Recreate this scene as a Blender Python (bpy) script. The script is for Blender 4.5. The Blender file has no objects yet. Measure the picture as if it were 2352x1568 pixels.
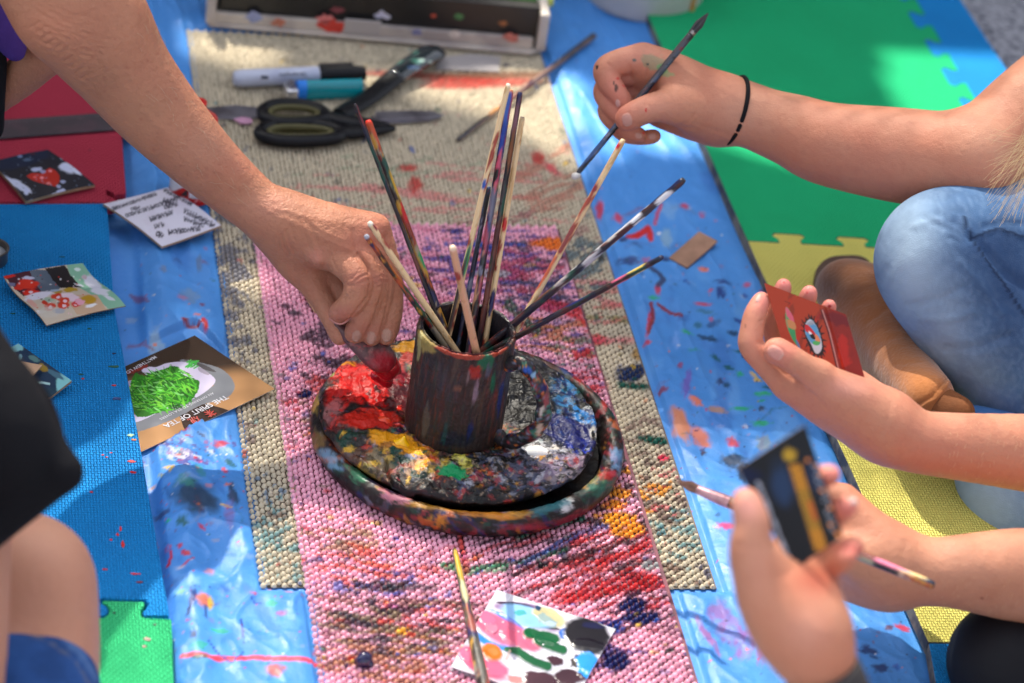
import bpy, math, random
import numpy as np
from math import radians, sin, cos, pi
rnd = random.Random(7)
sc = bpy.context.scene
# ---------------------------------------------------------------- camera
# measured in the photograph on a 2352 x 1568 grid: F is the focal length in those pixels
F = 6830.0; CX, CY = 1176.0, 784.0; CAMH = 1.39
_v1 = np.array([-1286.0, 4784.0, -F]); _v1 /= np.linalg.norm(_v1)
_v2 = np.array([1.0, -.022, -.199]); _v2 -= _v1 * (_v1 @ _v2); _v2 /= np.linalg.norm(_v2)
_up = np.cross(_v2, _v1)
RT = np.array([_v2, _v1, _up])                 # camera vector -> world vector
CAM = np.array([0.0, 0.0, CAMH])
def ray(x, y):
    return RT @ np.array([(x - CX) / F, (CY - y) / F, -1.0])
def W(x, y, z=0.0):
    "point seen at (x, y) lying at height z"
    r = ray(x, y); return CAM + r * ((z - CAMH) / r[2])
def D(x, y, d):
    "point seen at (x, y) at depth d metres"
    return CAM + ray(x, y) * d
def depth_of(x, y, z):
    r = ray(x, y); return (z - CAMH) / r[2]
def proj(P):
    q = (np.asarray(P) - CAM) @ RT             # = RT^T applied to rows
    return np.stack([CX + F * q[:, 0] / -q[:, 2], CY - F * q[:, 1] / -q[:, 2]], 1), -q[:, 2]
import mathutils
cam = bpy.data.cameras.new('camera'); camo = bpy.data.objects.new('camera', cam)
sc.collection.objects.link(camo); sc.camera = camo
camo.matrix_world = mathutils.Matrix([list(RT[i]) + [CAM[i]] for i in range(3)] + [[0, 0, 0, 1]])
cam.sensor_width = 36; cam.lens = 36 * F / 2352; cam.clip_start = .05; cam.clip_end = 500
cam.dof.use_dof = True; cam.dof.focus_distance = 2.34; cam.dof.aperture_fstop = 5.0
# ---------------------------------------------------------------- world, sun, exposure
SUN_EL, SUN_AZ = 50, -14                       # azimuth from +Y towards +X
sdir = np.array([cos(radians(SUN_EL)) * sin(radians(SUN_AZ)), cos(radians(SUN_EL)) * cos(radians(SUN_AZ)), sin(radians(SUN_EL))])
wd = bpy.data.worlds.new('World'); sc.world = wd; wd.use_nodes = True
nt = wd.node_tree; bg = nt.nodes['Background']; sky = nt.nodes.new('ShaderNodeTexSky')
sky.sky_type = 'NISHITA'; sky.sun_disc = False; sky.sun_elevation = radians(SUN_EL); sky.sun_rotation = radians(SUN_AZ)
sky.air_density = 1.0; sky.dust_density = 4.0; sky.ozone_density = .6
hs = nt.nodes.new('ShaderNodeHueSaturation'); hs.inputs['Saturation'].default_value = .42
nt.links.new(sky.outputs[0], hs.inputs['Color']); nt.links.new(hs.outputs[0], bg.inputs[0]); bg.inputs[1].default_value = .13
sl = bpy.data.lights.new('sun', 'SUN'); sl.energy = 3.7; sl.angle = radians(.6); sl.color = (1, .93, .80)
so = bpy.data.objects.new('sun', sl); sc.collection.objects.link(so)
so.rotation_euler = mathutils.Vector(-sdir).to_track_quat('-Z', 'Y').to_euler()
sc.view_settings.view_transform = 'Standard'; sc.view_settings.look = 'None'
sc.view_settings.exposure = 1.65; sc.view_settings.gamma = 1
sc.cycles.max_bounces = 6; sc.cycles.use_denoising = True
# ---------------------------------------------------------------- mesh helpers
def lin(r, g=None, b=None):
    c = np.array([r, g, b] if g is not None else r, float) / 255.0
    return np.where(c <= .04045, c / 12.92, ((c + .055) / 1.055) ** 2.4)
def thing(name, label, cat, loc=(0, 0, 0), group=None):
    o = bpy.data.objects.new(name, None); sc.collection.objects.link(o); o.empty_display_size = .02
    o.location = tuple(float(v) for v in loc); o['label'] = label; o['category'] = cat
    if group: o['group'] = group
    return o
def tag(o, label, cat, group=None):
    o['label'] = label; o['category'] = cat
    if group: o['group'] = group
    return o
def wloc(o):
    v = np.zeros(3)
    while o is not None: v += np.array(o.location); o = o.parent
    return v
def link(name, me, m, parent=None, origin=None):
    o = bpy.data.objects.new(name, me); sc.collection.objects.link(o)
    if m is not None: me.materials.append(m)
    if parent is not None: o.parent = parent
    return o
def mk(name, V, Fc, m, parent=None, origin=None, smooth=True, col=None, uv=None):
    "V world coordinates, Fc quads array or list of faces; origin: where a top-level object's origin sits"
    V = np.asarray(V, float)
    base = wloc(parent) if parent is not None else np.array(origin if origin is not None else V.mean(0) * [1, 1, 0] + [0, 0, V[:, 2].min()])
    me = bpy.data.meshes.new(name); L = (V - base)
    if isinstance(Fc, np.ndarray):
        n, k = Fc.shape
        me.vertices.add(len(L)); me.vertices.foreach_set('co', L.astype(np.float32).ravel())
        me.loops.add(n * k); me.loops.foreach_set('vertex_index', Fc.astype(np.int32).ravel())
        me.polygons.add(n); me.polygons.foreach_set('loop_start', np.arange(0, n * k, k, dtype=np.int32))
        me.polygons.foreach_set('loop_total', np.full(n, k, np.int32)); me.update(calc_edges=True)
    else:
        me.from_pydata([tuple(v) for v in L], [], [tuple(int(i) for i in f) for f in Fc]); me.update()
    me.polygons.foreach_set('use_smooth', np.full(len(me.polygons), bool(smooth)))
    if col is not None:
        a = me.color_attributes.new('paint', 'FLOAT_COLOR', 'POINT')
        c4 = np.ones((len(V), 4), np.float32); c4[:, :col.shape[1]] = col; a.data.foreach_set('color', c4.ravel())
    o = link(name, me, m, parent)
    if parent is None: o.location = tuple(base)
    return o
class MB:
    def __init__(s): s.v = []; s.f = []
    def add(s, V, Fc):
        n = len(s.v); s.v += [tuple(map(float, v)) for v in V]; s.f += [tuple(int(i) + n for i in f) for f in Fc]; return s
    def build(s, name, m, parent=None, smooth=True, bevel=0, origin=None, sub=0, angle=40):
        o = mk(name, np.array(s.v), s.f, m, parent, origin, smooth)
        if bevel:
            b = o.modifiers.new('bevel', 'BEVEL'); b.width = bevel; b.segments = 2; b.limit_method = 'ANGLE'; b.angle_limit = radians(35)
        if sub: o.modifiers.new('sub', 'SUBSURF').levels = sub; o.modifiers['sub'].render_levels = sub
        if smooth:
            try: o.data.set_sharp_from_angle(angle=radians(angle))
            except Exception: pass
        return o
def nrm(v): v = np.asarray(v, float); return v / max(np.linalg.norm(v), 1e-12)
def frame(d, hint=(0, 0, 1)):
    d = nrm(d); h = np.array(hint, float)
    if abs(d @ nrm(h)) > .97: h = np.array([1., 0, 0])
    u = nrm(np.cross(h, d)); return u, np.cross(d, u)
def tube(pts, rad, n=14, cap=True, flat=1.0, hint=(0, 0, 1)):
    "swept tube; flat squashes it along the second frame axis"
    pts = [np.array(p, float) for p in pts]; V = []; Fc = []; m = len(pts)
    rad = [rad] * m if np.isscalar(rad) else list(rad)
    for i, p in enumerate(pts):
        d = pts[min(i + 1, m - 1)] - pts[max(i - 1, 0)]; u, w = frame(d, hint)
        for k in range(n):
            a = 2 * pi * k / n; V.append(p + rad[i] * (cos(a) * u + flat * sin(a) * w))
    for i in range(m - 1):
        for k in range(n):
            a, b = i * n + k, i * n + (k + 1) % n; Fc.append((a, b, b + n, a + n))
    if cap:
        Fc.append(tuple(range(n))[::-1]); Fc.append(tuple(range((m - 1) * n, m * n)))
    return V, Fc
def box(c, s, ax=None):
    c = np.array(c, float); ax = np.eye(3) if ax is None else np.array([nrm(a) for a in ax])
    V = [c + .5 * (sx * s[0] * ax[0] + sy * s[1] * ax[1] + sz * s[2] * ax[2]) for sz in (-1, 1) for sy in (-1, 1) for sx in (-1, 1)]
    return V, [(0, 2, 3, 1), (4, 5, 7, 6), (0, 1, 5, 4), (2, 6, 7, 3), (0, 4, 6, 2), (1, 3, 7, 5)]
def prism(poly, z0, z1):
    "closed outline (list of xy, counter-clockwise or not) extruded from z0 to z1"
    p = [np.array(q[:2], float) for q in poly]; n = len(p)
    ar = sum(p[i][0] * p[(i + 1) % n][1] - p[(i + 1) % n][0] * p[i][1] for i in range(n))
    if ar < 0: p = p[::-1]
    V = [(q[0], q[1], z0) for q in p] + [(q[0], q[1], z1) for q in p]
    return V, [tuple(range(n))[::-1], tuple(range(n, 2 * n))] + [(i, (i + 1) % n, n + (i + 1) % n, n + i) for i in range(n)]
def slab(corners, th):
    "thin plate through world points, thickened downwards along its normal"
    c = [np.array(q, float) for q in corners]; n = nrm(np.cross(c[1] - c[0], c[-1] - c[0])); n = n if n[2] > 0 else -n; m = len(c)
    V = [q - n * th for q in c] + c
    return V, [tuple(range(m))[::-1], tuple(range(m, 2 * m))] + [(i, (i + 1) % m, m + (i + 1) % m, m + i) for i in range(m)]
def lathe(prof, c, n=64, ax=(0, 0, 1)):
    ax = nrm(ax); u, w = frame(ax, (1, 0, 0)); V = []; Fc = []
    for r, z in prof:
        for k in range(n):
            a = 2 * pi * k / n; V.append(np.array(c) + ax * z + r * (cos(a) * u + sin(a) * w))
    for i in range(len(prof) - 1):
        for k in range(n):
            a, b = i * n + k, i * n + (k + 1) % n; Fc.append((a, b, b + n, a + n))
    return V, Fc
def spline(pts, n=8, closed=False):
    P = [np.array(p, float) for p in pts]; out = []; m = len(P)
    rng = range(m if closed else m - 1)
    for i in rng:
        p0, p1, p2, p3 = (P[(i - 1) % m], P[i], P[(i + 1) % m], P[(i + 2) % m]) if closed else (P[max(i - 1, 0)], P[i], P[i + 1], P[min(i + 2, m - 1)])
        for k in range(n):
            t = k / n
            out.append(.5 * (2 * p1 + (p2 - p0) * t + (2 * p0 - 5 * p1 + 4 * p2 - p3) * t * t + (3 * p1 - p0 - 3 * p2 + p3) * t ** 3))
    if not closed: out.append(P[-1])
    return out
def grid_faces(nu, nv):
    i = np.arange(nu * nv).reshape(nv, nu)
    return np.stack([i[:-1, :-1], i[:-1, 1:], i[1:, 1:], i[1:, :-1]], -1).reshape(-1, 4)
# ---------------------------------------------------------------- noise and paint
def _h(ix, iy, iz, seed):
    with np.errstate(over='ignore'):
        h = (ix.astype(np.uint32) * np.uint32(374761393) + iy.astype(np.uint32) * np.uint32(668265263)
             + iz.astype(np.uint32) * np.uint32(2147483647 & 0x9E3779B1) + np.uint32(seed * 144665 & 0xffffffff))
        h = (h ^ (h >> np.uint32(13))) * np.uint32(1274126177); h = h ^ (h >> np.uint32(16))
        h = h * np.uint32(2654435761 & 0xffffffff); h = h ^ (h >> np.uint32(15))
    return h.astype(np.float64) / 4294967295.0
def vn(x, y, seed=0, z=None):
    x = np.asarray(x, float); y = np.asarray(y, float)
    x0 = np.floor(x); y0 = np.floor(y); fx = x - x0; fy = y - y0
    fx = fx * fx * (3 - 2 * fx); fy = fy * fy * (3 - 2 * fy)
    ix = x0.astype(np.int64); iy = y0.astype(np.int64)
    def lay(iz):
        a = _h(ix, iy, iz, seed); b = _h(ix + 1, iy, iz, seed); c = _h(ix, iy + 1, iz, seed); d = _h(ix + 1, iy + 1, iz, seed)
        return (a + (b - a) * fx) * (1 - fy) + (c + (d - c) * fx) * fy
    if z is None: return lay(np.zeros_like(ix))
    z0 = np.floor(z); fz = z - z0; fz = fz * fz * (3 - 2 * fz); iz = z0.astype(np.int64)
    return lay(iz) * (1 - fz) + lay(iz + 1) * fz
def fbm(x, y, seed=0, o=4, z=None):
    s = 0; a = .5; t = 0; k = 1.0
    for i in range(o):
        s = s + a * vn(x * k, y * k, seed + i * 17, None if z is None else z * k); t += a; a *= .55; k *= 2.03
    return s / t
def sst(a, b, x):
    t = np.clip((x - a) / (b - a), 0, 1); return t * t * (3 - 2 * t)
def poly_in(P, poly):
    x, y = P[:, 0], P[:, 1]; ins = np.zeros(len(P), bool); n = len(poly)
    for i in range(n):
        x1, y1 = poly[i][:2]; x2, y2 = poly[(i + 1) % n][:2]
        if y1 == y2: continue
        c = ((y1 > y) != (y2 > y)) & (x < (x2 - x1) * (y - y1) / (y2 - y1) + x1); ins ^= c
    return ins
def seg_dist(P, pts, wid=None):
    "distance to a polyline; also the interpolated width if wid is a list"
    best = np.full(len(P), 1e9); bw = np.ones(len(P)); bs = np.zeros(len(P)); acc = 0
    for i in range(len(pts) - 1):
        a = np.array(pts[i][:2], float); b = np.array(pts[i + 1][:2], float); ab = b - a; L2 = max(ab @ ab, 1e-12)
        t = np.clip(((P - a) @ ab) / L2, 0, 1); d = np.linalg.norm(P - a - t[:, None] * ab, axis=1); m = d < best
        best = np.where(m, d, best); bs = np.where(m, acc + t * math.sqrt(L2), bs); acc += math.sqrt(L2)
        if wid is not None: bw = np.where(m, wid[i] + (wid[i + 1] - wid[i]) * t, bw)
    return best, bw, bs
class Paint:
    "colours laid on a surface's points; P are 2-D coordinates on that surface"
    def __init__(s, P, base, H=None):
        s.P = P; s.C = np.tile(np.asarray(base, float), (len(P), 1)) if np.ndim(base) == 1 else base.copy()
        s.H = np.zeros(len(P)); s.k = 0
    def sel(s, x0, y0, x1, y1):
        P = s.P; return np.nonzero((P[:, 0] > x0) & (P[:, 0] < x1) & (P[:, 1] > y0) & (P[:, 1] < y1))[0]
    def put(s, idx, a, col, h=0):
        a = a[:, None]; s.C[idx] = s.C[idx] * (1 - a) + np.asarray(col) * a; s.H[idx] += h * a[:, 0]
    def blob(s, cx, cy, rx, ry, col, rot=0, rough=.5, alpha=1, soft=.18, h=0, fq=1.3):
        s.k += 1; R = max(rx, ry) * 1.7; i = s.sel(cx - R, cy - R, cx + R, cy + R)
        if len(i) == 0: return
        q = s.P[i] - [cx, cy]; c, sn = cos(rot), sin(rot); u = (q[:, 0] * c + q[:, 1] * sn) / rx; v = (-q[:, 0] * sn + q[:, 1] * c) / ry
        d = np.hypot(u, v) + rough * (fbm(u * fq + s.k * 9.1, v * fq, s.k, 3) - .5) * 1.6
        s.put(i, alpha * sst(1 + soft, 1 - soft, d), col, h)
    def stroke(s, pts, w, col, alpha=1, rough=.5, soft=.3, dry=0, h=0):
        s.k += 1; A = np.array([p[:2] for p in pts], float); wid = [w] * len(pts) if np.isscalar(w) else list(w); M = max(wid) * 1.8
        i = s.sel(A[:, 0].min() - M, A[:, 1].min() - M, A[:, 0].max() + M, A[:, 1].max() + M)
        if len(i) == 0: return
        P = s.P[i]; d, bw, bs = seg_dist(P, pts, wid)
        e = d / bw + rough * (fbm(P[:, 0] / M * 1.5, P[:, 1] / M * 1.5, s.k, 3) - .5) * 1.5
        a = alpha * sst(1 + soft, 1 - soft, e)
        if dry: a = a * (1 - dry * sst(.42, .6, fbm(bs / M * .35, d / M * 5, s.k + 5, 2)))
        s.put(i, a, col, h)
    def poly(s, poly, col, alpha=1, edge=0, seed=1, h=0):
        P = s.P
        if edge: P = P + edge * (np.stack([fbm(P[:, 0] / edge / 3, P[:, 1] / edge / 3, seed), fbm(P[:, 0] / edge / 3 + 50, P[:, 1] / edge / 3, seed)], 1) - .5) * 2
        i = np.nonzero(poly_in(P, poly))[0]; s.put(i, np.full(len(i), float(alpha)), col, h)
    def layer(s, cx, cy, rx, ry, col, thr=.5, sc=(60, 14), rot=0, alpha=.9, wid=.06, seed=None, h=0):
        "blotches of colour thrown over an elliptical region, stretched along rot (degrees, clockwise in the photo)"
        s.k += 1; R = max(rx, ry) * 1.6; i = s.sel(cx - R, cy - R, cx + R, cy + R)
        if len(i) == 0: return
        q = s.P[i] - [cx, cy]; a = radians(rot); u = q[:, 0] * cos(a) + q[:, 1] * sin(a); v = -q[:, 0] * sin(a) + q[:, 1] * cos(a)
        n = fbm(u / sc[0] + s.k * 3.3, v / sc[1] + s.k * 7.7, (seed or s.k) + 100, 4)
        g = np.exp(-((q[:, 0] / rx) ** 2 + (q[:, 1] / ry) ** 2) * 1.1)
        s.put(i, alpha * sst(thr, thr + wid, n - (1 - g) * .35) , col, h)
# ---------------------------------------------------------------- materials
def mat(name, col=None, rough=.5, paint=False, spec=.5, metal=0, sss=0, sssr=(1, .35, .2), coat=0, trans=0, vary=0, vscale=30, bump=None, pattern=None, emis=None, alpha=1, vcol=None, aniso=None, rvar=0, sheen=0):
    m = bpy.data.materials.new(name); m.use_nodes = True; t = m.node_tree; N = t.nodes; Lk = t.links.new; b = N['Principled BSDF']
    b.inputs['Roughness'].default_value = rough; b.inputs['Metallic'].default_value = metal; b.inputs['Specular IOR Level'].default_value = spec
    tc = N.new('ShaderNodeTexCoord'); co = tc.outputs['Object']
    if paint:
        a = N.new('ShaderNodeVertexColor'); a.layer_name = 'paint'; src = a.outputs['Color']
    else:
        rgb = N.new('ShaderNodeRGB'); rgb.outputs[0].default_value = (*[float(v) for v in col], 1); src = rgb.outputs[0]
    if vary:
        nz = N.new('ShaderNodeTexNoise'); nz.inputs['Scale'].default_value = vscale; nz.inputs['Detail'].default_value = 5; Lk(co, nz.inputs['Vector'])
        mx = N.new('ShaderNodeMix'); mx.data_type = 'RGBA'; mx.blend_type = 'MIX' if vcol is not None else 'OVERLAY'
        if vcol is not None:
            rp = N.new('ShaderNodeMapRange'); rp.inputs[1].default_value = .45; rp.inputs[2].default_value = .62; rp.inputs[4].default_value = vary
            Lk(nz.outputs[0], rp.inputs[0]); Lk(rp.outputs[0], mx.inputs[0]); mx.inputs[7].default_value = (*[float(v) for v in vcol], 1)
        else:
            rp = N.new('ShaderNodeMapRange'); rp.inputs[1].default_value = .25; rp.inputs[2].default_value = .75
            Lk(nz.outputs[0], rp.inputs[0]); cb = N.new('ShaderNodeCombineColor'); [Lk(rp.outputs[0], cb.inputs[j]) for j in range(3)]
            mx.inputs[0].default_value = vary; Lk(cb.outputs[0], mx.inputs[7])
        Lk(src, mx.inputs[6]); src = mx.outputs[2]
    Lk(src, b.inputs['Base Color'])
    if sss:
        b.inputs['Subsurface Weight'].default_value = sss; b.inputs['Subsurface Radius'].default_value = sssr; b.inputs['Subsurface Scale'].default_value = .006
    if coat: b.inputs['Coat Weight'].default_value = coat; b.inputs['Coat Roughness'].default_value = .12
    if sheen: b.inputs['Sheen Weight'].default_value = sheen
    if trans: b.inputs['Transmission Weight'].default_value = trans
    if alpha < 1: b.inputs['Alpha'].default_value = alpha
    if rvar:
        nz = N.new('ShaderNodeTexNoise'); nz.inputs['Scale'].default_value = 60; nz.inputs['Detail'].default_value = 4; Lk(co, nz.inputs['Vector'])
        rp = N.new('ShaderNodeMapRange'); rp.inputs[1].default_value = .35; rp.inputs[2].default_value = .65; rp.inputs[3].default_value = max(rough - rvar, .05); rp.inputs[4].default_value = min(rough + rvar, 1)
        Lk(nz.outputs[0], rp.inputs[0]); Lk(rp.outputs[0], b.inputs['Roughness'])
    prev = None
    def addbump(h, dist, strength=1.0):
        nonlocal prev
        bp = N.new('ShaderNodeBump'); bp.inputs['Distance'].default_value = dist; bp.inputs['Strength'].default_value = strength
        Lk(h, bp.inputs['Height'])
        if prev is not None: Lk(prev, bp.inputs['Normal'])
        prev = bp.outputs['Normal']
    for bb in (bump or []):
        nz = N.new('ShaderNodeTexNoise'); nz.inputs['Scale'].default_value = bb[0]; nz.inputs['Detail'].default_value = 4
        if len(bb) > 2:
            mp = N.new('ShaderNodeMapping'); mp.inputs['Scale'].default_value = bb[2]; Lk(co, mp.inputs['Vector']); Lk(mp.outputs[0], nz.inputs['Vector'])
        else: Lk(co, nz.inputs['Vector'])
        addbump(nz.outputs[0], bb[1])
    def M(op, a, c=None, d=None):
        n = N.new('ShaderNodeMath'); n.operation = op
        for j, v in enumerate((a, c, d)):
            if v is None: continue
            if isinstance(v, (int, float)): n.inputs[j].default_value = v
            else: Lk(v, n.inputs[j])
        return n.outputs[0]
    if pattern:
        kind, px, py, dist = pattern[:4]
        sp = N.new('ShaderNodeSeparateXYZ'); Lk(co, sp.inputs[0]); u = M('MULTIPLY', sp.outputs[0], 1 / px); v = M('MULTIPLY', sp.outputs[1], 1 / py)
        if kind == 'weave':                    # basket weave of foam tiles: alternating upright and lying bars
            fu = M('FRACT', u); fv = M('FRACT', v)
            par = M('MODULO', M('ABSOLUTE', M('ADD', M('FLOOR', u), M('FLOOR', v))), 2)
            au = M('ABSOLUTE', M('SUBTRACT', fu, .5)); av = M('ABSOLUTE', M('SUBTRACT', fv, .5))
            bar1 = M('MULTIPLY', M('SMOOTH_MIN', M('MULTIPLY', M('SUBTRACT', .42, au), 4.5), 1, .2), M('SMOOTH_MIN', M('MULTIPLY', M('SUBTRACT', .56, av), 7), 1, .2))
            bar2 = M('MULTIPLY', M('SMOOTH_MIN', M('MULTIPLY', M('SUBTRACT', .42, av), 4.5), 1, .2), M('SMOOTH_MIN', M('MULTIPLY', M('SUBTRACT', .56, au), 7), 1, .2))
            hh = M('ADD', M('MULTIPLY', bar1, par), M('MULTIPLY', M('MULTIPLY', bar2, .8), M('SUBTRACT', 1, par)))
            addbump(hh, dist)
        if kind == 'twill':
            addbump(M('SINE', M('MULTIPLY', M('ADD', u, v), 6.283)), dist)
    if prev is not None: Lk(prev, b.inputs['Normal'])
    return m
# ---------------------------------------------------------------- implicit flesh: smooth unions of tapered limbs, meshed by surface nets
def smin(a, b, k):
    h = np.maximum(k - np.abs(a - b), 0) / k; return np.minimum(a, b) - h * h * k * .25
class Flesh:
    def __init__(s, d0, vox=.0012): s.d0 = d0; s.vox = vox; s.g = []
    def pt(s, q):
        x, y, r, dd = q; d = s.d0 + dd; return D(x, y, d), r * d / F
    def limb(s, pts, k=.004, kin=.004, op='u'):
        "pts: (x, y, radius px, depth offset m); k blends with what is there, kin inside the chain"
        if len(pts) > 2: pts = [tuple(q) for q in spline(pts, 4)]; kin = min(kin, .003)
        s.g.append((op, [s.pt(q) for q in pts], k, kin)); return s
    def raw(s, pts, k=.004, kin=.004, op='u'):
        if len(pts) > 2: pts = [(q[:3], max(q[3], .001)) for q in spline([(*p, r) for p, r in pts], 4)]; kin = min(kin, .004)
        s.g.append((op, [(np.array(p, float), r) for p, r in pts], k, kin)); return s
    def mesh(s, smooth=2):
        A = np.array([p for g in s.g for p, r in g[1]]); R = np.array([r for g in s.g for p, r in g[1]])
        lo = (A - R[:, None]).min(0) - .012; hi = (A + R[:, None]).max(0) + .012; n = np.ceil((hi - lo) / s.vox).astype(int) + 1
        S = np.full(n, .05, np.float32); ax = [lo[i] + s.vox * np.arange(n[i]) for i in range(3)]
        for op, ch, k, kin in s.g:
            P = np.array([p for p, r in ch]); r_ = np.array([r for p, r in ch]); m = .012 + k
            i0 = np.maximum(((P - r_[:, None] - m).min(0) - lo) // s.vox, 0).astype(int); i1 = np.minimum(((P + r_[:, None] + m).max(0) - lo) // s.vox + 2, n).astype(int)
            sl_ = tuple(slice(i0[j], i1[j]) for j in range(3)); G = np.full(i1 - i0, .05, np.float32)
            X, Y, Z = [ax[j][i0[j]:i1[j]].astype(np.float32) for j in range(3)]; first = True
            for q in range(max(len(ch) - 1, 1)):
                a, ra = ch[q]; b, rb = ch[min(q + 1, len(ch) - 1)]
                mn = np.minimum(a - ra, b - rb) - m; mxx = np.maximum(a + ra, b + rb) + m
                j0 = [max(int((mn[j] - X0[0]) / s.vox), 0) for j, X0 in enumerate((X, Y, Z))]; j1 = [min(int((mxx[j] - X0[0]) / s.vox) + 2, len(X0)) for j, X0 in enumerate((X, Y, Z))]
                x = X[j0[0]:j1[0], None, None] - np.float32(a[0]); y = Y[None, j0[1]:j1[1], None] - np.float32(a[1]); z = Z[None, None, j0[2]:j1[2]] - np.float32(a[2])
                ab = (b - a).astype(np.float32); L2 = float(max(ab @ ab, 1e-10)); t = np.clip((x * ab[0] + y * ab[1] + z * ab[2]) / L2, 0, 1)
                d = np.sqrt((x - t * ab[0]) ** 2 + (y - t * ab[1]) ** 2 + (z - t * ab[2]) ** 2) - (ra + (rb - ra) * t)
                ss = tuple(slice(j0[j], j1[j]) for j in range(3)); G[ss] = smin(G[ss], d, kin)
            S[sl_] = smin(S[sl_], G, k) if op == 'u' else -smin(-S[sl_], G, k)
        V, Q = nets(S, lo, s.vox)
        for _ in range(smooth): V = relax(V, Q, .5)
        return V, Q
def nets(S, lo, vox):
    ins = S < 0; n = np.array(S.shape)
    c = np.zeros(n - 1, np.int8)
    for dx in (0, 1):
        for dy in (0, 1):
            for dz in (0, 1): c += ins[dx:n[0] - 1 + dx, dy:n[1] - 1 + dy, dz:n[2] - 1 + dz]
    act = np.argwhere((c > 0) & (c < 8)); idx = np.full(n - 1, -1, np.int32); idx[tuple(act.T)] = np.arange(len(act))
    acc = np.zeros((len(act), 3)); cnt = np.zeros(len(act))
    cor = [(a, b, d) for a in (0, 1) for b in (0, 1) for d in (0, 1)]
    val = {q: S[act[:, 0] + q[0], act[:, 1] + q[1], act[:, 2] + q[2]].astype(float) for q in cor}
    for q in cor:
        for j in range(3):
            if q[j] == 0:
                e = list(q); e[j] = 1; e = tuple(e); a, b = val[q], val[e]; m = (a < 0) != (b < 0)
                t = np.where(m, a / np.where(m, a - b, 1), 0); p = np.tile(np.array(q, float), (len(act), 1)); p[:, j] = t
                acc[m] += p[m]; cnt[m] += 1
    V = lo + vox * (act + acc / cnt[:, None]); Q = []
    for j in range(3):
        u, w = [(1, 2), (2, 0), (0, 1)][j]
        a = [slice(None)] * 3; b = [slice(None)] * 3; a[j] = slice(0, -1); b[j] = slice(1, None)
        e = np.argwhere(ins[tuple(a)] != ins[tuple(b)]); ok = (e[:, u] > 0) & (e[:, w] > 0) & (e[:, u] < n[u] - 1) & (e[:, w] < n[w] - 1); e = e[ok]
        f = ins[tuple(e.T)]
        def at(du, dw):
            q = e.copy(); q[:, u] -= du; q[:, w] -= dw; return idx[tuple(q.T)]
        q = np.stack([at(1, 1), at(0, 1), at(0, 0), at(1, 0)], 1); q[~f] = q[~f][:, ::-1]; Q.append(q)
    Q = np.concatenate(Q); return V, Q[(Q >= 0).all(1)]
def relax(V, Q, f):
    acc = np.zeros_like(V); cnt = np.zeros(len(V))
    for a, b in ((0, 1), (1, 2), (2, 3), (3, 0)):
        for p, q in ((a, b), (b, a)):
            for j in range(3): acc[:, j] += np.bincount(Q[:, p], V[Q[:, q], j], len(V))
            cnt += np.bincount(Q[:, p], minlength=len(V))
    return V + f * (acc / np.maximum(cnt, 1)[:, None] - V)
def normals(V, Q):
    fn = np.cross(V[Q[:, 2]] - V[Q[:, 0]], V[Q[:, 3]] - V[Q[:, 1]]); N = np.zeros_like(V)
    for k in range(Q.shape[1]):
        for j in range(3): N[:, j] += np.bincount(Q[:, k], fn[:, j], len(V))
    return N / np.maximum(np.linalg.norm(N, axis=1), 1e-12)[:, None]
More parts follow.
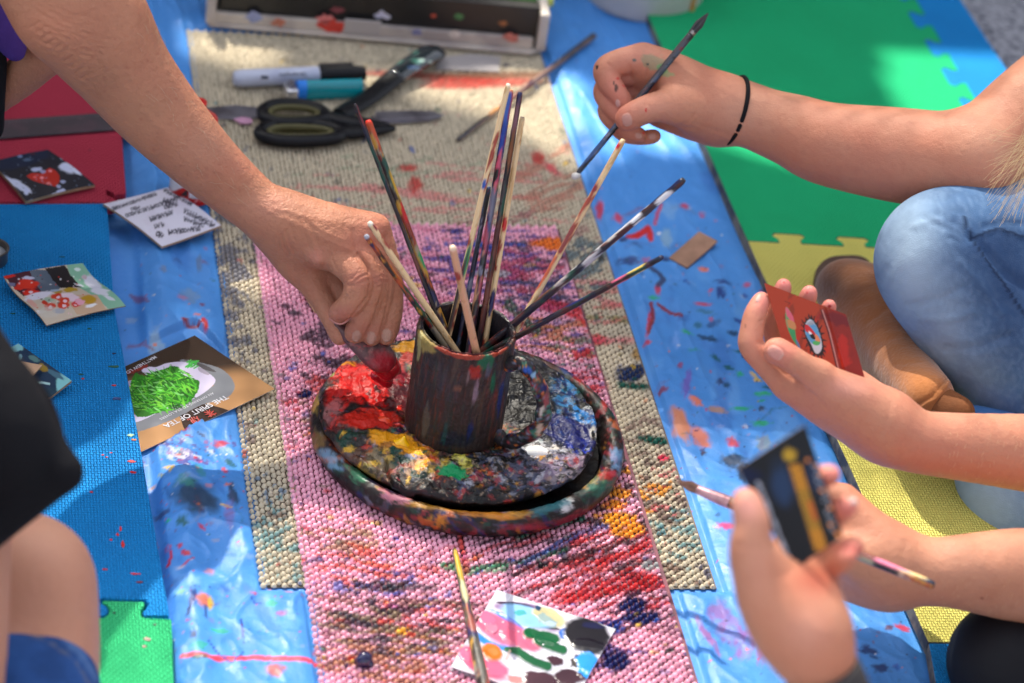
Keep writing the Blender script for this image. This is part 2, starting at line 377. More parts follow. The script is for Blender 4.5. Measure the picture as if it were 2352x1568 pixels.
class Skin:
    "detail carved and coloured on a flesh mesh; positions are those read off the photograph, only on the side turned to the viewer"
    def __init__(s, V, Q, base):
        s.V = V; s.Q = Q; s.N = normals(V, Q); s.px, s.dp = proj(V); view = CAM - V; view /= np.linalg.norm(view, axis=1)[:, None]
        s.face = np.clip((s.N * view).sum(1) * 3, 0, 1); s.disp = np.zeros(len(V)); s.C = Paint(s.px, base)
    def ridge(s, pts, w, h, near=None):
        A = np.array([p[:2] for p in pts]); M = w * 3
        i = s.C.sel(A[:, 0].min() - M, A[:, 1].min() - M, A[:, 0].max() + M, A[:, 1].max() + M)
        if near: i = i[(s.dp[i] > near[0]) & (s.dp[i] < near[1])]
        if len(i) == 0: return s
        d, _, _ = seg_dist(s.px[i], pts); s.disp[i] += h * .001 * np.exp(-(d / w) ** 2) * s.face[i]; return s
    def tint(s, x, y, rx, ry, col, a, rot=0):
        q = s.px - [x, y]; c, sn = cos(rot), sin(rot); u = (q[:, 0] * c + q[:, 1] * sn) / rx; v = (-q[:, 0] * sn + q[:, 1] * c) / ry
        i = np.nonzero((np.abs(u) < 2.5) & (np.abs(v) < 2.5))[0]; s.C.put(i, a * np.exp(-(u[i] ** 2 + v[i] ** 2)), col); return s
    def nail(s, x, y, rx, ry, rot, col=(.56, .31, .25), near=None):
        "fingernail: squarish plate set into the fingertip, rot in degrees of its long axis"
        q = s.px - [x, y]; a = radians(rot); u = (q[:, 0] * cos(a) + q[:, 1] * sin(a)) / rx; v = (-q[:, 0] * sin(a) + q[:, 1] * cos(a)) / ry
        d = (np.abs(u) ** 2.6 + np.abs(v) ** 2.6) ** (1 / 2.6); m = (d < 1.5) & (s.face > .1)
        if near: m &= (s.dp > near[0]) & (s.dp < near[1])
        i = np.nonzero(m)[0]; s.C.put(i, .7 * sst(1.06, .9, d[i]), col); s.disp[i] += .0004 * sst(1.0, .85, d[i]) - .0005 * np.exp(-((d[i] - 1.1) / .12) ** 2)
        tip = sst(.62, .8, u[i]) * sst(1.0, .9, d[i]); s.C.put(i, .45 * tip, (.62, .46, .38)); return s
    def grain(s, amp=.15, sc=900, seed=3, mott=.10, base2=(.55, .2, .13)):
        n = fbm(s.V[:, 0] * sc, s.V[:, 1] * sc, seed, 3, s.V[:, 2] * sc) - .5; s.disp += n * amp * .001
        m = fbm(s.V[:, 0] * 45, s.V[:, 1] * 45, seed + 9, 4, s.V[:, 2] * 45); i = np.arange(len(s.V)); s.C.put(i, mott * sst(.42, .68, m), base2); m2 = fbm(s.V[:, 0] * 260, s.V[:, 1] * 260, seed + 19, 3, s.V[:, 2] * 260); s.C.put(i, .16 * sst(.5, .75, m2), np.asarray(base2) * .75); m3 = fbm(s.V[:, 0] * 22, s.V[:, 1] * 22, seed + 29, 3, s.V[:, 2] * 22); s.C.put(i, mott * 1.3 * sst(.45, .7, m3), np.asarray(base2) * [1.12, 1.2, 1.05]); return s
    def out(s):
        return s.V + s.N * s.disp[:, None], s.Q, s.C.C
def join_parts(L):
    V = []; Q = []; C = []; n = 0
    for v, q, c in L: V.append(v); Q.append(q + n); C.append(c); n += len(v)
    return np.concatenate(V), np.concatenate(Q), np.concatenate(C)
# ---------------------------------------------------------------- setting
M_ground = mat('pavement', lin(150, 150, 158), .9, vary=.9, vscale=170, vcol=lin(70, 72, 85), bump=[(220, .002), (30, .003)])
V, Fc = box((.6, 2, -.05), (400, 400, .08)); g = mk('pavement', V, Fc, M_ground, smooth=False); g['kind'] = 'structure'
def PXS(poly, z): return [W(x, y, z)[:2] for x, y in poly]
# --- tarpaulin
xs = np.arange(.13, .83, .0016); ys = [1.5]
while ys[-1] < 2.95: ys.append(ys[-1] + .0015 + .0016 * (ys[-1] - 1.5))
X, Y = np.meshgrid(xs, np.array(ys)); X = X.ravel(); Y = Y.ravel()
mats_mask = sst(-.012, .012, np.minimum(np.minimum(X - .256, .612 - X), np.minimum(Y - 1.70, 2.56 - Y)))
mats_mask = np.maximum(mats_mask, sst(-.012, .006, np.minimum(np.minimum(X - .290, .572 - X), 2.2 - Y)))
tiles_mask = np.maximum(sst(.192, .180, X), sst(.735, .752, X))
free = (1 - mats_mask) * (1 - tiles_mask)
wx = X + .03 * (fbm(X * 9, Y * 9, 5) - .5); wy = Y + .05 * (fbm(X * 9 + 7, Y * 9, 6) - .5)
def ridged(x, y, seed, p=2): return (1 - np.abs(2 * vn(x, y, seed) - 1)) ** p
fold = ridged(wx * 26, wy * 2.2, 11, 2.5) * .9 + ridged(wx * 48 + wy * 6, wy * 5, 12, 3) * .5
crk = ridged(wx * 20 + wy * 8, wy * 15, 21, 5) + .75 * ridged(wx * 38 - wy * 22, wy * 27 + wx * 12, 22, 5) + .35 * ridged(wx * 80, wy * 70 + wx * 40, 23, 4)
crk2 = fbm(wx * 12, wy * 9, 31, 3) * 1.6
near = sst(2.15, 1.75, Y); H = free * (near * (.0026 * crk * np.where(X > .5, .6, 1) + .0045 * crk2) + (1 - near) * (.004 * fold + .0008 * crk + .002))
H = np.maximum(H + .0008, .0008) * (1 - tiles_mask) * np.where(mats_mask > .5, .1, 1)
# the sheet bulges up against the left row of tiles
_cy0, _cy1 = W(300, 1060)[1], W(300, 800)[1]; H += .007 * np.exp(-((X - .205) / .012) ** 2) * (1 - tiles_mask) * sst(1.5, 1.6, Y) * (1 - sst(_cy0 - .03, _cy0, Y) * sst(_cy1 + .05, _cy1, Y))
cardz = poly_in(proj(np.stack([X, Y, X * 0], 1))[0], [(260, 825), (447, 745), (600, 893), (320, 1060)]); H = np.where(cardz, H * .25, H)
px, _ = proj(np.stack([X, Y, X * 0], 1)); B = lin(72, 140, 214); PT = Paint(px, B)
RED, DRED, GRN, DGRN, NAVY, BLK, WHT, YEL, ORG, PNK, BRN, MID, PUR, TEAL, OLV, CRM = [lin(*c) for c in ((196, 32, 34), (130, 34, 48), (34, 168, 92), (12, 84, 70), (16, 24, 84), (20, 22, 28), (225, 225, 228), (226, 186, 42), (222, 112, 36), (222, 88, 128), (98, 60, 52), (28, 84, 170), (96, 74, 140), (60, 140, 150), (128, 118, 50), (214, 202, 160))]
PT.layer(1176, 784, 1500, 1000, lin(104, 164, 226), .54, (160, 90), 70, .45, .12)
PT.layer(1176, 784, 1500, 1000, lin(56, 112, 190), .56, (120, 60), 60, .6, .12)
Z3 = lambda x, y: (x / 2.936, 1033 + y / 2.928)          # coordinates of enlarged views -> photo grid
ZR = lambda x, y: (1358 + x / 3.32, 472.3 + y / 3.32)
Z5 = lambda x, y: (1476 + x / 2.515, 944.6 + y / 2.515)
def bl(Zf, x, y, rx, ry, col, k=2.93, rot=0, **kw):
    kw = dict(dict(rough=.85, soft=.4, alpha=.85, fq=1.9), **kw); a, b = Zf(x, y); PT.blob(a, b, rx / k, ry / k, col, radians(rot), **kw)
def stx(Zf, pts, w, col, k=2.93, **kw): PT.stroke([Zf(*p) for p in pts], w / k if np.isscalar(w) else [q / k for q in w], col, **kw)
# bottom-left strip
bl(Z3, 1320, 400, 150, 112, lin(26, 36, 40), rot=8, rough=.4); bl(Z3, 1240, 300, 62, 40, lin(60, 128, 118), alpha=.85); bl(Z3, 1570, 350, 32, 85, lin(22, 34, 48), rot=-14)
bl(Z3, 1340, 190, 32, 45, TEAL, rot=-30, alpha=.8); bl(Z3, 1545, 115, 18, 42, DGRN, rot=-50, alpha=.8); bl(Z3, 1335, 118, 24, 15, PNK); bl(Z3, 1515, 170, 15, 24, RED, rot=-40)
bl(Z3, 1025, 265, 22, 12, lin(170, 130, 110)); bl(Z3, 1125, 180, 26, 12, YEL, rot=15); bl(Z3, 1150, 200, 30, 12, YEL, rot=-50); bl(Z3, 1085, 222, 24, 9, lin(150, 160, 80), rot=50); bl(Z3, 1520, 425, 40, 10, YEL, rot=12)
bl(Z3, 1050, 655, 13, 22, RED); bl(Z3, 1355, 577, 26, 12, RED, rot=12); bl(Z3, 1130, 710, 17, 25, RED, rough=.3); bl(Z3, 1130, 710, 10, 17, B, rough=.2); bl(Z3, 1245, 768, 35, 18, RED, rot=20); bl(Z3, 1205, 712, 16, 13, RED)
stx(Z3, [(1145, 740), (1150, 770), (1130, 822)], 9, RED); stx(Z3, [(1210, 858), (1250, 835), (1300, 805)], 7, RED, alpha=.7); bl(Z3, 1125, 540, 18, 10, GRN); bl(Z3, 1225, 565, 32, 26, DGRN, rough=.9); bl(Z3, 1080, 475, 55, 18, lin(60, 70, 110), rough=1, alpha=.8)
bl(Z3, 1290, 1080, 24, 68, lin(24, 40, 110), rot=6); bl(Z3, 1370, 1085, 55, 44, ORG, rough=.6); bl(Z3, 1415, 1095, 16, 44, lin(190, 170, 50), rough=.9); bl(Z3, 1380, 1165, 12, 46, lin(24, 30, 90), rot=5); bl(Z3, 1265, 1165, 11, 42, NAVY, rot=12)
bl(Z3, 1210, 1030, 30, 20, lin(150, 200, 130), alpha=.7); bl(Z3, 1290, 965, 50, 35, lin(130, 180, 200), alpha=.5, rough=.9); bl(Z3, 1300, 1325, 18, 28, NAVY); bl(Z3, 1480, 1275, 60, 18, GRN, alpha=.7, rough=1); bl(Z3, 1830, 1070, 40, 22, GRN, alpha=.7, rough=1)
stx(Z3, [(1225, 1440), (1420, 1465), (1560, 1455), (1700, 1436), (1960, 1445), (2200, 1450)], 16, lin(214, 62, 84)); bl(Z3, 1350, 1470, 60, 15, DGRN, rough=1); stx(Z3, [(1400, 1350), (1440, 1395), (1480, 1440), (1560, 1480), (1640, 1400), (1620, 1180)], 5, lin(30, 60, 150))
bl(Z3, 1860, 1520, 60, 45, lin(180, 84, 44), rough=.9, rot=-20); stx(Z3, [(1690, 1040), (1720, 1070), (1760, 1070)], 7, MID); bl(Z3, 1340, 1390, 50, 30, GRN, alpha=.6, rough=1); bl(Z3, 2160, 1110, 60, 20, OLV, rot=-55)
bl(Z3, 1540, 480, 30, 100, lin(130, 96, 168), alpha=.5, rough=.9); bl(Z3, 1450, 650, 25, 14, lin(150, 155, 185), alpha=.6); bl(Z3, 1610, 690, 30, 18, lin(120, 130, 160), alpha=.6)
# mid-left strip above and below the tea card
Z2 = lambda x, y: (x / 2.951, 531 + y / 2.951)
stx(Z2, [(880, 430), (940, 480), (1000, 530)], [9, 18, 9], lin(110, 60, 100), alpha=.75); stx(Z2, [(1235, 650), (1290, 660), (1350, 658)], 11, DRED); stx(Z2, [(1375, 640), (1395, 690)], 14, RED); bl(Z2, 1340, 605, 26, 10, ORG)
bl(Z2, 1105, 335, 20, 26, lin(110, 120, 150), alpha=.7); bl(Z2, 1345, 250, 18, 50, lin(90, 100, 120), alpha=.6); bl(Z2, 1290, 480, 60, 45, lin(110, 140, 175), alpha=.7, rough=.9); bl(Z2, 1060, 790, 50, 60, lin(160, 185, 200), alpha=.6, rough=.9); bl(Z2, 1050, 780, 12, 8, ORG); bl(Z2, 890, 605, 40, 18, lin(140, 165, 200), alpha=.6)
bl(Z2, 1500, 1470, 50, 22, RED, rot=-8); bl(Z2, 1250, 1390, 14, 12, RED); bl(Z2, 1365, 1420, 30, 9, lin(40, 30, 70), rot=20); bl(Z2, 1240, 1550, 50, 22, BLK, rough=1, alpha=.85)
PT.layer(430, 1060, 120, 70, lin(90, 70, 140), .5, (30, 14), 30, .8); PT.layer(430, 1060, 120, 60, WHT, .6, (24, 12), 30, .5); PT.layer(420, 1060, 100, 70, RED, .62, (20, 10), 0, .8)
# right strip
for a in [(60, 50, 26, 60, RED, 0), (200, 140, 38, 30, RED, 20), (700, 35, 35, 18, RED, 0), (500, 680, 26, 34, RED, 0), (430, 940, 16, 90, RED, 8), (420, 1075, 25, 18, RED, 0), (570, 285, 36, 70, lin(130, 168, 200), 0), (590, 60, 60, 60, lin(110, 160, 215), 0),
          (850, 515, 36, 16, ORG, 10), (1000, 620, 62, 16, lin(20, 44, 120), 8), (980, 700, 34, 44, lin(14, 26, 110), -10), (715, 620, 36, 13, MID, 30), (840, 795, 62, 12, RED, 3), (860, 850, 70, 16, lin(60, 120, 160), 10), (470, 745, 34, 13, GRN, 0), (720, 1005, 52, 13, GRN, 20),
          (880, 1055, 76, 20, lin(14, 50, 84), 12), (1070, 1020, 44, 18, lin(14, 50, 84), 15), (1125, 925, 55, 16, lin(20, 50, 130), 25), (940, 1200, 40, 14, DGRN, 40), (1140, 1170, 64, 16, DGRN, 12), (1045, 1280, 40, 14, DGRN, 20), (1125, 1330, 28, 16, GRN, 0), (780, 1140, 42, 12, lin(50, 150, 160), 0),
          (1230, 1345, 40, 14, YEL, 40), (1260, 1380, 34, 14, YEL, 5), (1310, 1480, 62, 15, GRN, 5), (1290, 1530, 32, 9, GRN, 0), (1330, 1435, 42, 10, DGRN, 5), (975, 1380, 26, 24, lin(50, 60, 100), 0), (1020, 1410, 22, 20, lin(20, 60, 84), 0), (790, 1535, 60, 24, ORG, 35), (670, 1255, 20, 24, lin(150, 60, 100), 0), (545, 1430, 36, 18, DRED, -20), (720, 1400, 34, 100, lin(110, 90, 180), 10), (240, 300, 34, 18, lin(40, 40, 90), 0), (280, 460, 80, 26, lin(40, 50, 110), 8), (560, 440, 28, 18, NAVY, 0), (1165, 715, 26, 16, lin(24, 60, 150), 20), (640, 1060, 30, 60, lin(110, 160, 230), 0)]:
    bl(ZR, a[0], a[1], a[2], a[3], a[4], 3.32, a[5])
stx(ZR, [(260, 280), (330, 265), (430, 210), (450, 285)], [10, 24, 26, 22], RED, 3.32); stx(ZR, [(530, 20), (500, 90), (480, 170)], 14, RED, 3.32, alpha=.8); stx(ZR, [(410, 490), (500, 545), (550, 600), (500, 650)], 18, lin(48, 48, 80), 3.32, alpha=.85); stx(ZR, [(500, 790), (600, 860), (680, 885)], 12, DRED, 3.32); stx(ZR, [(450, 790), (465, 900), (430, 1000)], 14, DRED, 3.32); stx(ZR, [(1140, 1200), (1320, 1320)], 8, lin(20, 60, 110), 3.32)
for a in [(215, 90, 45, 90, lin(214, 128, 48), -25), (330, 180, 40, 70, lin(206, 110, 50), -40), (515, 205, 36, 24, RED, 30), (565, 10, 60, 12, GRN, 0), (680, 12, 15, 14, BLK, 0), (680, 95, 50, 15, GRN, 0), (520, 310, 60, 45, BLK, 10), (575, 380, 36, 60, BLK, 0), (420, 20, 60, 15, lin(170, 130, 100), 10), (690, 210, 40, 40, lin(120, 140, 150), 0), (470, 695, 48, 22, lin(220, 60, 110), 0), (345, 265, 16, 14, lin(60, 40, 50), 0), (1500, 1260, 40, 18, RED, 10), (1420, 1275, 22, 14, lin(90, 30, 40), 0), (1300, 1410, 55, 22, NAVY, 12), (1370, 1510, 48, 26, NAVY, 0), (1190, 1270, 13, 14, NAVY, 0), (1330, 1450, 30, 6, NAVY, 0), (1065, 1065, 20, 26, BLK, 0), (430, 1180, 60, 60, lin(130, 92, 160), -30), (500, 1300, 60, 80, lin(140, 84, 150), -20), (590, 1390, 50, 100, lin(140, 90, 160), 20), (370, 1330, 18, 120, lin(150, 90, 150), -30), (690, 1390, 26, 100, lin(140, 84, 140), 10)]:
    bl(Z5, a[0], a[1], a[2], a[3], a[4], 2.515, a[5], rough=.75)
bl(Z5, 500, 1310, 40, 55, lin(100, 140, 215), 2.515, -20, alpha=.7); bl(Z5, 590, 1400, 30, 70, lin(100, 140, 215), 2.515, 20, alpha=.7)
for (x0, y0, x1, y1, n) in ((315, 1020, 560, 1568, 420), (1400, 480, 1750, 1000, 260), (1560, 950, 2100, 1568, 420), (560, 1350, 740, 1568, 120), (260, 560, 500, 960, 90), (1300, 100, 1500, 480, 30)):
    for _ in range(n):
        r = rnd.lognormvariate(.1, .55) + (rnd.uniform(2, 7) if rnd.random() < .05 else 0)
        PT.blob(rnd.uniform(x0, x1), rnd.uniform(y0, y1), r * rnd.uniform(.8, 2.2), r * .8, rnd.choice([RED, RED, lin(205, 60, 70), DRED, DGRN, NAVY, BLK, WHT, ORG, lin(120, 150, 210), MID, lin(90, 90, 150)]), rnd.uniform(-.7, .7), alpha=rnd.uniform(.2, .9), rough=.9, soft=.5)
for _ in range(70):
    x, y = (rnd.uniform(1400, 2000), rnd.uniform(420, 1568)) if rnd.random() < .6 else (rnd.uniform(270, 700), rnd.uniform(560, 1568)); a = rnd.uniform(-1.2, 1.6); l = rnd.uniform(10, 45)
    PT.stroke([(x, y), (x + l * cos(a) + rnd.uniform(-6, 6), y + l * sin(a)), (x + 1.8 * l * cos(a + .3), y + 1.8 * l * sin(a + .3))], [rnd.uniform(1, 5), rnd.uniform(2, 6), 1], rnd.choice([DRED, lin(40, 70, 130), DGRN, lin(120, 150, 200), lin(150, 180, 220), lin(110, 80, 130), BRN]), alpha=rnd.uniform(.2, .6), rough=1, soft=.7, dry=.5)
M_tarp = mat('tarpaulin', rough=.46, paint=True, spec=.35, rvar=.08, bump=[(70, .0012), (500, .00015)])
tp = mk('plastic_sheet', np.stack([X, Y, H], 1), grid_faces(len(xs), len(ys)), M_tarp, col=PT.C, origin=(.45, 2.2, 0))
tag(tp, 'crumpled shiny blue plastic sheet spattered with paint, spread under the mats', 'plastic sheet')
# --- beaded anti-slip mats
def dome(n):
    u = np.linspace(-1, 1, n); U, Vv = np.meshgrid(u, u); x = U * np.sqrt(1 - Vv ** 2 * .42); y = Vv * np.sqrt(1 - U ** 2 * .42); r = np.maximum(np.abs(U), np.abs(Vv))
    z = np.sqrt(np.maximum(1 - (r * .99) ** 3.2, 0)) * (1 - .12 * (U ** 2 + Vv ** 2)); return np.stack([x.ravel(), y.ravel(), z.ravel()], 1), grid_faces(n, n)
def bead_mat(x0, x1, y0, y1, z0, hgt, pitch, row, skip, dist, n=5, seed=1, wav=0):
    nx = int((x1 - x0) / pitch); rows = int((y1 - y0) / row); c = []
    for j in range(rows):
        for i in range(nx + (j % 2 == 0)):
            c.append((x0 + (i + .5 * (j % 2)) * pitch, y0 + j * row))
    c = np.array(c); bend = wav * (fbm(c[:, 0] * 7, c[:, 1] * 4, seed) - .5); bx = .6 * wav * (fbm(c[:, 0] * 3 + 9, c[:, 1] * 6, seed + 2) - .5)
    keep = np.ones(len(c), bool) if skip is None else ~((c[:, 0] > skip[0]) & (c[:, 0] < skip[1]) & (c[:, 1] > skip[2]) & (c[:, 1] < skip[3]))
    c = c[keep]; bend = bend[keep]; bx = bx[keep]; rg = np.random.default_rng(seed); c = c + rg.normal(0, .00022, c.shape); c[:, 1] += bend; c[:, 0] += bx
    T, TF = dome(n); m = len(T); s = 1 + rg.normal(0, .05, (len(c), 1))
    zb = z0 + .0018 * fbm(c[:, 0] * 14, c[:, 1] * 14, seed + 4) ; V = np.empty((len(c), m, 3))
    V[:, :, 0] = c[:, 0:1] + T[:, 0] * pitch * .262 * s; V[:, :, 1] = c[:, 1:2] + T[:, 1] * row * .74 * s; V[:, :, 2] = zb[:, None] + hgt * (T[:, 2] * s)
    return V.reshape(-1, 3), (TF[None] + (np.arange(len(c)) * m)[:, None, None]).reshape(-1, 4), c, m
def bead_paint(V, c, m, base, seed):
    pc, _ = proj(np.stack([c[:, 0], c[:, 1], np.full(len(c), .006)], 1)); pv, _ = proj(V); P = np.repeat(pc, m, 0); P = P + .9 * (pv - P)
    rg = np.random.default_rng(seed); tone = np.repeat(1 + rg.normal(0, .05, len(c)), m)[:, None]; return Paint(P, np.asarray(base) * np.ones((len(P), 3)) * tone)
Vb, Fb, cb, mb = bead_mat(.258, .610, 1.705, 2.56, .0012, .0030, .0082, .00345, (.299, .563, 1.6, 2.185), None, 5, 3, .003)
PB = bead_paint(Vb, cb, mb, lin(200, 188, 164), 4); _bl = PB.layer; PB.layer = lambda a, b, c, d, e, t=.5, *r, **k: _bl(a, b, c * 1.1, d * 1.1, e, t - .03, *r, **k)
ZT = lambda x, y: (472.4 + x / 2.656, y / 2.656)
PB.layer(520, 640, 70, 220, lin(96, 100, 118), .42, (26, 13), 20, .8); PB.layer(540, 1000, 60, 120, lin(120, 96, 96), .48, (24, 12), 10, .7); PB.layer(640, 1250, 90, 120, TEAL, .52, (20, 12), 0, .7); PB.layer(640, 1180, 90, 90, BRN, .6, (20, 12), 0, .6); PB.layer(620, 1120, 60, 60, lin(60, 110, 150), .6, (20, 12), 0, .7)
PB.layer(1000, 440, 420, 110, lin(226, 110, 120), .55, (150, 9), 4, .55); PB.layer(900, 390, 300, 60, lin(90, 140, 110), .6, (80, 7), -8, .5); PB.layer(700, 250, 300, 110, lin(150, 138, 120), .5, (50, 20), 10, .5)
PB.layer(1250, 420, 150, 90, lin(190, 110, 90), .5, (60, 10), -20, .6); PB.layer(1250, 520, 180, 50, lin(150, 80, 90), .5, (40, 8), -10, .7); PB.layer(1330, 620, 110, 90, lin(40, 90, 110), .5, (40, 12), -20, .75); PB.layer(1370, 740, 90, 60, OLV, .52, (40, 10), 0, .7); PB.layer(1400, 700, 80, 60, lin(200, 100, 100), .5, (40, 10), 0, .7)
PB.layer(1480, 1000, 110, 60, lin(120, 90, 84), .5, (30, 10), 0, .7); PB.layer(1500, 1150, 120, 90, lin(90, 60, 60), .47, (24, 10), 0, .8); PB.layer(1480, 1130, 90, 80, lin(226, 150, 44), .56, (30, 14), 10, .9); PB.layer(1570, 1230, 110, 80, TEAL, .52, (24, 10), 0, .7); PB.layer(1540, 1130, 80, 100, lin(200, 70, 90), .55, (30, 10), 0, .7); PB.layer(1620, 1320, 80, 60, NAVY, .6, (20, 9), 0, .8); PB.layer(1560, 1320, 60, 50, BRN, .5, (20, 9), 0, .8)
PB.blob(1452, 855, 40, 18, lin(14, 40, 84), -.2); PB.blob(1455, 885, 44, 8, DGRN, .1); PB.blob(1506, 1010, 40, 9, DGRN, .15); PB.blob(1360, 780, 40, 12, lin(200, 90, 80)); PB.blob(1523, 1050, 14, 8, lin(220, 60, 90))
for p, w, c_ in (([(1180, 1000), (1500, 1100), (1680, 1160)], 9, lin(222, 90, 110)), ([(1290, 1010), (1500, 1020), (1640, 1080)], 8, lin(220, 100, 120)), ([(800, 1260), (1100, 1215), (1450, 1225), (1640, 1220)], 12, lin(222, 80, 110)), ([(1010, 1260), (1200, 1225)], 8, RED), ([(400, 1030), (560, 1000), (780, 985)], 12, lin(80, 150, 110)), ([(1350, 1320), (1430, 1390)], 24, lin(226, 110, 120))):
    PB.stroke([(x * .6376 + 472.4, y * .6376) for x, y in p], w * .6376, c_, alpha=.6, rough=.8, soft=.6, dry=.5)
for x, y, rx, ry, c_, r in ((1590, 930, 42, 26, lin(232, 150, 36), .2), (1200, 565, 24, 26, RED, .6), (1250, 610, 34, 12, lin(226, 90, 100), .6), (755, 665, 24, 28, RED, 0), (730, 605, 36, 12, RED, 0), (1690, 640, 44, 16, lin(14, 26, 84), .3), (1565, 625, 24, 14, lin(90, 160, 200), 0), (590, 1160, 36, 20, DGRN, .3), (1840, 890, 24, 22, RED, 0), (1500, 440, 30, 12, lin(90, 180, 90), 0), (2000, 1260, 22, 60, lin(30, 50, 110), .7), (1950, 1290, 40, 18, lin(30, 60, 120), 0), (2005, 1185, 20, 14, lin(230, 150, 50), 0), (2050, 1275, 28, 14, lin(226, 140, 60), .3), (1880, 1330, 46, 16, lin(44, 50, 74), 0), (2150, 1325, 60, 14, lin(60, 100, 150), 0), (1555, 1275, 16, 22, lin(170, 130, 60), 0), (1600, 1050, 50, 10, lin(90, 70, 100), 0), (400, 925, 22, 10, OLV, 0), (520, 925, 32, 22, lin(80, 110, 170), 0), (600, 950, 26, 14, lin(130, 50, 50), 0), (470, 940, 26, 14, lin(200, 90, 90), 0), (850, 275, 300, 12, lin(196, 54, 44), .05), (960, 300, 160, 18, lin(196, 54, 44), 0), (1650, 360, 100, 30, lin(150, 150, 170), 0), (1200, 270, 420, 12, lin(140, 90, 60), 0), (2000, 490, 150, 20, lin(60, 90, 120), .1)):
    PB.blob(x * .6376 + 472.4, y * .6376, rx * .6376, ry * .6376, c_, r, rough=.8, alpha=.85, soft=.35)
for _ in range(330):
    x, y = rnd.uniform(440, 1670), rnd.uniform(90, 1360); r = rnd.uniform(1.5, 5)
    PB.blob(x, y, r * 1.8, r, rnd.choice([RED, lin(200, 90, 90), DGRN, NAVY, BLK, YEL, ORG, MID, BRN, TEAL]), rnd.uniform(-1, 1), alpha=rnd.uniform(.4, .9))
M_bead = mat('beaded_vinyl', rough=.42, paint=True, bump=[(700, .0002)], spec=.3); M_gap1 = mat('gap_shade_beige', lin(112, 100, 84), .7, vary=.4, vscale=60)
M_gap2 = mat('gap_shade_pink', lin(120, 66, 80), .7, vary=.5, vscale=60, vcol=lin(52, 40, 48))  # both gap tones stand in for shade and grime between the beads
b1 = tag(thing('beige_mat', '', 'mat', (.434, 2.13, 0)), 'long beige beaded non-slip mat, paint-smeared, under the scissors and pink mat', 'mat')
mk('bead_surface', Vb, Fb, M_bead, b1, col=PB.C)
mb_ = MB(); mb_.add(*box((.434, 2.131, .0011), (.344, .852, .0007))); mb_.build('gap_shade_sheet', M_gap1, b1, smooth=False)
Vp, Fp, cp, mp = bead_mat(.292, .570, 1.545, 2.212, .0052, .0034, .0082, .00345, None, None, 6, 9, .010)
PP = bead_paint(Vp, cp, mp, lin(238, 172, 194), 8); _pl = PP.layer; PP.layer = lambda a, b, c, d, e, t=.5, *r, **k: _pl(a, b, c * 1.15, d * 1.15, e, t - .030, *r, **k)
PP.layer(760, 740, 110, 160, lin(44, 40, 56), .44, (34, 14), 8, .85); PP.layer(900, 620, 260, 130, lin(196, 92, 120), .5, (90, 10), 12, .5); PP.layer(1160, 640, 190, 130, lin(60, 62, 140), .46, (60, 9), 4, .85); PP.layer(1250, 650, 120, 130, lin(40, 60, 90), .47, (40, 9), 4, .8); PP.layer(1180, 600, 130, 70, lin(190, 70, 90), .5, (60, 9), 4, .7)
PP.layer(1130, 560, 170, 50, MID, .56, (50, 8), 4, .8); PP.layer(1280, 760, 120, 60, lin(200, 120, 50), .5, (50, 9), 4, .75); PP.layer(1330, 800, 110, 50, lin(60, 110, 90), .52, (40, 9), 0, .75); PP.layer(1350, 850, 90, 110, RED, .54, (34, 10), 0, .85); PP.layer(1440, 1000, 90, 130, lin(80, 50, 50), .45, (34, 10), 10, .85); PP.layer(1450, 1050, 80, 100, DGRN, .54, (30, 10), 10, .8)
PP.layer(1440, 1150, 110, 80, lin(60, 50, 54), .42, (34, 10), 0, .9); PP.layer(1420, 1130, 90, 60, lin(230, 150, 40), .50, (34, 16), 10, .95); PP.layer(1470, 1250, 120, 90, lin(84, 60, 64), .42, (34, 10), -14, .9); PP.layer(1400, 1330, 180, 90, lin(190, 30, 36), .47, (70, 12), -20, .9); PP.layer(1330, 1280, 220, 80, lin(190, 60, 60), .5, (110, 7), -18, .8); PP.layer(1230, 1260, 260, 80, lin(44, 40, 50), .55, (90, 7), -14, .85)
PP.layer(1480, 1400, 130, 80, lin(40, 30, 60), .5, (40, 10), -10, .85); PP.layer(1370, 1490, 110, 70, lin(34, 50, 130), .5, (34, 11), 0, .85); PP.layer(1560, 1470, 70, 90, lin(150, 100, 120), .5, (30, 11), 0, .6)
PP.layer(800, 1240, 150, 70, lin(170, 130, 90), .52, (40, 10), 10, .75); PP.layer(860, 1310, 180, 60, lin(214, 84, 60), .5, (50, 9), 10, .8); PP.layer(880, 1350, 170, 60, lin(90, 110, 180), .5, (50, 9), 8, .8); PP.layer(900, 1410, 200, 70, lin(140, 90, 80), .47, (60, 9), 6, .8); PP.layer(860, 1460, 190, 80, lin(120, 110, 80), .44, (60, 9), 6, .8); PP.layer(900, 1520, 220, 70, lin(170, 110, 60), .46, (50, 9), 8, .8); PP.layer(950, 1420, 180, 50, lin(200, 60, 50), .55, (50, 9), 8, .8); PP.layer(900, 1440, 200, 100, lin(50, 50, 70), .56, (40, 9), 8, .85)
PP.layer(740, 900, 90, 60, lin(200, 60, 50), .56, (30, 12), 5, .8); PP.layer(680, 920, 60, 60, RED, .58, (20, 10), 0, .8); PP.layer(720, 980, 90, 110, lin(90, 100, 110), .56, (26, 10), 0, .7); PP.layer(760, 950, 100, 90, lin(150, 120, 70), .58, (26, 10), 0, .6)
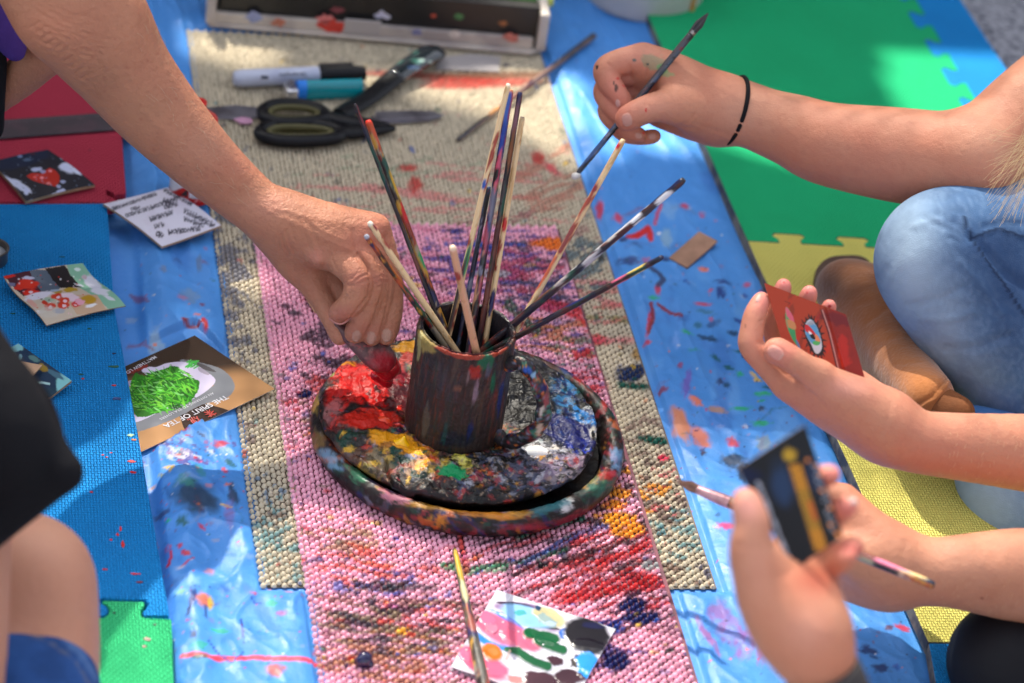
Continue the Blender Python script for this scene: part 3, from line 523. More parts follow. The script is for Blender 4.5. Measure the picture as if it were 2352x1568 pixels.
for p, w, c_ in (([(820, 1340), (870, 1352), (925, 1350)], 8, BLK), ([(1090, 1305), (1200, 1290), (1300, 1262)], 6, lin(20, 84, 60)), ([(1130, 1405), (1210, 1360), (1300, 1325)], 4, BLK), ([(1020, 1300), (1080, 1312), (1160, 1303)], 9, lin(60, 140, 100)), ([(1180, 1320), (1290, 1290), (1440, 1240)], 6, BLK), ([(1190, 1300), (1330, 1225), (1420, 1200)], 7, lin(40, 70, 130)), ([(1050, 1190), (1060, 1250), (1070, 1310)], 9, lin(200, 60, 44)), ([(860, 1340), (900, 1345), (1000, 1352)], 7, lin(60, 60, 70)), ([(1280, 1370), (1360, 1365), (1500, 1330)], 14, RED), ([(1380, 1290), (1450, 1270), (1500, 1240)], 11, RED), ([(1250, 700), (1330, 720), (1400, 790)], 14, lin(200, 40, 44)), ([(1170, 700), (1230, 760)], 12, lin(60, 90, 70)), ([(1190, 1235), (1260, 1212), (1340, 1190)], 6, lin(30, 110, 90))):
    PP.stroke(p, w, c_, alpha=.92, rough=.8, dry=.3)
for x, y, rx, ry, c_ in ((880, 1138, 10, 9, BLK), (1265, 560, 40, 14, lin(230, 120, 40)), (1130, 628, 36, 10, lin(170, 160, 170)), (1455, 1390, 40, 16, NAVY), (1470, 1420, 44, 14, NAVY), (1400, 1440, 34, 16, lin(24, 50, 130)), (1420, 1520, 40, 22, NAVY), (1500, 1300, 26, 10, lin(150, 150, 150)), (1550, 1300, 18, 9, lin(200, 80, 110)), (1420, 1190, 36, 14, lin(232, 160, 40)), (1440, 1215, 40, 20, lin(230, 150, 40)), (1410, 1160, 26, 12, lin(226, 140, 40)), (700, 905, 18, 8, NAVY), (925, 1450, 14, 10, lin(232, 170, 60)), (1255, 1300, 26, 9, BLK)):
    PP.blob(x, y, rx, ry, c_, rough=.7)
for _ in range(900):
    x, y = rnd.uniform(640, 1620), rnd.uniform(540, 1568); r = rnd.uniform(1.5, 5.5)
    PP.blob(x, y, r * rnd.uniform(1, 3), r, rnd.choice([RED, lin(200, 90, 90), DGRN, NAVY, BLK, YEL, ORG, MID, BRN, lin(150, 90, 110), lin(150, 90, 110), lin(120, 120, 170)]), rnd.uniform(-.4, .2), alpha=rnd.uniform(.3, .9))
b2 = tag(thing('pink_mat', '', 'mat', (.431, 1.88, .005)), 'pink beaded non-slip mat stained with streaks of paint, lying on the beige one', 'mat')
mk('bead_surface', Vp, Fp, M_bead, b2, col=PP.C)
mb_ = MB(); mb_.add(*box((.431, 1.878, .0050), (.272, .660, .0010))); mb_.build('gap_shade_sheet', M_gap2, b2, smooth=False)
# --- interlocking foam tiles
def foam(name, col, dirt=lin(70, 70, 80), dv=.25):
    return mat(name, col, .75, vary=dv, vscale=14, vcol=dirt, pattern=('weave', .00235, .0030, .0032), spec=.15, bump=[(40, .0006)])
TZ0, TZ1 = .0035, .0165
M_blue = foam('foam_blue', lin(30, 156, 240), lin(26, 130, 214)); M_green = foam('foam_green', lin(34, 204, 134), lin(30, 184, 118)); M_lgreen = foam('foam_light_green', lin(68, 226, 146), lin(56, 204, 130)); M_yel = foam('foam_yellow', lin(250, 240, 128), lin(228, 220, 112)); M_red = foam('foam_red', lin(210, 66, 92), lin(184, 54, 76))
M_side = mat('foam_edge', lin(120, 112, 100), .8, vary=.9, vscale=50, vcol=lin(44, 50, 66), bump=[(60, .001)])
def tile(px_poly, m, label, side=None, spots=()):
    t = thing('foam_tile', label, 'foam tile', (*np.mean(PXS(px_poly, 0), 0), TZ0), 'interlocking foam floor tiles')
    b = MB(); P = PXS(px_poly, TZ1); b.add(*prism(P, TZ0, TZ1)); o = b.build('slab', m, t, smooth=False, bevel=.0012)
    if side is not None:
        o.data.materials.append(side)
        for p in o.data.polygons:
            if abs(p.normal.z) < .5: p.material_index = 1
    for (x, y, r, e, c_) in spots:
        c0 = W(x, y, TZ1); n = 14; ang = rnd.uniform(0, 3)
        ring = [(c0[0] + r * (1 + .35 * rnd.uniform(-1, 1)) * cos(2 * pi * k / n), c0[1] + e * r * (1 + .35 * rnd.uniform(-1, 1)) * sin(2 * pi * k / n)) for k in range(n)]
        bb = MB(); bb.add(*prism(spline([(*q, 0) for q in ring], 3, True), TZ1 - .0003, TZ1 + .0004)); bb.build('paint_drip', drip_mat(c_), t)
    return t
_dm = {}
def drip_mat(c_):
    k = tuple(round(float(v), 3) for v in c_)
    if k not in _dm: _dm[k] = mat('dried_paint', c_, .4, vary=.3, vscale=200)
    return _dm[k]
sp = [(305, 1085, .0022, .6, RED), (302, 1060, .0026, .6, RED), (262, 842, .0042, .35, DGRN), (262, 812, .0015, .6, NAVY), (190, 870, .0014, .6, RED), (262, 885, .0016, .6, RED), (241, 1308, .002, .4, RED), (321, 1337, .0022, .4, DRED), (311, 1318, .0035, .25, RED), (210, 1130, .0012, .6, RED), (205, 755, .0015, .5, DGRN), (245, 1050, .001, .6, RED), (255, 1040, .001, .6, RED), (236, 1045, .001, .6, RED), (282, 1250, .0012, 3, RED), (277, 1215, .0009, 3, RED), (300, 1000, .003, .5, lin(150, 190, 150)), (308, 1010, .002, .5, ORG), (255, 1240, .001, 1, RED), (270, 1228, .0009, 2, RED), (268, 916, .0035, .5, lin(30, 60, 120)), (186, 860, .0020, .4, DGRN), (264, 690, .002, .4, lin(30, 40, 60)), (30, 720, .002, .4, DGRN), (143, 590, .002, .4, lin(14, 84, 110))]
tile([(-420, 470), (246, 466), (262, 700), (318, 1000), (387, 1396), (389, 1412), (331, 1414), (327, 1405), (337, 1395), (341, 1385), (336, 1376), (228, 1372), (226, 1380), (246, 1392), (250, 1402), (242, 1412), (150, 1410), (-420, 1400)], M_blue, 'bright blue foam tile under the painted cards, beside the crumpled blue sheet', spots=sp)
tile([(-420, 1424), (238, 1418), (246, 1412), (254, 1401), (250, 1391), (234, 1382), (236, 1378), (331, 1381), (333, 1386), (330, 1392), (322, 1402), (326, 1414), (334, 1419), (394, 1421), (404, 1680), (-420, 1680)], M_lgreen, 'green foam tile at the lower left, locked into the blue one', spots=[(338, 1468, .0024, .8, lin(160, 130, 120)), (331, 1485, .0016, .6, lin(160, 130, 120)), (262, 1408, .001, 1, BLK), (356, 1435, .0011, 1, lin(30, 90, 60))])
tile([(-420, 80), (255, 60), (272, 200), (290, 443), (262, 447), (258, 440), (242, 434), (246, 446), (268, 458), (262, 464), (-420, 462)], M_red, 'crimson foam tile beneath the black ruler', spots=[(206, 345, .001, .8, lin(110, 30, 50)), (120, 300, .001, .8, lin(110, 30, 50))])
def jig(a, b, n, t0, t1, neck, head, dep, side):
    "points from a to b with n dovetail tabs pushed out to one side"
    a = np.array(a, float); b = np.array(b, float); d = b - a; L = np.linalg.norm(d); u = d / L; nn = np.array([-u[1], u[0]]) * side; out = []
    for i in range(n):
        s = a + u * L * (t0 + (t1 - t0) * i / max(n - 1, 1)); r = dep * .22
        for q in ((-neck, 0), (-neck, dep * .35), (-head, dep * .72), (-head + r, dep), (head - r, dep), (head, dep * .72), (neck, dep * .35), (neck, 0)): out.append(s + u * q[0] + nn * q[1])
    return [a] + out + [b]
def toW(L): return [W(*p, TZ1)[:2] for p in L]
gy = toW([(1717, 552), (1868, 560)]); ya, yb = gy[0], gy[0] + nrm(np.append(gy[1] - gy[0], 0))[:2] * .53
seam = jig(ya, yb, 9, .075, .075 + .9, .0105, .0155, .0155, 1)
gb = [W(2092, -22, TZ1)[:2], W(2262, 262, TZ1)[:2]]; dv = nrm(np.append(gb[1] - gb[0], 0))[:2]
ga = gb[0] - dv * .25; ge = gb[1] + dv * .30
seam2 = jig(ga, ge, 14, .02, .98, .012, .019, .018, -1)       # tabs of the blue border reaching left
def outline_tile(P, m, label, side=None):
    t = thing('foam_tile', label, 'foam tile', (*np.mean(P, 0), TZ0), 'interlocking foam floor tiles')
    b = MB(); b.add(*prism(P, TZ0, TZ1)); o = b.build('slab', m, t, smooth=False, bevel=.0012)
    if side is not None:
        o.data.materials.append(side)
        for p in o.data.polygons:
            if abs(p.normal.z) < .5: p.material_index = 1
    return t
grn_poly = [q for q in seam] + [ge + [.0, 0]] + [q for q in seam2[::-1]] + [W(1418, -190, TZ1)[:2], W(1486, 30, TZ1)[:2]]
outline_tile(grn_poly, M_green, 'big emerald green foam tile behind the arm with the hair tie', M_side)
outer = [ga + [.045, .02], ge + [.060, .02]]
outline_tile([q for q in seam2] + [outer[1], outer[0]], M_blue, 'blue foam border strip with teeth locked into the green tile at the upper right')
yl = W(2132, 1474, TZ1)[:2]; yd = nrm(np.append(yb - ya, 0))[:2]
ylow = jig(yl, yl + yd * .52, 9, .068, .96, .0125, .0085, .0165, 1)
_off = lambda P, e: [p + np.array([-e * yd[1], e * yd[0]]) * 0 + np.array([0, -e]) for p in P]
outline_tile([q for q in _off(seam, .0006)] + [q for q in ylow[::-1]], M_yel, 'pale yellow foam tile under the suede boot', M_side)
outline_tile([q for q in _off(ylow, .0008)] + [ylow[-1] + np.array([0, -.35]), W(2172, 1700, TZ1)[:2]], M_blue, 'blue foam tile at the lower right corner, locked to the yellow one', M_side)
# --- canopy added beyond the frame, its holes cut to shape the patches of sun
holes = [[(425, 70), (640, 90), (640, 150), (560, 158), (425, 118)], [(700, 165), (1010, 175), (1010, 200), (880, 215), (700, 190)], [(940, 215), (1110, 262), (1235, 330), (1330, 395), (1330, 330), (1300, 200), (1265, 150), (1160, 165), (1010, 190)],
         [(1290, 190), (1330, 180), (1410, 300), (1440, 370), (1390, 372)], [(1420, 285), (1500, 250), (1600, 345), (1560, 360), (1450, 330)], [(2032, 150), (2420, 175), (2500, 330), (2080, 330)], [(1590, 300), (1800, 330), (2010, 400), (2180, 470), (2120, 492), (1860, 432), (1600, 352)], [(520, 615), (585, 640), (610, 700), (560, 690)], [(600, 640), (660, 680), (650, 700)]]
HC = 2.35; NETP = .40; cs = .011; nx, ny = 340, 260; x0c, y0c = -1.75, 2.72
cx_ = x0c + cs * (np.arange(nx) + .5); cy_ = y0c + cs * (np.arange(ny) + .5); CXg, CYg = np.meshgrid(cx_, cy_)
gp = np.stack([CXg.ravel() - sdir[0] / sdir[2] * HC, CYg.ravel() - sdir[1] / sdir[2] * HC, np.full(CXg.size, .005)], 1); gpx, _ = proj(gp)
hole = np.zeros(len(gp), bool)
for h in holes: hole |= poly_in(gpx, h)
# towards the painters cells are left out so part of the sun brightens that side
JJ, II = np.divmod(np.arange(len(gp)), nx); order = np.array([[0, 8, 2, 10], [12, 4, 14, 6], [3, 11, 1, 9], [15, 7, 13, 5]])[JJ % 4, II % 4] / 16.0
hole |= order < NETP * sst(800, 1180, gpx[:, 1] - .10 * (gpx[:, 0] - 1100))
xe = x0c + cs * np.arange(nx + 1); ye = y0c + cs * np.arange(ny + 1); XE, YE = np.meshgrid(xe, ye)
Vc = np.stack([XE.ravel(), YE.ravel(), np.full(XE.size, HC)], 1); Fcn = grid_faces(nx + 1, ny + 1)[~hole]
cn = thing('added_canopy', 'unseen dark green canopy on four poles, added and cut to shape the sun patches', 'canopy', (.1, 4.1, 0))
mk('cloth', Vc, Fcn, mat('added_canopy_cloth', (.05, .09, .06), .9), cn)
for sx in (x0c + .02, x0c + cs * nx - .02):
    for sy in (y0c + .02, y0c + cs * ny - .02):
        mbp = MB(); mbp.add(*tube([(sx, sy, -.01), (sx, sy, HC - .003)], .016)); mbp.build('added_pole', mat('pole_metal', (.5, .5, .5), .4, metal=1), cn)

# --- unseen wall, added to keep bright sky out of the reflections
wl = thing('added_wall', 'unseen dark wall added beyond the canopy to keep bright sky out of reflections', 'wall', (1, 6.6, 0))
mbw = MB(); mbw.add(*box((1, 6.7, 2.1), (16, .24, 4.4))); mbw.build('added_masonry', mat('added_masonry', lin(96, 78, 66), .9, vary=.5, vscale=6, bump=[(20, .01)]), wl, smooth=False)
mbw = MB(); mbw.add(*box((1, 6.7, 4.36), (16.1, .32, .1))); mbw.build('added_coping', mat('added_coping', lin(130, 126, 120), .9), wl, smooth=False)
# ---------------------------------------------------------------- palette tray with mug and brushes
M_crust = mat('paint_crust', rough=.46, paint=True, spec=.35, bump=[(260, .0006), (900, .0003)], rvar=.15); M_wet = mat('wet_paint', rough=.16, paint=True, spec=.5)
DK = lin(40, 32, 32)
def mottle(PC, cols, n, reg, sc_, seed, amax=.95):
    for k in range(n):
        PC.layer(*reg, cols[k % len(cols)], .57 + .03 * rnd.random(), (sc_ * rnd.uniform(.6, 1.6), sc_ * rnd.uniform(.4, 1)), rnd.uniform(-60, 60), amax, .07, seed + k)
MULTI = [lin(110, 44, 36), lin(30, 84, 72), lin(30, 44, 110), lin(190, 140, 60), lin(160, 60, 70), lin(90, 90, 110), lin(60, 50, 44), lin(200, 110, 50), lin(120, 130, 150), lin(20, 20, 26), lin(60, 120, 100)]
# outer tray
TC = np.array([.4349, 1.8755, .0095]); prof = [(.0, .004), (.095, .004), (.1065, .0045), (.1090, .012), (.1115, .0175), (.1150, .0200), (.1195, .0198), (.1235, .0160), (.1255, .0095), (.1235, .004), (.117, .0005), (.10, 0)]
pp = spline([(r, z, 0) for r, z in prof], 6); NT = 420; th = np.linspace(0, 2 * pi, NT, endpoint=False)
R_ = np.array([p[0] for p in pp]); Z_ = np.array([p[1] for p in pp]); RR, TT = np.meshgrid(R_, th); ZZ, _ = np.meshgrid(Z_, th)
RR = RR.ravel(); TT = TT.ravel(); ZZ = ZZ.ravel(); Vt = np.stack([TC[0] + RR * np.cos(TT), TC[1] + RR * np.sin(TT), TC[2] + ZZ], 1)
i = np.arange(NT * len(pp)).reshape(NT, len(pp)); j = np.roll(i, -1, 0); Ft = np.stack([i[:, :-1], j[:, :-1], j[:, 1:], i[:, 1:]], -1).reshape(-1, 4)
px, _ = proj(Vt); T_ = Paint(px, DK * 1.1); mottle(T_, [lin(90, 44, 38), lin(60, 34, 36), lin(40, 60, 60), lin(60, 60, 76), lin(110, 50, 44)], 8, (1075, 1000, 600, 450), 60, 40, .8); mottle(T_, MULTI, 9, (1075, 1000, 600, 450), 34, 60, .6)
for a in ((1015, 1163, 70, 9, lin(200, 150, 40), .05), (1150, 1185, 45, 10, lin(232, 160, 36), 0), (1195, 1178, 25, 8, lin(200, 150, 50), 0), (1090, 1178, 30, 8, lin(210, 140, 50), 0), (1302, 1158, 14, 11, WHT, .2), (1298, 1170, 8, 8, WHT, 0), (760, 1055, 26, 15, lin(150, 190, 220), .6), (820, 1090, 26, 12, lin(90, 170, 130), .6), (905, 1140, 30, 10, lin(210, 140, 160), .3), (730, 1010, 18, 20, lin(160, 130, 80), 0), (1260, 1165, 40, 14, TEAL, -.2), (1380, 1120, 34, 22, lin(70, 130, 110), -.6), (1400, 1090, 20, 16, RED, 0), (1415, 1050, 14, 24, lin(120, 160, 200), 0), (1010, 1195, 14, 12, lin(220, 150, 30), 0), (1220, 1210, 50, 10, lin(170, 60, 80), 0), (1320, 1190, 40, 12, lin(160, 50, 70), -.4), (725, 925, 10, 20, lin(170, 140, 70), 0), (875, 1110, 30, 8, lin(100, 90, 120), .4), (1390, 920, 8, 16, RED, 0), (1330, 870, 14, 10, RED, .6), (1300, 850, 20, 8, lin(40, 80, 150), .6), (1280, 830, 24, 6, TEAL, .5)):
    T_.blob(*a, rough=1.2, alpha=.62, soft=.55, fq=2)
T_.put(np.arange(len(RR)), .92 * sst(.1095, .1075, RR), lin(16, 14, 18))  # tray floor blackened: crevice shade around the crust put into the colour
tray = tag(thing('palette_tray', '', 'palette tray', TC), 'round palette tray caked in dried paint, lying on the pink mat', 'palette')
Nn = normals(Vt, Ft); Vt = Vt + Nn * (.0012 * (fbm(Vt[:, 0] * 160, Vt[:, 1] * 160, 3, 3, Vt[:, 2] * 160) - .5) * 2 + np.minimum(T_.H, 1) * 0)[:, None]
mk('outer_dish', Vt, Ft, M_crust, tray, col=T_.C ** 1.22)
# inner crust disc
IC = np.array([.4262, 1.8772, .0130]); nr, na = 200, 900
rr = np.concatenate([np.linspace(.002, .1072, nr), .1072 + .0035 * np.sin(np.linspace(.15, pi / 2, 9)), .1102 - np.linspace(.001, .014, 8)]); zz = np.concatenate([np.zeros(nr), -.0035 * (1 - np.cos(np.linspace(.15, pi / 2, 9))), -np.linspace(.0045, .018, 8)])
TT, RR = np.meshgrid(np.linspace(0, 2 * pi, na, endpoint=False), rr); _, ZZ = np.meshgrid(np.zeros(na), zz); TT = TT.ravel(); RR = RR.ravel(); ZZ = ZZ.ravel()
RR = RR * (1 + .012 * (vn(np.cos(TT) * 3, np.sin(TT) * 3, 4) - .5) + .010 * (fbm(np.cos(TT) * 14, np.sin(TT) * 14, 5) - .5) * (RR > .09))
xw = IC[0] + RR * np.cos(TT); yw = IC[1] + RR * np.sin(TT); TOP = .0225
hump = .004 * np.exp(-((RR - .078) / .026) ** 2) - .004 * sst(.055, .035, RR)
crust = .0026 * (fbm(xw * 90, yw * 90, 71, 4) - .5) * 2 + .0035 * np.maximum(fbm(xw * 45, yw * 45, 72, 3) - .52, 0) * 6 * .5 + .0012 * ridged(xw * 150, yw * 150, 73, 2)
zw = IC[2] + TOP + ZZ + (hump + crust * sst(.030, .055, RR)) * np.where(ZZ < -.004, .3, 1)
px, _ = proj(np.stack([xw, yw, IC[2] + TOP + np.minimum(ZZ, 0) * 1.0], 1)); K = Paint(px, DK); ZK = lambda x, y: (649.4 + x / 2.53, 649.4 + y / 2.53)
def kb(x, y, rx, ry, c_, rot=0, h=0, **kw): a, b = ZK(x, y); K.blob(a, b, rx / 2.53, ry / 2.53, c_, radians(rot), h=h, **kw)
mottle(K, MULTI, 12, (1060, 960, 420, 300), 26, 200, .6)
kb(1450, 620, 280, 220, lin(26, 26, 32), alpha=.75); kb(1050, 1240, 420, 60, lin(28, 24, 28), 4, alpha=.8); kb(480, 1060, 170, 90, lin(110, 84, 70), 30, alpha=.7); kb(900, 1080, 330, 70, lin(96, 78, 70), 8, alpha=.7)
kb(480, 600, 250, 110, lin(196, 14, 16), 20, .0005); kb(560, 540, 170, 80, lin(170, 16, 34), 10); kb(660, 590, 130, 60, lin(150, 20, 48), 10, alpha=.8); kb(420, 600, 130, 90, lin(226, 20, 12), 50, .0007); kb(330, 690, 90, 60, lin(200, 30, 24)); kb(690, 690, 100, 90, lin(60, 20, 32), 0, alpha=.8)
kb(500, 810, 160, 56, lin(206, 44, 24), -6, .0005); kb(560, 830, 120, 40, lin(196, 40, 30)); kb(290, 760, 55, 80, lin(190, 130, 130), 15, alpha=.7); kb(330, 850, 80, 50, lin(120, 60, 60), 30, alpha=.7)
kb(370, 930, 60, 60, lin(20, 70, 60), 20); kb(700, 990, 190, 60, lin(214, 150, 20), 22, .0004, rough=.8); kb(600, 930, 110, 40, lin(226, 160, 20), 10, rough=.8); kb(780, 1010, 60, 40, lin(236, 176, 10), 30, .0004); kb(620, 1000, 60, 50, lin(150, 100, 60), 0, alpha=.7); kb(560, 1050, 110, 46, lin(150, 140, 110), 20, alpha=.6, rough=1)
kb(650, 1000, 36, 26, lin(16, 76, 66)); kb(740, 1090, 110, 42, lin(14, 66, 58), 20, rough=.9); kb(810, 1130, 50, 30, lin(14, 60, 54)); kb(990, 1130, 84, 36, lin(16, 150, 96), 12, .0006, rough=.9); kb(930, 1080, 40, 30, lin(150, 170, 90), 0, alpha=.7); kb(1010, 1145, 26, 20, lin(14, 60, 54), 0)
kb(1060, 1070, 76, 36, lin(196, 186, 84), 22, .0005, rough=.9); kb(1020, 1060, 44, 20, lin(220, 212, 120), 10); kb(800, 1090, 30, 40, lin(230, 160, 50), 40, rough=.9); kb(780, 1040, 60, 20, lin(200, 120, 70), 20, alpha=.8, rough=1); kb(500, 1110, 60, 40, lin(130, 120, 50), 20, alpha=.7, rough=.9)
kb(1230, 1060, 150, 42, lin(10, 10, 13), 6, .0004); kb(1160, 1040, 90, 26, lin(16, 16, 18)); kb(1140, 1155, 34, 26, lin(220, 110, 140)); kb(1170, 1130, 36, 16, lin(228, 150, 70)); kb(1085, 1140, 22, 22, lin(24, 24, 90)); kb(1200, 1230, 44, 26, lin(14, 14, 20))
kb(1480, 990, 150, 40, lin(190, 190, 194), 0, .0004, rough=1); kb(1530, 1060, 170, 60, lin(120, 122, 140), 10, alpha=.75, rough=1); kb(1450, 1130, 200, 60, lin(96, 100, 122), 4, alpha=.7, rough=1); kb(1600, 1080, 120, 50, lin(140, 122, 144), -20, alpha=.7, rough=1); kb(1700, 1050, 50, 40, lin(130, 110, 130), alpha=.8); kb(1650, 960, 90, 26, lin(196, 190, 184), -10, rough=1); kb(1500, 1200, 160, 26, lin(60, 66, 84), -4, alpha=.8); kb(1640, 1140, 130, 24, lin(150, 140, 150), -22, alpha=.7, rough=1)

kb(1640, 870, 200, 100, lin(12, 22, 84), 20, rough=.7); kb(1720, 960, 70, 60, lin(14, 50, 150), 10, rough=.8); kb(1550, 880, 90, 60, lin(14, 14, 50), 0); kb(1680, 690, 140, 100, lin(60, 130, 176), 30, alpha=.85, rough=.9); kb(1600, 620, 70, 50, lin(70, 140, 170), 30, alpha=.8, rough=.9); kb(1750, 790, 90, 40, lin(50, 130, 190), 20, rough=1); kb(1740, 650, 44, 36, lin(14, 90, 96), 20, rough=.9); kb(1760, 720, 66, 34, lin(190, 190, 184), 40, alpha=.85, rough=1); kb(1740, 700, 40, 30, lin(16, 20, 26), 40, rough=1); kb(1460, 700, 66, 40, lin(40, 100, 180), 20, alpha=.85, rough=.9); kb(1800, 880, 24, 34, lin(200, 196, 186), 0); kb(1805, 885, 12, 18, BLK)
kb(740, 400, 80, 60, lin(206, 150, 30), 0, .0005, rough=.9); kb(720, 470, 60, 50, lin(196, 80, 70), 0, rough=.9); kb(790, 350, 30, 18, lin(170, 190, 190)); kb(380, 480, 50, 16, lin(224, 150, 30), 0); kb(280, 530, 26, 26, lin(150, 160, 90)); kb(690, 320, 60, 20, lin(24, 70, 70)); kb(1450, 480, 200, 40, lin(50, 50, 60), 25, alpha=.8)
for (x0, y0, x1, y1, n, cs_) in ((250, 450, 700, 850, 60, [lin(226, 30, 16), lin(120, 14, 20), lin(60, 20, 24), lin(240, 60, 40), lin(24, 20, 24)]), (350, 900, 1000, 1200, 130, [ORG, lin(210, 170, 70), DGRN, lin(190, 60, 60), lin(150, 150, 170), BLK, lin(220, 180, 60), lin(60, 50, 50), lin(210, 170, 140)]), (1000, 1000, 1750, 1280, 190, [BLK, lin(20, 20, 30), lin(180, 180, 190), lin(90, 100, 130), lin(40, 60, 90), lin(170, 60, 60), lin(200, 150, 70)]), (1300, 500, 1850, 980, 150, [BLK, lin(16, 30, 80), lin(170, 180, 180), lin(40, 110, 170), lin(30, 60, 120), lin(20, 20, 30)])):
    for _ in range(n):
        r = rnd.uniform(4, 17); kb(rnd.uniform(x0, x1), rnd.uniform(y0, y1), r * rnd.uniform(1, 2.6), r, rnd.choice(cs_), rnd.uniform(-60, 60), rnd.uniform(0, .0005), rough=1.3, soft=.5, alpha=rnd.uniform(.35, .9), fq=2.2)
kb(1400, 700, 110, 130, lin(20, 20, 26), alpha=.85, rough=.6, soft=.4); kb(1390, 560, 60, 60, lin(20, 20, 26), alpha=.8); kb(1440, 690, 26, 18, lin(40, 90, 160)); kb(1400, 800, 40, 20, lin(70, 66, 76), alpha=.8)
K.layer(1300, 1000, 330, 260, lin(12, 12, 16), .50, (13, 8), 0, .75, .07, 501); K.layer(1000, 1100, 360, 140, lin(22, 18, 20), .54, (13, 8), 0, .6, .07, 502); K.layer(830, 900, 200, 200, lin(70, 14, 16), .57, (8, 6), 0, .7, .05, 503); K.layer(1330, 920, 120, 160, lin(16, 30, 90), .52, (16, 10), 0, .7, .06, 504)
K.layer(1100, 1090, 420, 120, lin(170, 150, 130), .64, (6, 4), 0, .6, .05, 505); K.layer(1330, 1010, 150, 200, lin(150, 156, 176), .65, (7, 4), 0, .6, .05, 506); K.blob(1212, 925, 56, 72, lin(15, 14, 18), alpha=.93, soft=.3, rough=.3)
kb(680, 955, 130, 42, lin(226, 160, 16), 16, rough=1.1, fq=2); kb(770, 1010, 50, 26, lin(232, 170, 14), 30, rough=1); kb(420, 600, 120, 80, lin(200, 16, 14), 40, rough=.9, alpha=.8); kb(520, 812, 150, 46, lin(206, 44, 24), -6, rough=.9, alpha=.85); kb(980, 1132, 70, 28, lin(16, 150, 96), 12, rough=1); kb(1640, 880, 150, 70, lin(12, 24, 100), 20, alpha=.7, rough=1)
zw = zw + K.H
# the crack in the crust
cr_, _, _ = seg_dist(px, [ZK(605, 1060), ZK(612, 1130), ZK(640, 1185), ZK(760, 1240)]); zw = zw - .005 * np.exp(-(cr_ / 3.2) ** 2)
cr_, _, _ = seg_dist(px, [ZK(205, 600), ZK(225, 760), ZK(330, 930)]); zw = zw - .002 * np.exp(-(cr_ / 3) ** 2)
i = np.arange(len(rr) * na).reshape(len(rr), na); j = np.roll(i, -1, 1); Fi = np.stack([i[:-1], i[1:], j[1:], j[:-1]], -1).reshape(-1, 4)
mk('crusted_disc', np.stack([xw, yw, zw], 1), Fi, M_crust, tray, col=K.C ** 1.18)
for nm, (x, y), r_, c_, pk in (('orange_dab', (588, 797), .0062, lin(240, 74, 38), 0), ('white_dab', (1480, 985), .0105, lin(234, 232, 228), 0), ('yellow_dab', (682, 940), .0082, lin(250, 190, 6), 1), ('black_dab', (1255, 1048), .006, lin(12, 12, 14), 0)):
    q = W(*ZK(x, y), .0385); fl = Flesh(0, .0007); fl.raw([(q + [-r_ * .5, .001, -.002], r_ * .52), (q + [r_ * .5, -.001, -.002], r_ * .50)], .003); fl.raw([(q + [0, 0, -.0015], r_ * .62)], .004)
    if pk: fl.raw([(q + [.001, 0, .002], r_ * .36), (q + [.003, .002, .006], r_ * .14)], .004)
    V, Q = fl.mesh(1); mk(nm, V, Q, mat(nm, c_, .2, sss=.05, coat=.2), tray)
# mug
MC = np.array([.4190, 1.862, .0315]); MH = .0985; MR = .0382
mprof = [(0, .001), (MR - .006, .001), (MR - .0015, .003), (MR, .008), (MR, .03), (MR, .06), (MR, .09), (MR + .0003, MH - .003), (MR - .0008, MH), (MR - .0032, MH - .0008), (MR - .0042, MH - .004), (MR - .0042, .05), (MR - .0042, .01), (.02, .006), (0, .006)]
pp = [(r, z) for r, z, _ in [tuple(q) for q in spline([(a, b, 0) for a, b in mprof], 8)]]; NT = 260
V, Fc = lathe(pp, MC, NT); V = np.array(V); Fc = np.array(Fc)
ang = np.arctan2(V[:, 1] - MC[1], V[:, 0] - MC[0]); zc = V[:, 2] - MC[2]; Q_ = Paint(np.stack([ang / (2 * pi) * 1000, zc * 6000], 1), lin(48, 38, 35))
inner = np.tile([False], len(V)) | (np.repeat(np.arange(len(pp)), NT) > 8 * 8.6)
for k in range(46):
    c_ = rnd.choice([lin(96, 48, 34), lin(60, 46, 40), lin(84, 66, 48), lin(30, 34, 50), lin(110, 50, 34), lin(50, 60, 56), lin(30, 28, 34), lin(84, 72, 60), lin(24, 50, 46), lin(60, 54, 62), lin(110, 48, 30), lin(30, 30, 50)])
    Q_.layer(rnd.uniform(-500, 500), rnd.uniform(100, 620), rnd.uniform(60, 180), rnd.uniform(140, 420), c_, .54, (9 * rnd.uniform(.6, 2), 170), rnd.uniform(-4, 4), .5, .10)
A0 = math.atan2(-1, -.12) / (2 * pi) * 1000      # the side that faces the viewer
def mp_(dx, z, w, h, c_, **kw): Q_.blob(A0 + dx, z * 6000, w, h, c_, rough=.9, **kw)
mp_(0, .1, 140, 24, lin(150, 50, 28), alpha=.9); mp_(-170, .095, 50, 40, lin(150, 130, 70), alpha=.9); mp_(-190, .09, 16, 90, lin(170, 160, 110), alpha=.7); mp_(60, .092, 26, 40, lin(24, 90, 62)); mp_(30, .085, 22, 30, lin(150, 40, 30)); mp_(10, .08, 7, 36, lin(130, 112, 112), alpha=.6); mp_(75, .085, 8, 40, lin(80, 84, 100), alpha=.7); mp_(40, .065, 8, 60, lin(130, 110, 120)); mp_(-20, .068, 12, 9, lin(120, 80, 60), alpha=.7); mp_(100, .072, 10, 50, lin(24, 90, 60)); mp_(120, .058, 8, 34, lin(120, 40, 30), alpha=.6); mp_(150, .05, 14, 90, lin(24, 34, 90)); mp_(-60, .05, 8, 60, lin(60, 34, 30)); mp_(0, .02, 60, 40, lin(24, 28, 40)); mp_(-110, .03, 12, 90, lin(110, 100, 84), alpha=.4); mp_(40, .03, 8, 70, lin(20, 36, 80)); mp_(-40, .025, 7, 60, lin(24, 60, 60))
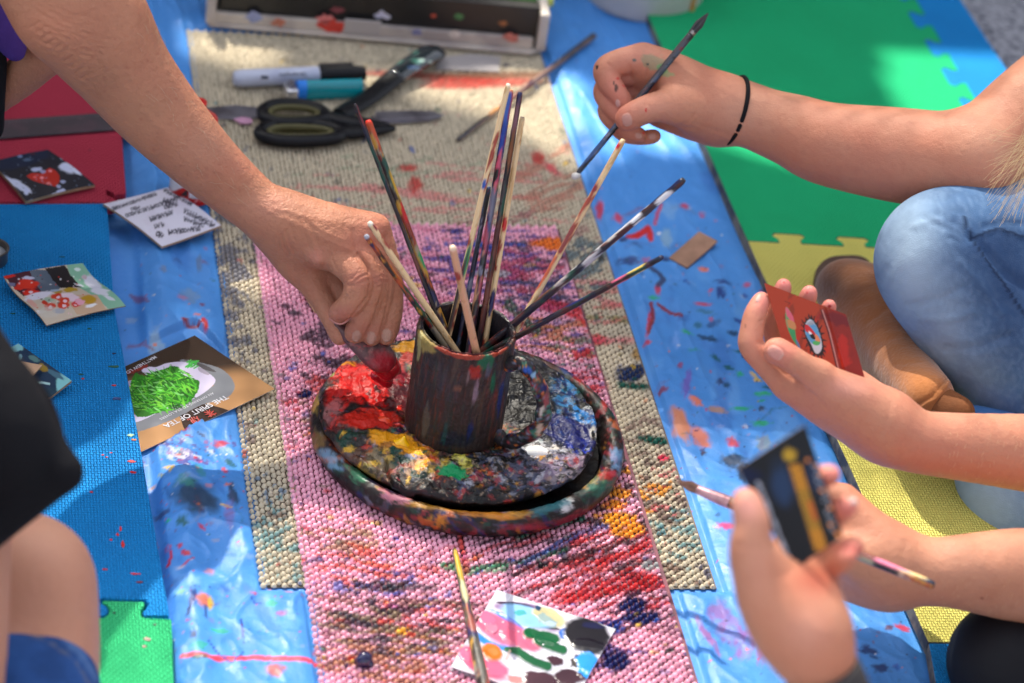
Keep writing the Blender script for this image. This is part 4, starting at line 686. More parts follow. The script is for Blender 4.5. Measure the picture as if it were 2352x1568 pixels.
Q_.put(np.nonzero(inner)[0], np.full(inner.sum(), .7), lin(24, 28, 40))
nv = normals(V, Fc); V = V + nv * (.0010 * (fbm(ang * 14, zc * 60, 9, 4) - .45) * 2)[:, None] * (np.hypot(V[:, 0] - MC[0], V[:, 1] - MC[1]) > .02)[:, None]
mug = tag(thing('paint_mug', '', 'mug', MC), 'paint-crusted mug full of upright brushes, standing in the middle of the palette tray', 'mug')
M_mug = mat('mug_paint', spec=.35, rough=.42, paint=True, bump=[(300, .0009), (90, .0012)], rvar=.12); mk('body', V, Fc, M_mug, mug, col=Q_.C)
# handle: bends out to the right and a little towards the viewer
ha = nrm([.82, -.57, 0]); hp = [MC + ha * (MR - .002) + [0, 0, .080], MC + ha * (MR + .011) + [0, 0, .086], MC + ha * (MR + .025) + [0, 0, .076], MC + ha * (MR + .034) + [0, 0, .056], MC + ha * (MR + .033) + [0, 0, .036], MC + ha * (MR + .020) + [0, 0, .018], MC + ha * (MR + .008) + [0, 0, .011], MC + ha * (MR - .002) + [0, 0, .014]]
hs_ = spline(hp, 12); V, Fc = tube(hs_, [.0062 + .0006 * math.sin(k * .5) for k in range(len(hs_))], 20, True, .8, np.cross(ha, [0, 0, 1])); V = np.array(V); pxh, _ = proj(V); Hh = Paint(pxh, lin(40, 36, 40)); mottle(Hh, MULTI, 12, (1210, 930, 130, 150), 14, 320, .85)
for a in ((1243, 945, 5, 12, lin(200, 190, 180), .2), (1240, 985, 6, 14, lin(190, 170, 150), .2), (1225, 860, 8, 5, lin(130, 170, 200), -.7), (1255, 920, 6, 14, lin(140, 70, 70), 0), (1210, 850, 12, 6, MID, .5), (1250, 890, 8, 8, NAVY, 0)): Hh.blob(*a)
mk('handle', V, Fc, M_mug, mug, col=Hh.C)
# brushes
M_stick = mat('brush_handle', rough=.36, paint=True, bump=[(500, .0003)], rvar=.1); M_fer = mat('ferrule', lin(150, 145, 140), .3, metal=1, vary=.8, vscale=150, vcol=lin(70, 60, 60)); M_hair = mat('bristles', lin(70, 56, 50), .8, bump=[(120, .001, (12, 12, 1))])
WOOD = lin(226, 196, 150); DARK = lin(46, 36, 40)
PAL = {'multi': [lin(150, 60, 40), DGRN, lin(30, 40, 90), lin(196, 150, 60), BLK, lin(160, 150, 130), lin(180, 90, 40)], 'dark': [lin(90, 40, 40), DGRN, lin(24, 30, 60), lin(70, 60, 64), BLK, lin(120, 70, 60)], 'pale': [lin(150, 50, 40), lin(200, 160, 110)], 'blue': [lin(60, 84, 120), lin(40, 40, 70), lin(130, 130, 150), BLK, lin(60, 80, 96)], 'pinkblue': [lin(180, 90, 110), lin(50, 80, 140), lin(80, 60, 76), lin(70, 76, 80), BLK, lin(130, 130, 150)]}
def stick_mesh(a, b, ra, rb, base, pal, cover, seed, blobs=(), butt=None, bulge=1.0):
    "handle from its butt a to its ferrule end b; blobs (t, angle 0..1, length px, colour)"
    n, m = 90, 14; L = np.linalg.norm(b - a); V, Fc = [], []
    pts = [a + (b - a) * t for t in np.linspace(0, 1, n)]; t_ = np.linspace(0, 1, n)
    rad = [(ra + (rb - ra) * t) * (1 + .10 * (bulge - 1) * sin(pi * t)) * min(1, .72 + t * L / .0025 * .28) for t in t_]
    V, Fc = tube(pts, rad, m); V = np.array(V); tt = np.repeat(np.linspace(0, L, n), m); an = np.tile(np.arange(m) / m, n); an = np.abs(an - .5) * 2
    P = Paint(np.stack([an * 12, tt * 1000], 1), base)
    r2 = random.Random(seed)
    for k in range(int(cover * 40)):
        c_ = r2.choice(pal); P.blob(r2.uniform(0, 12), r2.uniform(0, L * 1000), r2.uniform(1.2, 5), r2.uniform(3, 16), c_, r2.uniform(-.3, .3), rough=.9, alpha=.95)
    for k in range(int(cover * 14) + 8): P.blob(r2.uniform(0, 12), r2.uniform(0, L * 1000), r2.uniform(.4, 1.3), r2.uniform(.5, 2), r2.choice(pal + [DRED]), 0)
    for t, q, ln, c_ in blobs: P.blob(q * 12, t * L * 1000, 3.2, ln, c_, rough=.5)
    if butt is not None: P.blob(6, 0, 30, 2.2, butt, rough=.2)
    N_ = np.array(V) - np.repeat(np.array(pts), m, 0); N_ /= np.linalg.norm(N_, axis=1)[:, None]
    V = V + N_ * (min(cover, 1) * .0006 * (fbm(an * 5 + seed, tt * 160, seed, 3) - .4))[:, None]
    return V, Fc, P.C
def brush(label, tip, rim, r, base, pal, cover, seed, blobs=(), butt=None, zr=None, group='brushes standing in the mug'):
    zr = MC[2] + MH if zr is None else zr; Pr = W(*rim, zr); best = None
    for k in range(140):                        # depth of the handle end for which the brush foots well inside the mug
        T = D(*tip, 1.95 + k * .006); u = T - Pr
        if u[2] < .03: continue
        f = Pr - u * ((Pr[2] - MC[2] - .012) / u[2]); e = np.hypot(f[0] - MC[0], f[1] - MC[1]) + .02 * abs(np.linalg.norm(T - f) - .27)
        if best is None or e < best[0]: best = (e, T, f)
    e, T, f = best; u = nrm(T - f); dx = f[:2] - MC[:2]; q = np.hypot(*dx)
    if q > .031: u0 = T - Pr; f = Pr - u0 * ((Pr[2] - MC[2] - .012) / u0[2]) * min(1, max(.25, (.031 / q))); u = nrm(T - f)
    d = depth_of(*rim, zr); R = r * d / F; tL = np.linalg.norm(T - f); o = thing('paintbrush', label, 'paintbrush', f, group)
    b0 = f + u * .042; V, Fc, C = stick_mesh(T, b0, R * .92, R * 1.05, base, PAL[pal], cover, seed, blobs, butt); mk('handle', V, Fc, M_stick, o, col=C ** (1.2 if cover > 1 else 1))
    mb = MB(); mb.add(*tube([b0 + u * .001, f + u * .018], [R * 1.0, R * .95], 14)); mb.build('ferrule', M_fer, o)
    mb = MB(); mb.add(*tube([f + u * .019, f + u * .010, f + u * .003, f + u * .001], [R * .9, R * 1.0, R * .5, R * .1], 12)); mb.build('bristles', M_hair, o)
    return o
brush('thinnest dark brush in the mug, its handle end leaning beside the orange-topped one', (815, 238), (996, 708), 4.6, DARK, 'dark', 1.2, 1, [(.05, .5, 9, DRED)])
brush('thick brush with a multicoloured handle and red-orange end, leaning left out of the mug', (845, 276), (1001, 700), 8.6, lin(60, 40, 36), 'multi', 1.8, 2, [(.03, .5, 22, lin(190, 84, 40)), (.2, .4, 14, DGRN), (.26, .6, 14, lin(200, 160, 40)), (.36, .5, 8, RED), (.55, .5, 7, lin(30, 150, 100))], lin(220, 60, 40))
brush('plain pale wooden brush in the mug nearest the reaching hand', (848, 510), (991, 722), 7.6, WOOD, 'pale', .15, 3, [(.04, .4, 3, DRED)], lin(236, 226, 206))
brush('brush with a dark speckled handle and grey end, lowest on the left of the mug', (840, 540), (975, 728), 6.8, lin(64, 44, 40), 'multi', 1.6, 4, [(.3, .5, 18, lin(190, 110, 40))], lin(170, 170, 180))
brush('short thick bare wooden brush leaning over the front rim of the mug', (1039, 566), (1092, 800), 8.8, lin(214, 164, 126), 'pale', .12, 5, [(.8, .5, 4, DRED), (.9, .4, 3, DRED)], lin(236, 206, 176))
brush('pale wooden brush rising tallest at the back of the mug', (1168, 192), (1046, 705), 6.6, WOOD, 'pale', .25, 6, [(.35, .5, 4, MID), (.62, .6, 14, lin(34, 140, 90)), (.85, .5, 60, lin(60, 50, 50))], lin(240, 226, 206))
brush('brush with a blue and pink streaked handle at the back of the mug', (1173, 206), (1092, 708), 7.6, lin(196, 150, 120), 'pinkblue', 1.6, 7, [(.08, .5, 26, lin(70, 110, 190)), (.17, .5, 14, lin(40, 80, 170)), (.28, .5, 16, lin(214, 100, 130)), (.3, .4, 5, BLK)], lin(200, 130, 80))
brush('dark crusted brush with a navy blue end at the back of the mug', (1195, 212), (1112, 716), 6.6, lin(60, 44, 44), 'dark', 1.6, 8, [(.02, .5, 9, NAVY), (.1, .5, 16, lin(130, 90, 100)), (.2, .5, 16, lin(130, 80, 40))], NAVY)
brush('pale bamboo coloured brush standing rightmost of the upright bunch', (1200, 268), (1126, 712), 6.8, WOOD, 'pale', .3, 9, [(.42, .5, 6, RED), (.72, .5, 12, NAVY)], lin(90, 70, 60))
brush('short brush with a bluish handle end in the middle of the bunch', (1123, 428), (1071, 698), 6.0, lin(60, 84, 124), 'blue', 1.4, 10)
brush('cream wooden brush with brown stains leaning right, its end near the girl\'s hand', (1432, 320), (1196, 742), 7.2, WOOD, 'pale', .6, 11, [(.03, .5, 3, RED), (.2, .5, 4, DRED), (.4, .5, 14, lin(130, 60, 60)), (.55, .5, 18, lin(190, 90, 60)), (.93, .5, 30, lin(60, 50, 56))])
brush('thick dark brush splashed with white, leaning far to the right out of the mug', (1571, 412), (1182, 742), 8.6, lin(44, 40, 56), 'dark', 1.4, 12, [(.03, .5, 10, NAVY), (.1, .4, 12, lin(30, 40, 90)), (.08, .9, 9, WHT), (.15, .2, 6, WHT), (.25, .4, 12, WHT), (.3, .5, 7, lin(200, 196, 190)), (.2, .7, 6, WHT), (.36, .3, 6, WHT), (.4, .8, 9, lin(190, 186, 190)), (.47, .2, 6, WHT), (.53, .6, 8, lin(170, 160, 160)), (.6, .4, 10, lin(120, 80, 60))], lin(40, 40, 46))
brush('lowest dark brush with a navy blue end leaning right over the mug handle', (1522, 590), (1192, 770), 7.0, lin(56, 42, 44), 'dark', 1.2, 13, [(.02, .5, 20, NAVY), (.15, .5, 12, lin(226, 206, 110)), (.22, .6, 8, lin(210, 110, 140)), (.45, .5, 12, lin(30, 40, 110))], lin(30, 36, 80))
# ---------------------------------------------------------------- painted cards
def sheet(name, label, cat, cor, base, painter, n1=150, n2=110, thick=.0012, wave=0, m=None, obj_edge=None, group=None, dist=None, pfun=None):
    "cor: four photo corners with height (x, y, z) or with depth when dist; painted surface with a body below"
    Cn = [np.array(D(x, y, z) if dist else W(x, y, z)) for x, y, z in cor]; U, Vv = np.meshgrid(np.linspace(0, 1, n1), np.linspace(0, 1, n2)); U = U.ravel()[:, None]; Vv = Vv.ravel()[:, None]
    P = Cn[0] * (1 - U) * (1 - Vv) + Cn[1] * U * (1 - Vv) + Cn[2] * U * Vv + Cn[3] * (1 - U) * Vv
    nn = nrm(np.cross(Cn[1] - Cn[0], Cn[3] - Cn[0])); flip = nn @ (CAM - Cn[0]) < 0; nn = -nn if flip else nn
    px, _ = proj(P); pt = Paint(px, base); painter(pt); h = pt.H.copy(); hp_ = h.copy()
    if wave: h = h + wave[0] * np.sin(pi * U[:, 0]) + wave[1] * np.sin(pi * Vv[:, 0]) + (wave[2] * np.sin(2 * pi * Vv[:, 0]) if len(wave) > 2 else 0)
    if pfun: h = h + pfun(U[:, 0], Vv[:, 0])
    h0 = h - hp_
    Fc = grid_faces(n1, n2); Fc = Fc[:, ::-1] if flip else Fc; P2 = P + nn * h[:, None]
    t = tag(thing(name, '', cat, P.mean(0) * [1, 1, 0] + [0, 0, P[:, 2].min()], group), label, cat, group)
    o = mk('painted_face', P2, Fc, m or M_card, t, col=pt.C)
    # body: rim and underside
    ring = np.concatenate([np.arange(n1), np.arange(2 * n1 - 1, n1 * n2, n1), np.arange(n1 * n2 - 2, n1 * (n2 - 1) - 1, -1), np.arange(n1 * (n2 - 2), 0, -n1)])
    low = P2 - nn * (thick + h - h0)[:, None]; k = len(ring); Vb_ = np.concatenate([P2[ring] - nn * .00005, low]); F1 = np.array([(i, (i + 1) % k, k + ring[(i + 1) % k], k + ring[i]) for i in range(k)]); Fb_ = np.concatenate([F1, grid_faces(n1, n2)[:, ::-1] + k]); Fb_ = Fb_[:, ::-1] if flip else Fb_
    mk('board', Vb_, Fb_, obj_edge or M_board, t, smooth=False); return t, Cn, nn
M_card = mat('card_paint', rough=.5, spec=.25, paint=True, bump=[(500, .00015)]); M_board = mat('cardboard', lin(150, 124, 98), .8, vary=.3, vscale=80); M_gloss = mat('glossy_print', rough=.16, paint=True, spec=.6, coat=.4)
ZH = lambda x, y: (x / 9.485, 324.7 + y / 9.485)
def heart(p):
    q = lambda x, y, rx, ry, c_, rot=0, **k: p.blob(*ZH(x, y), rx / 9.485, ry / 9.485, c_, radians(rot), **k)
    q(500, 380, 600, 200, lin(12, 30, 62), -12, alpha=.8)
    p.poly([ZH(*v) for v in ((570, 800), (680, 740), (820, 740), (930, 760), (985, 680), (1080, 620), (1200, 670), (1290, 780), (1300, 900), (1220, 1020), (1050, 985), (850, 940), (680, 880))], lin(176, 34, 22))
    q(1480, 620, 190, 110, lin(196, 204, 232), 15, h=.0003); q(1660, 680, 120, 50, lin(196, 204, 232), 30); q(100, 860, 190, 90, lin(196, 204, 232), 18); q(420, 990, 280, 80, lin(196, 204, 232), 25, h=.0003); q(570, 1120, 60, 70, lin(190, 200, 232)); q(800, 660, 120, 50, lin(170, 180, 214), -5); q(930, 710, 60, 44, lin(150, 150, 190)); q(1330, 1110, 110, 44, lin(180, 190, 226), -25); q(1180, 1190, 90, 44, lin(190, 200, 230), -10); q(1370, 910, 60, 34, lin(150, 160, 196)); q(1280, 1010, 50, 36, lin(150, 160, 196)); q(1090, 690, 44, 26, lin(230, 140, 150)); q(910, 840, 40, 26, lin(230, 140, 150)); q(760, 820, 34, 26, lin(220, 100, 100)); q(1060, 950, 44, 26, lin(220, 120, 120)); q(430, 350, 60, 30, lin(110, 130, 170)); q(600, 430, 90, 40, lin(70, 90, 120)); q(1350, 390, 44, 36, lin(130, 150, 170)); q(660, 1310, 60, 30, lin(130, 150, 170)); q(900, 1270, 70, 24, lin(80, 100, 120)); q(1540, 1100, 44, 36, lin(110, 120, 150)); q(720, 290, 60, 24, lin(70, 30, 40))
    for _ in range(60): q(rnd.uniform(0, 2000), rnd.uniform(300, 1300), rnd.uniform(8, 24), rnd.uniform(6, 16), lin(130, 145, 180), alpha=rnd.uniform(.3, .9))
sheet('painted_card', 'dark navy card painted with a red heart and white brush marks, on the crimson tile', 'painting', [(-22, 372, .0215), (110, 343, .022), (218, 424, .0215), (60, 462, .021)], lin(26, 27, 40), heart, 150, 110, .0028, (.001, .0015), group='small painted cards laid out to dry')
ZF = lambda x, y: (x / 4.427, 590.4 + y / 4.427)
def flowers(p):
    q = lambda x, y, rx, ry, c_, rot=0, **k: p.blob(*ZF(x, y), rx / 4.427, ry / 4.427, c_, radians(rot), **k)
    p.poly([ZF(*v) for v in ((660, 60), (900, 60), (1320, 480), (1130, 560), (900, 380), (780, 280))], lin(128, 178, 152)); p.poly([ZF(*v) for v in ((620, 400), (980, 400), (1100, 580), (780, 600))], lin(196, 164, 136)); p.poly([ZF(*v) for v in ((280, 140), (470, 140), (620, 300), (560, 345), (430, 355), (330, 230))], lin(84, 96, 112)); p.poly([ZF(*v) for v in ((455, 130), (660, 95), (780, 230), (835, 295), (700, 305), (620, 305))], lin(30, 26, 30), edge=2)
    p.poly([ZF(*v) for v in ((20, 170), (290, 140), (400, 300), (430, 350), (240, 370))], lin(70, 26, 40), edge=2)
    q(90, 195, 70, 12, lin(200, 40, 30), -6); q(290, 260, 110, 50, lin(206, 46, 26)); q(320, 340, 80, 40, lin(206, 40, 24)); q(190, 290, 50, 20, lin(200, 44, 30)); q(290, 205, 60, 14, lin(190, 190, 214)); q(380, 390, 150, 44, lin(214, 212, 226), -10); q(120, 260, 40, 18, lin(110, 110, 140)); q(315, 335, 20, 16, lin(226, 200, 210))
    q(950, 250, 60, 110, lin(206, 208, 222), -35); q(1010, 360, 100, 44, lin(212, 214, 226), 10); q(1110, 430, 60, 18, lin(206, 210, 220), 20); q(1000, 205, 34, 16, lin(206, 214, 220)); q(860, 180, 30, 22, lin(190, 170, 180)); q(790, 115, 30, 14, lin(206, 220, 220)); q(810, 270, 50, 14, lin(210, 214, 222), 20); q(720, 330, 70, 30, lin(176, 144, 40)); q(890, 455, 80, 44, lin(180, 140, 36)); q(600, 350, 44, 20, lin(170, 140, 60)); q(680, 400, 70, 30, lin(226, 204, 214)); q(740, 440, 60, 40, lin(222, 200, 212)); q(920, 515, 60, 14, lin(226, 226, 230), -14); q(560, 330, 50, 14, lin(150, 170, 190)); q(490, 440, 60, 30, lin(140, 180, 160), alpha=.7)
    for x, y in ((580, 410), (500, 520), (640, 510), (650, 460)): q(x, y, 54, 42, lin(204, 60, 36)); q(x + 8, y + 10, 20, 18, lin(226, 200, 210))
    q(450, 470, 36, 22, lin(190, 50, 30), 30); q(770, 500, 44, 34, lin(204, 60, 60)); q(810, 480, 44, 30, lin(222, 160, 180), rough=1); q(400, 570, 60, 18, lin(206, 200, 196)); q(330, 470, 26, 70, lin(214, 150, 140), -40, alpha=.7); q(500, 570, 100, 60, lin(196, 190, 180), alpha=.7); q(600, 570, 60, 24, lin(150, 160, 180), alpha=.7)
    for _ in range(50): q(rnd.uniform(150, 900), rnd.uniform(180, 600), rnd.uniform(5, 13), rnd.uniform(4, 9), rnd.choice([WHT, lin(220, 180, 190), lin(200, 60, 40), lin(60, 50, 60)]), alpha=.8)
sheet('painted_card', 'curled card painted with red flowers, black patch and mint green edge, on the blue tile', 'painting', [(8, 634, .028), (190, 604, .023), (289, 702, .0215), (107, 747, .023)], lin(196, 182, 164), flowers, 170, 130, .0009, (.0015, -.0012, -.002), group='small painted cards laid out to dry')
def teal(p):
    q = lambda x, y, rx, ry, c_, rot=0, **k: p.blob(*ZF(x, y), rx / 4.427, ry / 4.427, c_, radians(rot), **k)
    ZF0 = ZF; q(150, 940, 90, 40, lin(130, 190, 196), 10); q(660, 1310, 90, 90, lin(130, 196, 200), -20); q(560, 1220, 90, 26, lin(70, 110, 130), 30); q(340, 1060, 60, 26, lin(90, 130, 130), 25); q(430, 1150, 60, 34, lin(150, 124, 44), 20); q(200, 1040, 20, 30, lin(130, 180, 190), 20)
    p.stroke([ZF(370, 1280), ZF(430, 1283), ZF(500, 1300)], 2.2, lin(170, 206, 206)); p.stroke([ZF(330, 1385), ZF(400, 1425)], 2, lin(150, 190, 190)); q(450, 1380, 160, 50, lin(22, 60, 74), 0, alpha=.6)
sheet('painted_card', 'folded card painted deep teal with pale blue corners, half hidden under the black sleeve', 'painting', [(-60, 830, .0205), (42, 797, .021), (164, 882, .0225), (60, 945, .019)], lin(22, 50, 78), teal, 120, 90, .0022, pfun=lambda u, v: .004 * np.abs(u - .55) * 2, group='small painted cards laid out to dry')
def plain(p): p.layer(50, 860, 100, 60, lin(170, 140, 112), .5, (20, 20), 0, .3)
sheet('cardboard_scrap', 'bare tan cardboard flap lying on top of the teal card', 'cardboard', [(-40, 800, .030), (30, 826, .031), (97, 838, .029), (50, 890, .027)], lin(196, 158, 126), plain, 30, 20, .0012)
# card with handwriting
ZN = lambda x, y: (206.6 + x / 6.64, 354.2 + y / 6.64)
def notes(p):
    p.layer(370, 500, 150, 90, lin(196, 190, 206), .5, (60, 30), 0, .35); ink = lin(36, 34, 52)
    r2 = random.Random(5)
    rows = [((330, 850), (1010, 600), .9), ((540, 960), (1330, 690), 1), ((620, 850), (760, 820), .8), ((900, 1020), (1260, 900), 1), ((960, 1130), (1120, 1080), .9), ((1010, 1220), (1120, 1260), 1.3), ((1180, 1200), (1680, 1130), 1), ((1130, 540), (1560, 790), 1), ((1100, 700), (1330, 790), 1), ((1430, 880), (1900, 1090), 1.1), ((1430, 1000), (1740, 1090), 1), ((1130, 830), (1260, 800), 1)]
    for (x0, y0), (x1, y1), s in rows:
        L = math.hypot(x1 - x0, y1 - y0); u = np.array([(x1 - x0) / L, (y1 - y0) / L]); v = np.array([-u[1], u[0]]); n = max(int(L / 42), 3); x = 0
        for k in range(n):
            o = np.array([x0, y0]) + u * L * (k + .5) / n; pts = []
            kind = r2.randrange(4); w = L / n * .42
            if kind == 0: pts = [o - u * w - v * 32 * s, o + v * 30 * s, o + u * w - v * 30 * s]
            elif kind == 1: pts = [o + u * w * cos(a) + v * 26 * s * sin(a) for a in np.linspace(.4, 5.8, 9)]
            elif kind == 2: pts = [o - v * 34 * s, o + v * 34 * s, o + v * 20 * s + u * w, o + u * w * 1.2]
            else: pts = [o - u * w, o + v * 24 * s, o, o - v * 24 * s + u * w * .5, o + u * w]
            p.stroke([ZN(*q) for q in pts], r2.uniform(1.0, 1.7), ink, alpha=.92, rough=.2)
sheet('lettered_card', 'white card covered in black handwriting, lying on the blue sheet beside the reaching arm', 'card', [(237, 468, .020), (385, 430, .018), (508, 517, .014), (372, 566, .017)], lin(206, 204, 220), notes, 260, 200, .0020, (-.0005, .002), obj_edge=mat('card_edge', lin(170, 140, 110), .8))
# ---- tea card with printing
ZC = lambda x, y: (283.4 + x / 5.532, 755.7 + y / 5.532)
def tea(p):
    c_ = lin(190, 142, 96); PG = lambda pts, c, **k: p.poly([ZC(*q[:2]) for q in spline([(a, b, 0) for a, b in pts], 6, True)], c, **k)
    p.put(np.arange(len(p.P)), sst(700, 480, (p.P[:, 1] - 755) * 5.532 + .10 * ((p.P[:, 0] - 283) * 5.5 - 900)) * .97, lin(60, 44, 36))  # brown reflection and shade across the top, painted into the card's colour
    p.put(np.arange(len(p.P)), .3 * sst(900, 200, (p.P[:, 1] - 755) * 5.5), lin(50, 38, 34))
    PG([(640, 990), (800, 900), (1100, 960), (1360, 1060), (1100, 1200), (810, 1290), (720, 1120)], lin(64, 46, 40))  # dark reflection at the bottom centre, painted in too
    PG([(720, 400), (1000, 430), (1270, 520), (1405, 680), (1390, 800), (1260, 900), (1000, 960), (620, 1150), (200, 1300), (60, 1300), (60, 1150), (400, 1050), (800, 800), (1150, 700)], lin(132, 134, 140), edge=1)
    PG([(770, 390), (1000, 440), (1180, 540), (1050, 520), (880, 440)], lin(74, 66, 66), alpha=.8)
    PG([(230, 520), (330, 480), (420, 480), (560, 430), (760, 415), (950, 470), (1100, 570), (1170, 650), (1110, 740), (960, 850), (800, 920), (500, 1030), (300, 1130), (150, 1180), (120, 1100), (300, 1000), (600, 800), (680, 560), (480, 540), (330, 590)], lin(216, 206, 230))
    PG([(60, 660), (130, 650), (160, 690), (120, 730), (70, 710)], lin(196, 180, 206)); PG([(960, 480), (1090, 560), (1060, 580), (960, 530)], lin(150, 140, 150), alpha=.7)
    PG([(150, 560), (260, 590), (520, 500), (690, 470), (740, 560), (950, 650), (960, 760), (900, 860), (790, 950), (600, 960), (480, 1050), (180, 1110), (90, 900), (90, 720)], lin(50, 120, 34), edge=2.5)
    r2 = random.Random(3)
    for k in range(420):
        a = r2.uniform(0, 6.3); q = r2.random() ** .5; x = 500 + 430 * q * cos(a); y = 780 + 270 * q * sin(a) + .12 * (500 - x); t = r2.gauss(.5, .55); L = r2.uniform(25, 85)
        p.stroke([ZC(x - L * cos(t), y - L * sin(t)), ZC(x, y + r2.uniform(-6, 6)), ZC(x + L * cos(t), y + L * sin(t))], [.5, r2.uniform(1.2, 2.4), .5], r2.choice([lin(70, 170, 40), lin(96, 196, 56), lin(50, 140, 34), lin(120, 200, 60), lin(34, 84, 28), lin(130, 206, 110), lin(40, 110, 30)]), rough=.3)
    for k in range(14): x, y = r2.uniform(780, 910), r2.uniform(420, 500); p.stroke([ZC(x, y), ZC(x + 50, y - 30)], 1.6, lin(80, 190, 80))
    p.stroke([ZC(60, 555), ZC(170, 520), ZC(290, 465)], 3.5, lin(150, 40, 34), alpha=.7, rough=1.2)
tc_cor = [(447, 770, .0085), (631, 893, .0095), (320, 1039, .0030), (128, 912, .0020)]
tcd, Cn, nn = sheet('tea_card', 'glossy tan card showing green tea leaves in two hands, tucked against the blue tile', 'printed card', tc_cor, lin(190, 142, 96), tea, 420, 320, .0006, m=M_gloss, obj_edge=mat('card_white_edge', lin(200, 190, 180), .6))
def text_on(body, a, b, size_px, z, col, parent, name='lettering', right=None, spacing=1.0, bold=0):
    "flat lettering whose baseline runs from photo point a to photo point b on height z (a, b, with the surface's own tilt)"
    A = W(*a, z); B = W(*b, z); cu = bpy.data.curves.new(name, 'FONT'); cu.body = body; cu.size = 1; cu.extrude = 0; cu.offset = bold; cu.space_character = spacing
    o = bpy.data.objects.new('tmp', cu); sc.collection.objects.link(o); dg = bpy.context.evaluated_depsgraph_get(); me = bpy.data.meshes.new_from_object(o.evaluated_get(dg)); bpy.data.objects.remove(o)
    n = len(me.vertices); co = np.zeros(n * 3); me.vertices.foreach_get('co', co); co = co.reshape(-1, 3); w = co[:, 0].max(); s = np.linalg.norm(B - A) / w
    u = nrm(B - A); v = np.array([-u[1], u[0], 0]); fs = size_px if size_px else 1.0
    P = A + u * (co[:, :1] * s) + v * (co[:, 1:2] * s * fs); base = wloc(parent); me.vertices.foreach_set('co', (P - base).astype(np.float32).ravel()); me.update()
    ob = bpy.data.objects.new(name, me); sc.collection.objects.link(ob); me.materials.clear(); me.materials.append(col); ob.parent = parent; return ob
M_ink = mat('white_print', lin(212, 212, 220), .4); M_redink = mat('red_print', lin(190, 36, 28), .4)
def on_card(x, y): # height of the tea card's plane under a photo point
    z = .006
    for _ in range(6):
        P = W(x, y, z); z = Cn[0][2] - (nn[0] * (P[0] - Cn[0][0]) + nn[1] * (P[1] - Cn[0][1])) / nn[2]
    return z
def card_text(body, a, b, hs, m, **k):
    a = ZC(*a); b = ZC(*b); z = (on_card(*a) + on_card(*b)) / 2; o = text_on(body, a, b, hs, z, m, tcd, **k)
    base = wloc(tcd); nv = len(o.data.vertices); co = np.zeros(nv * 3); o.data.vertices.foreach_get('co', co); co = co.reshape(-1, 3) + base
    co[:, 2] = Cn[0][2] - (nn[0] * (co[:, 0] - Cn[0][0]) + nn[1] * (co[:, 1] - Cn[0][1])) / nn[2] + .0004; o.data.vertices.foreach_set('co', (co - base).astype(np.float32).ravel()); o.data.update(); return o
card_text('THE SPIRIT OF TEA', (1290, 862), (500, 1205), 1.0, M_ink, bold=.012)
card_text('AN OFFERING TO TEA LOVERS', (1130, 822), (455, 1125), 1.0, M_ink, spacing=1.1)
card_text('MATTHEW LO', (395, 350), (20, 540), 1.0, M_ink, bold=.01)
def glyph(strokes, cx, cy, s, name):
    z = on_card(*ZC(cx, cy)) + .0005; mb = MB(); u = nrm(W(*ZC(500, 1205), z) - W(*ZC(1290, 862), z)); v = np.array([-u[1], u[0], 0]); o = W(*ZC(cx, cy), z)
    for st in strokes: mb.add(*tube([o + u * s * x + v * s * y for x, y in st], [s * .055] * len(st), 6, True, .15))
    mb.build(name, M_redink, tcd)
glyph([[(-.5, .32), (.5, .34)], [(-.22, .5), (-.2, .2)], [(.22, .5), (.2, .2)], [(0, .24), (-.2, .02), (-.5, -.1)], [(0, .24), (.2, .02), (.5, -.1)], [(-.25, -.12), (.25, -.1)], [(0, .1), (0, -.5)], [(-.1, -.2), (-.34, -.45)], [(.1, -.2), (.34, -.45)]], 1100, 1068, .0088, 'red_symbol')
glyph([[(-.5, .3), (-.1, .34)], [(-.3, .45), (-.34, 0), (-.5, -.3)], [(-.3, 0), (-.08, -.2)], [(.0, .45), (-.05, .3)], [(.02, .32), (.45, .34), (.44, .02), (.02, 0), (.02, .32)], [(.02, .17), (.44, .18)], [(.22, .32), (.2, -.05)], [(.14, 0), (.0, -.45)], [(.3, 0), (.3, -.4), (.5, -.42), (.5, -.25)], [(-.15, -.1), (-.2, -.4)]], 905, 1150, .0088, 'red_symbol')
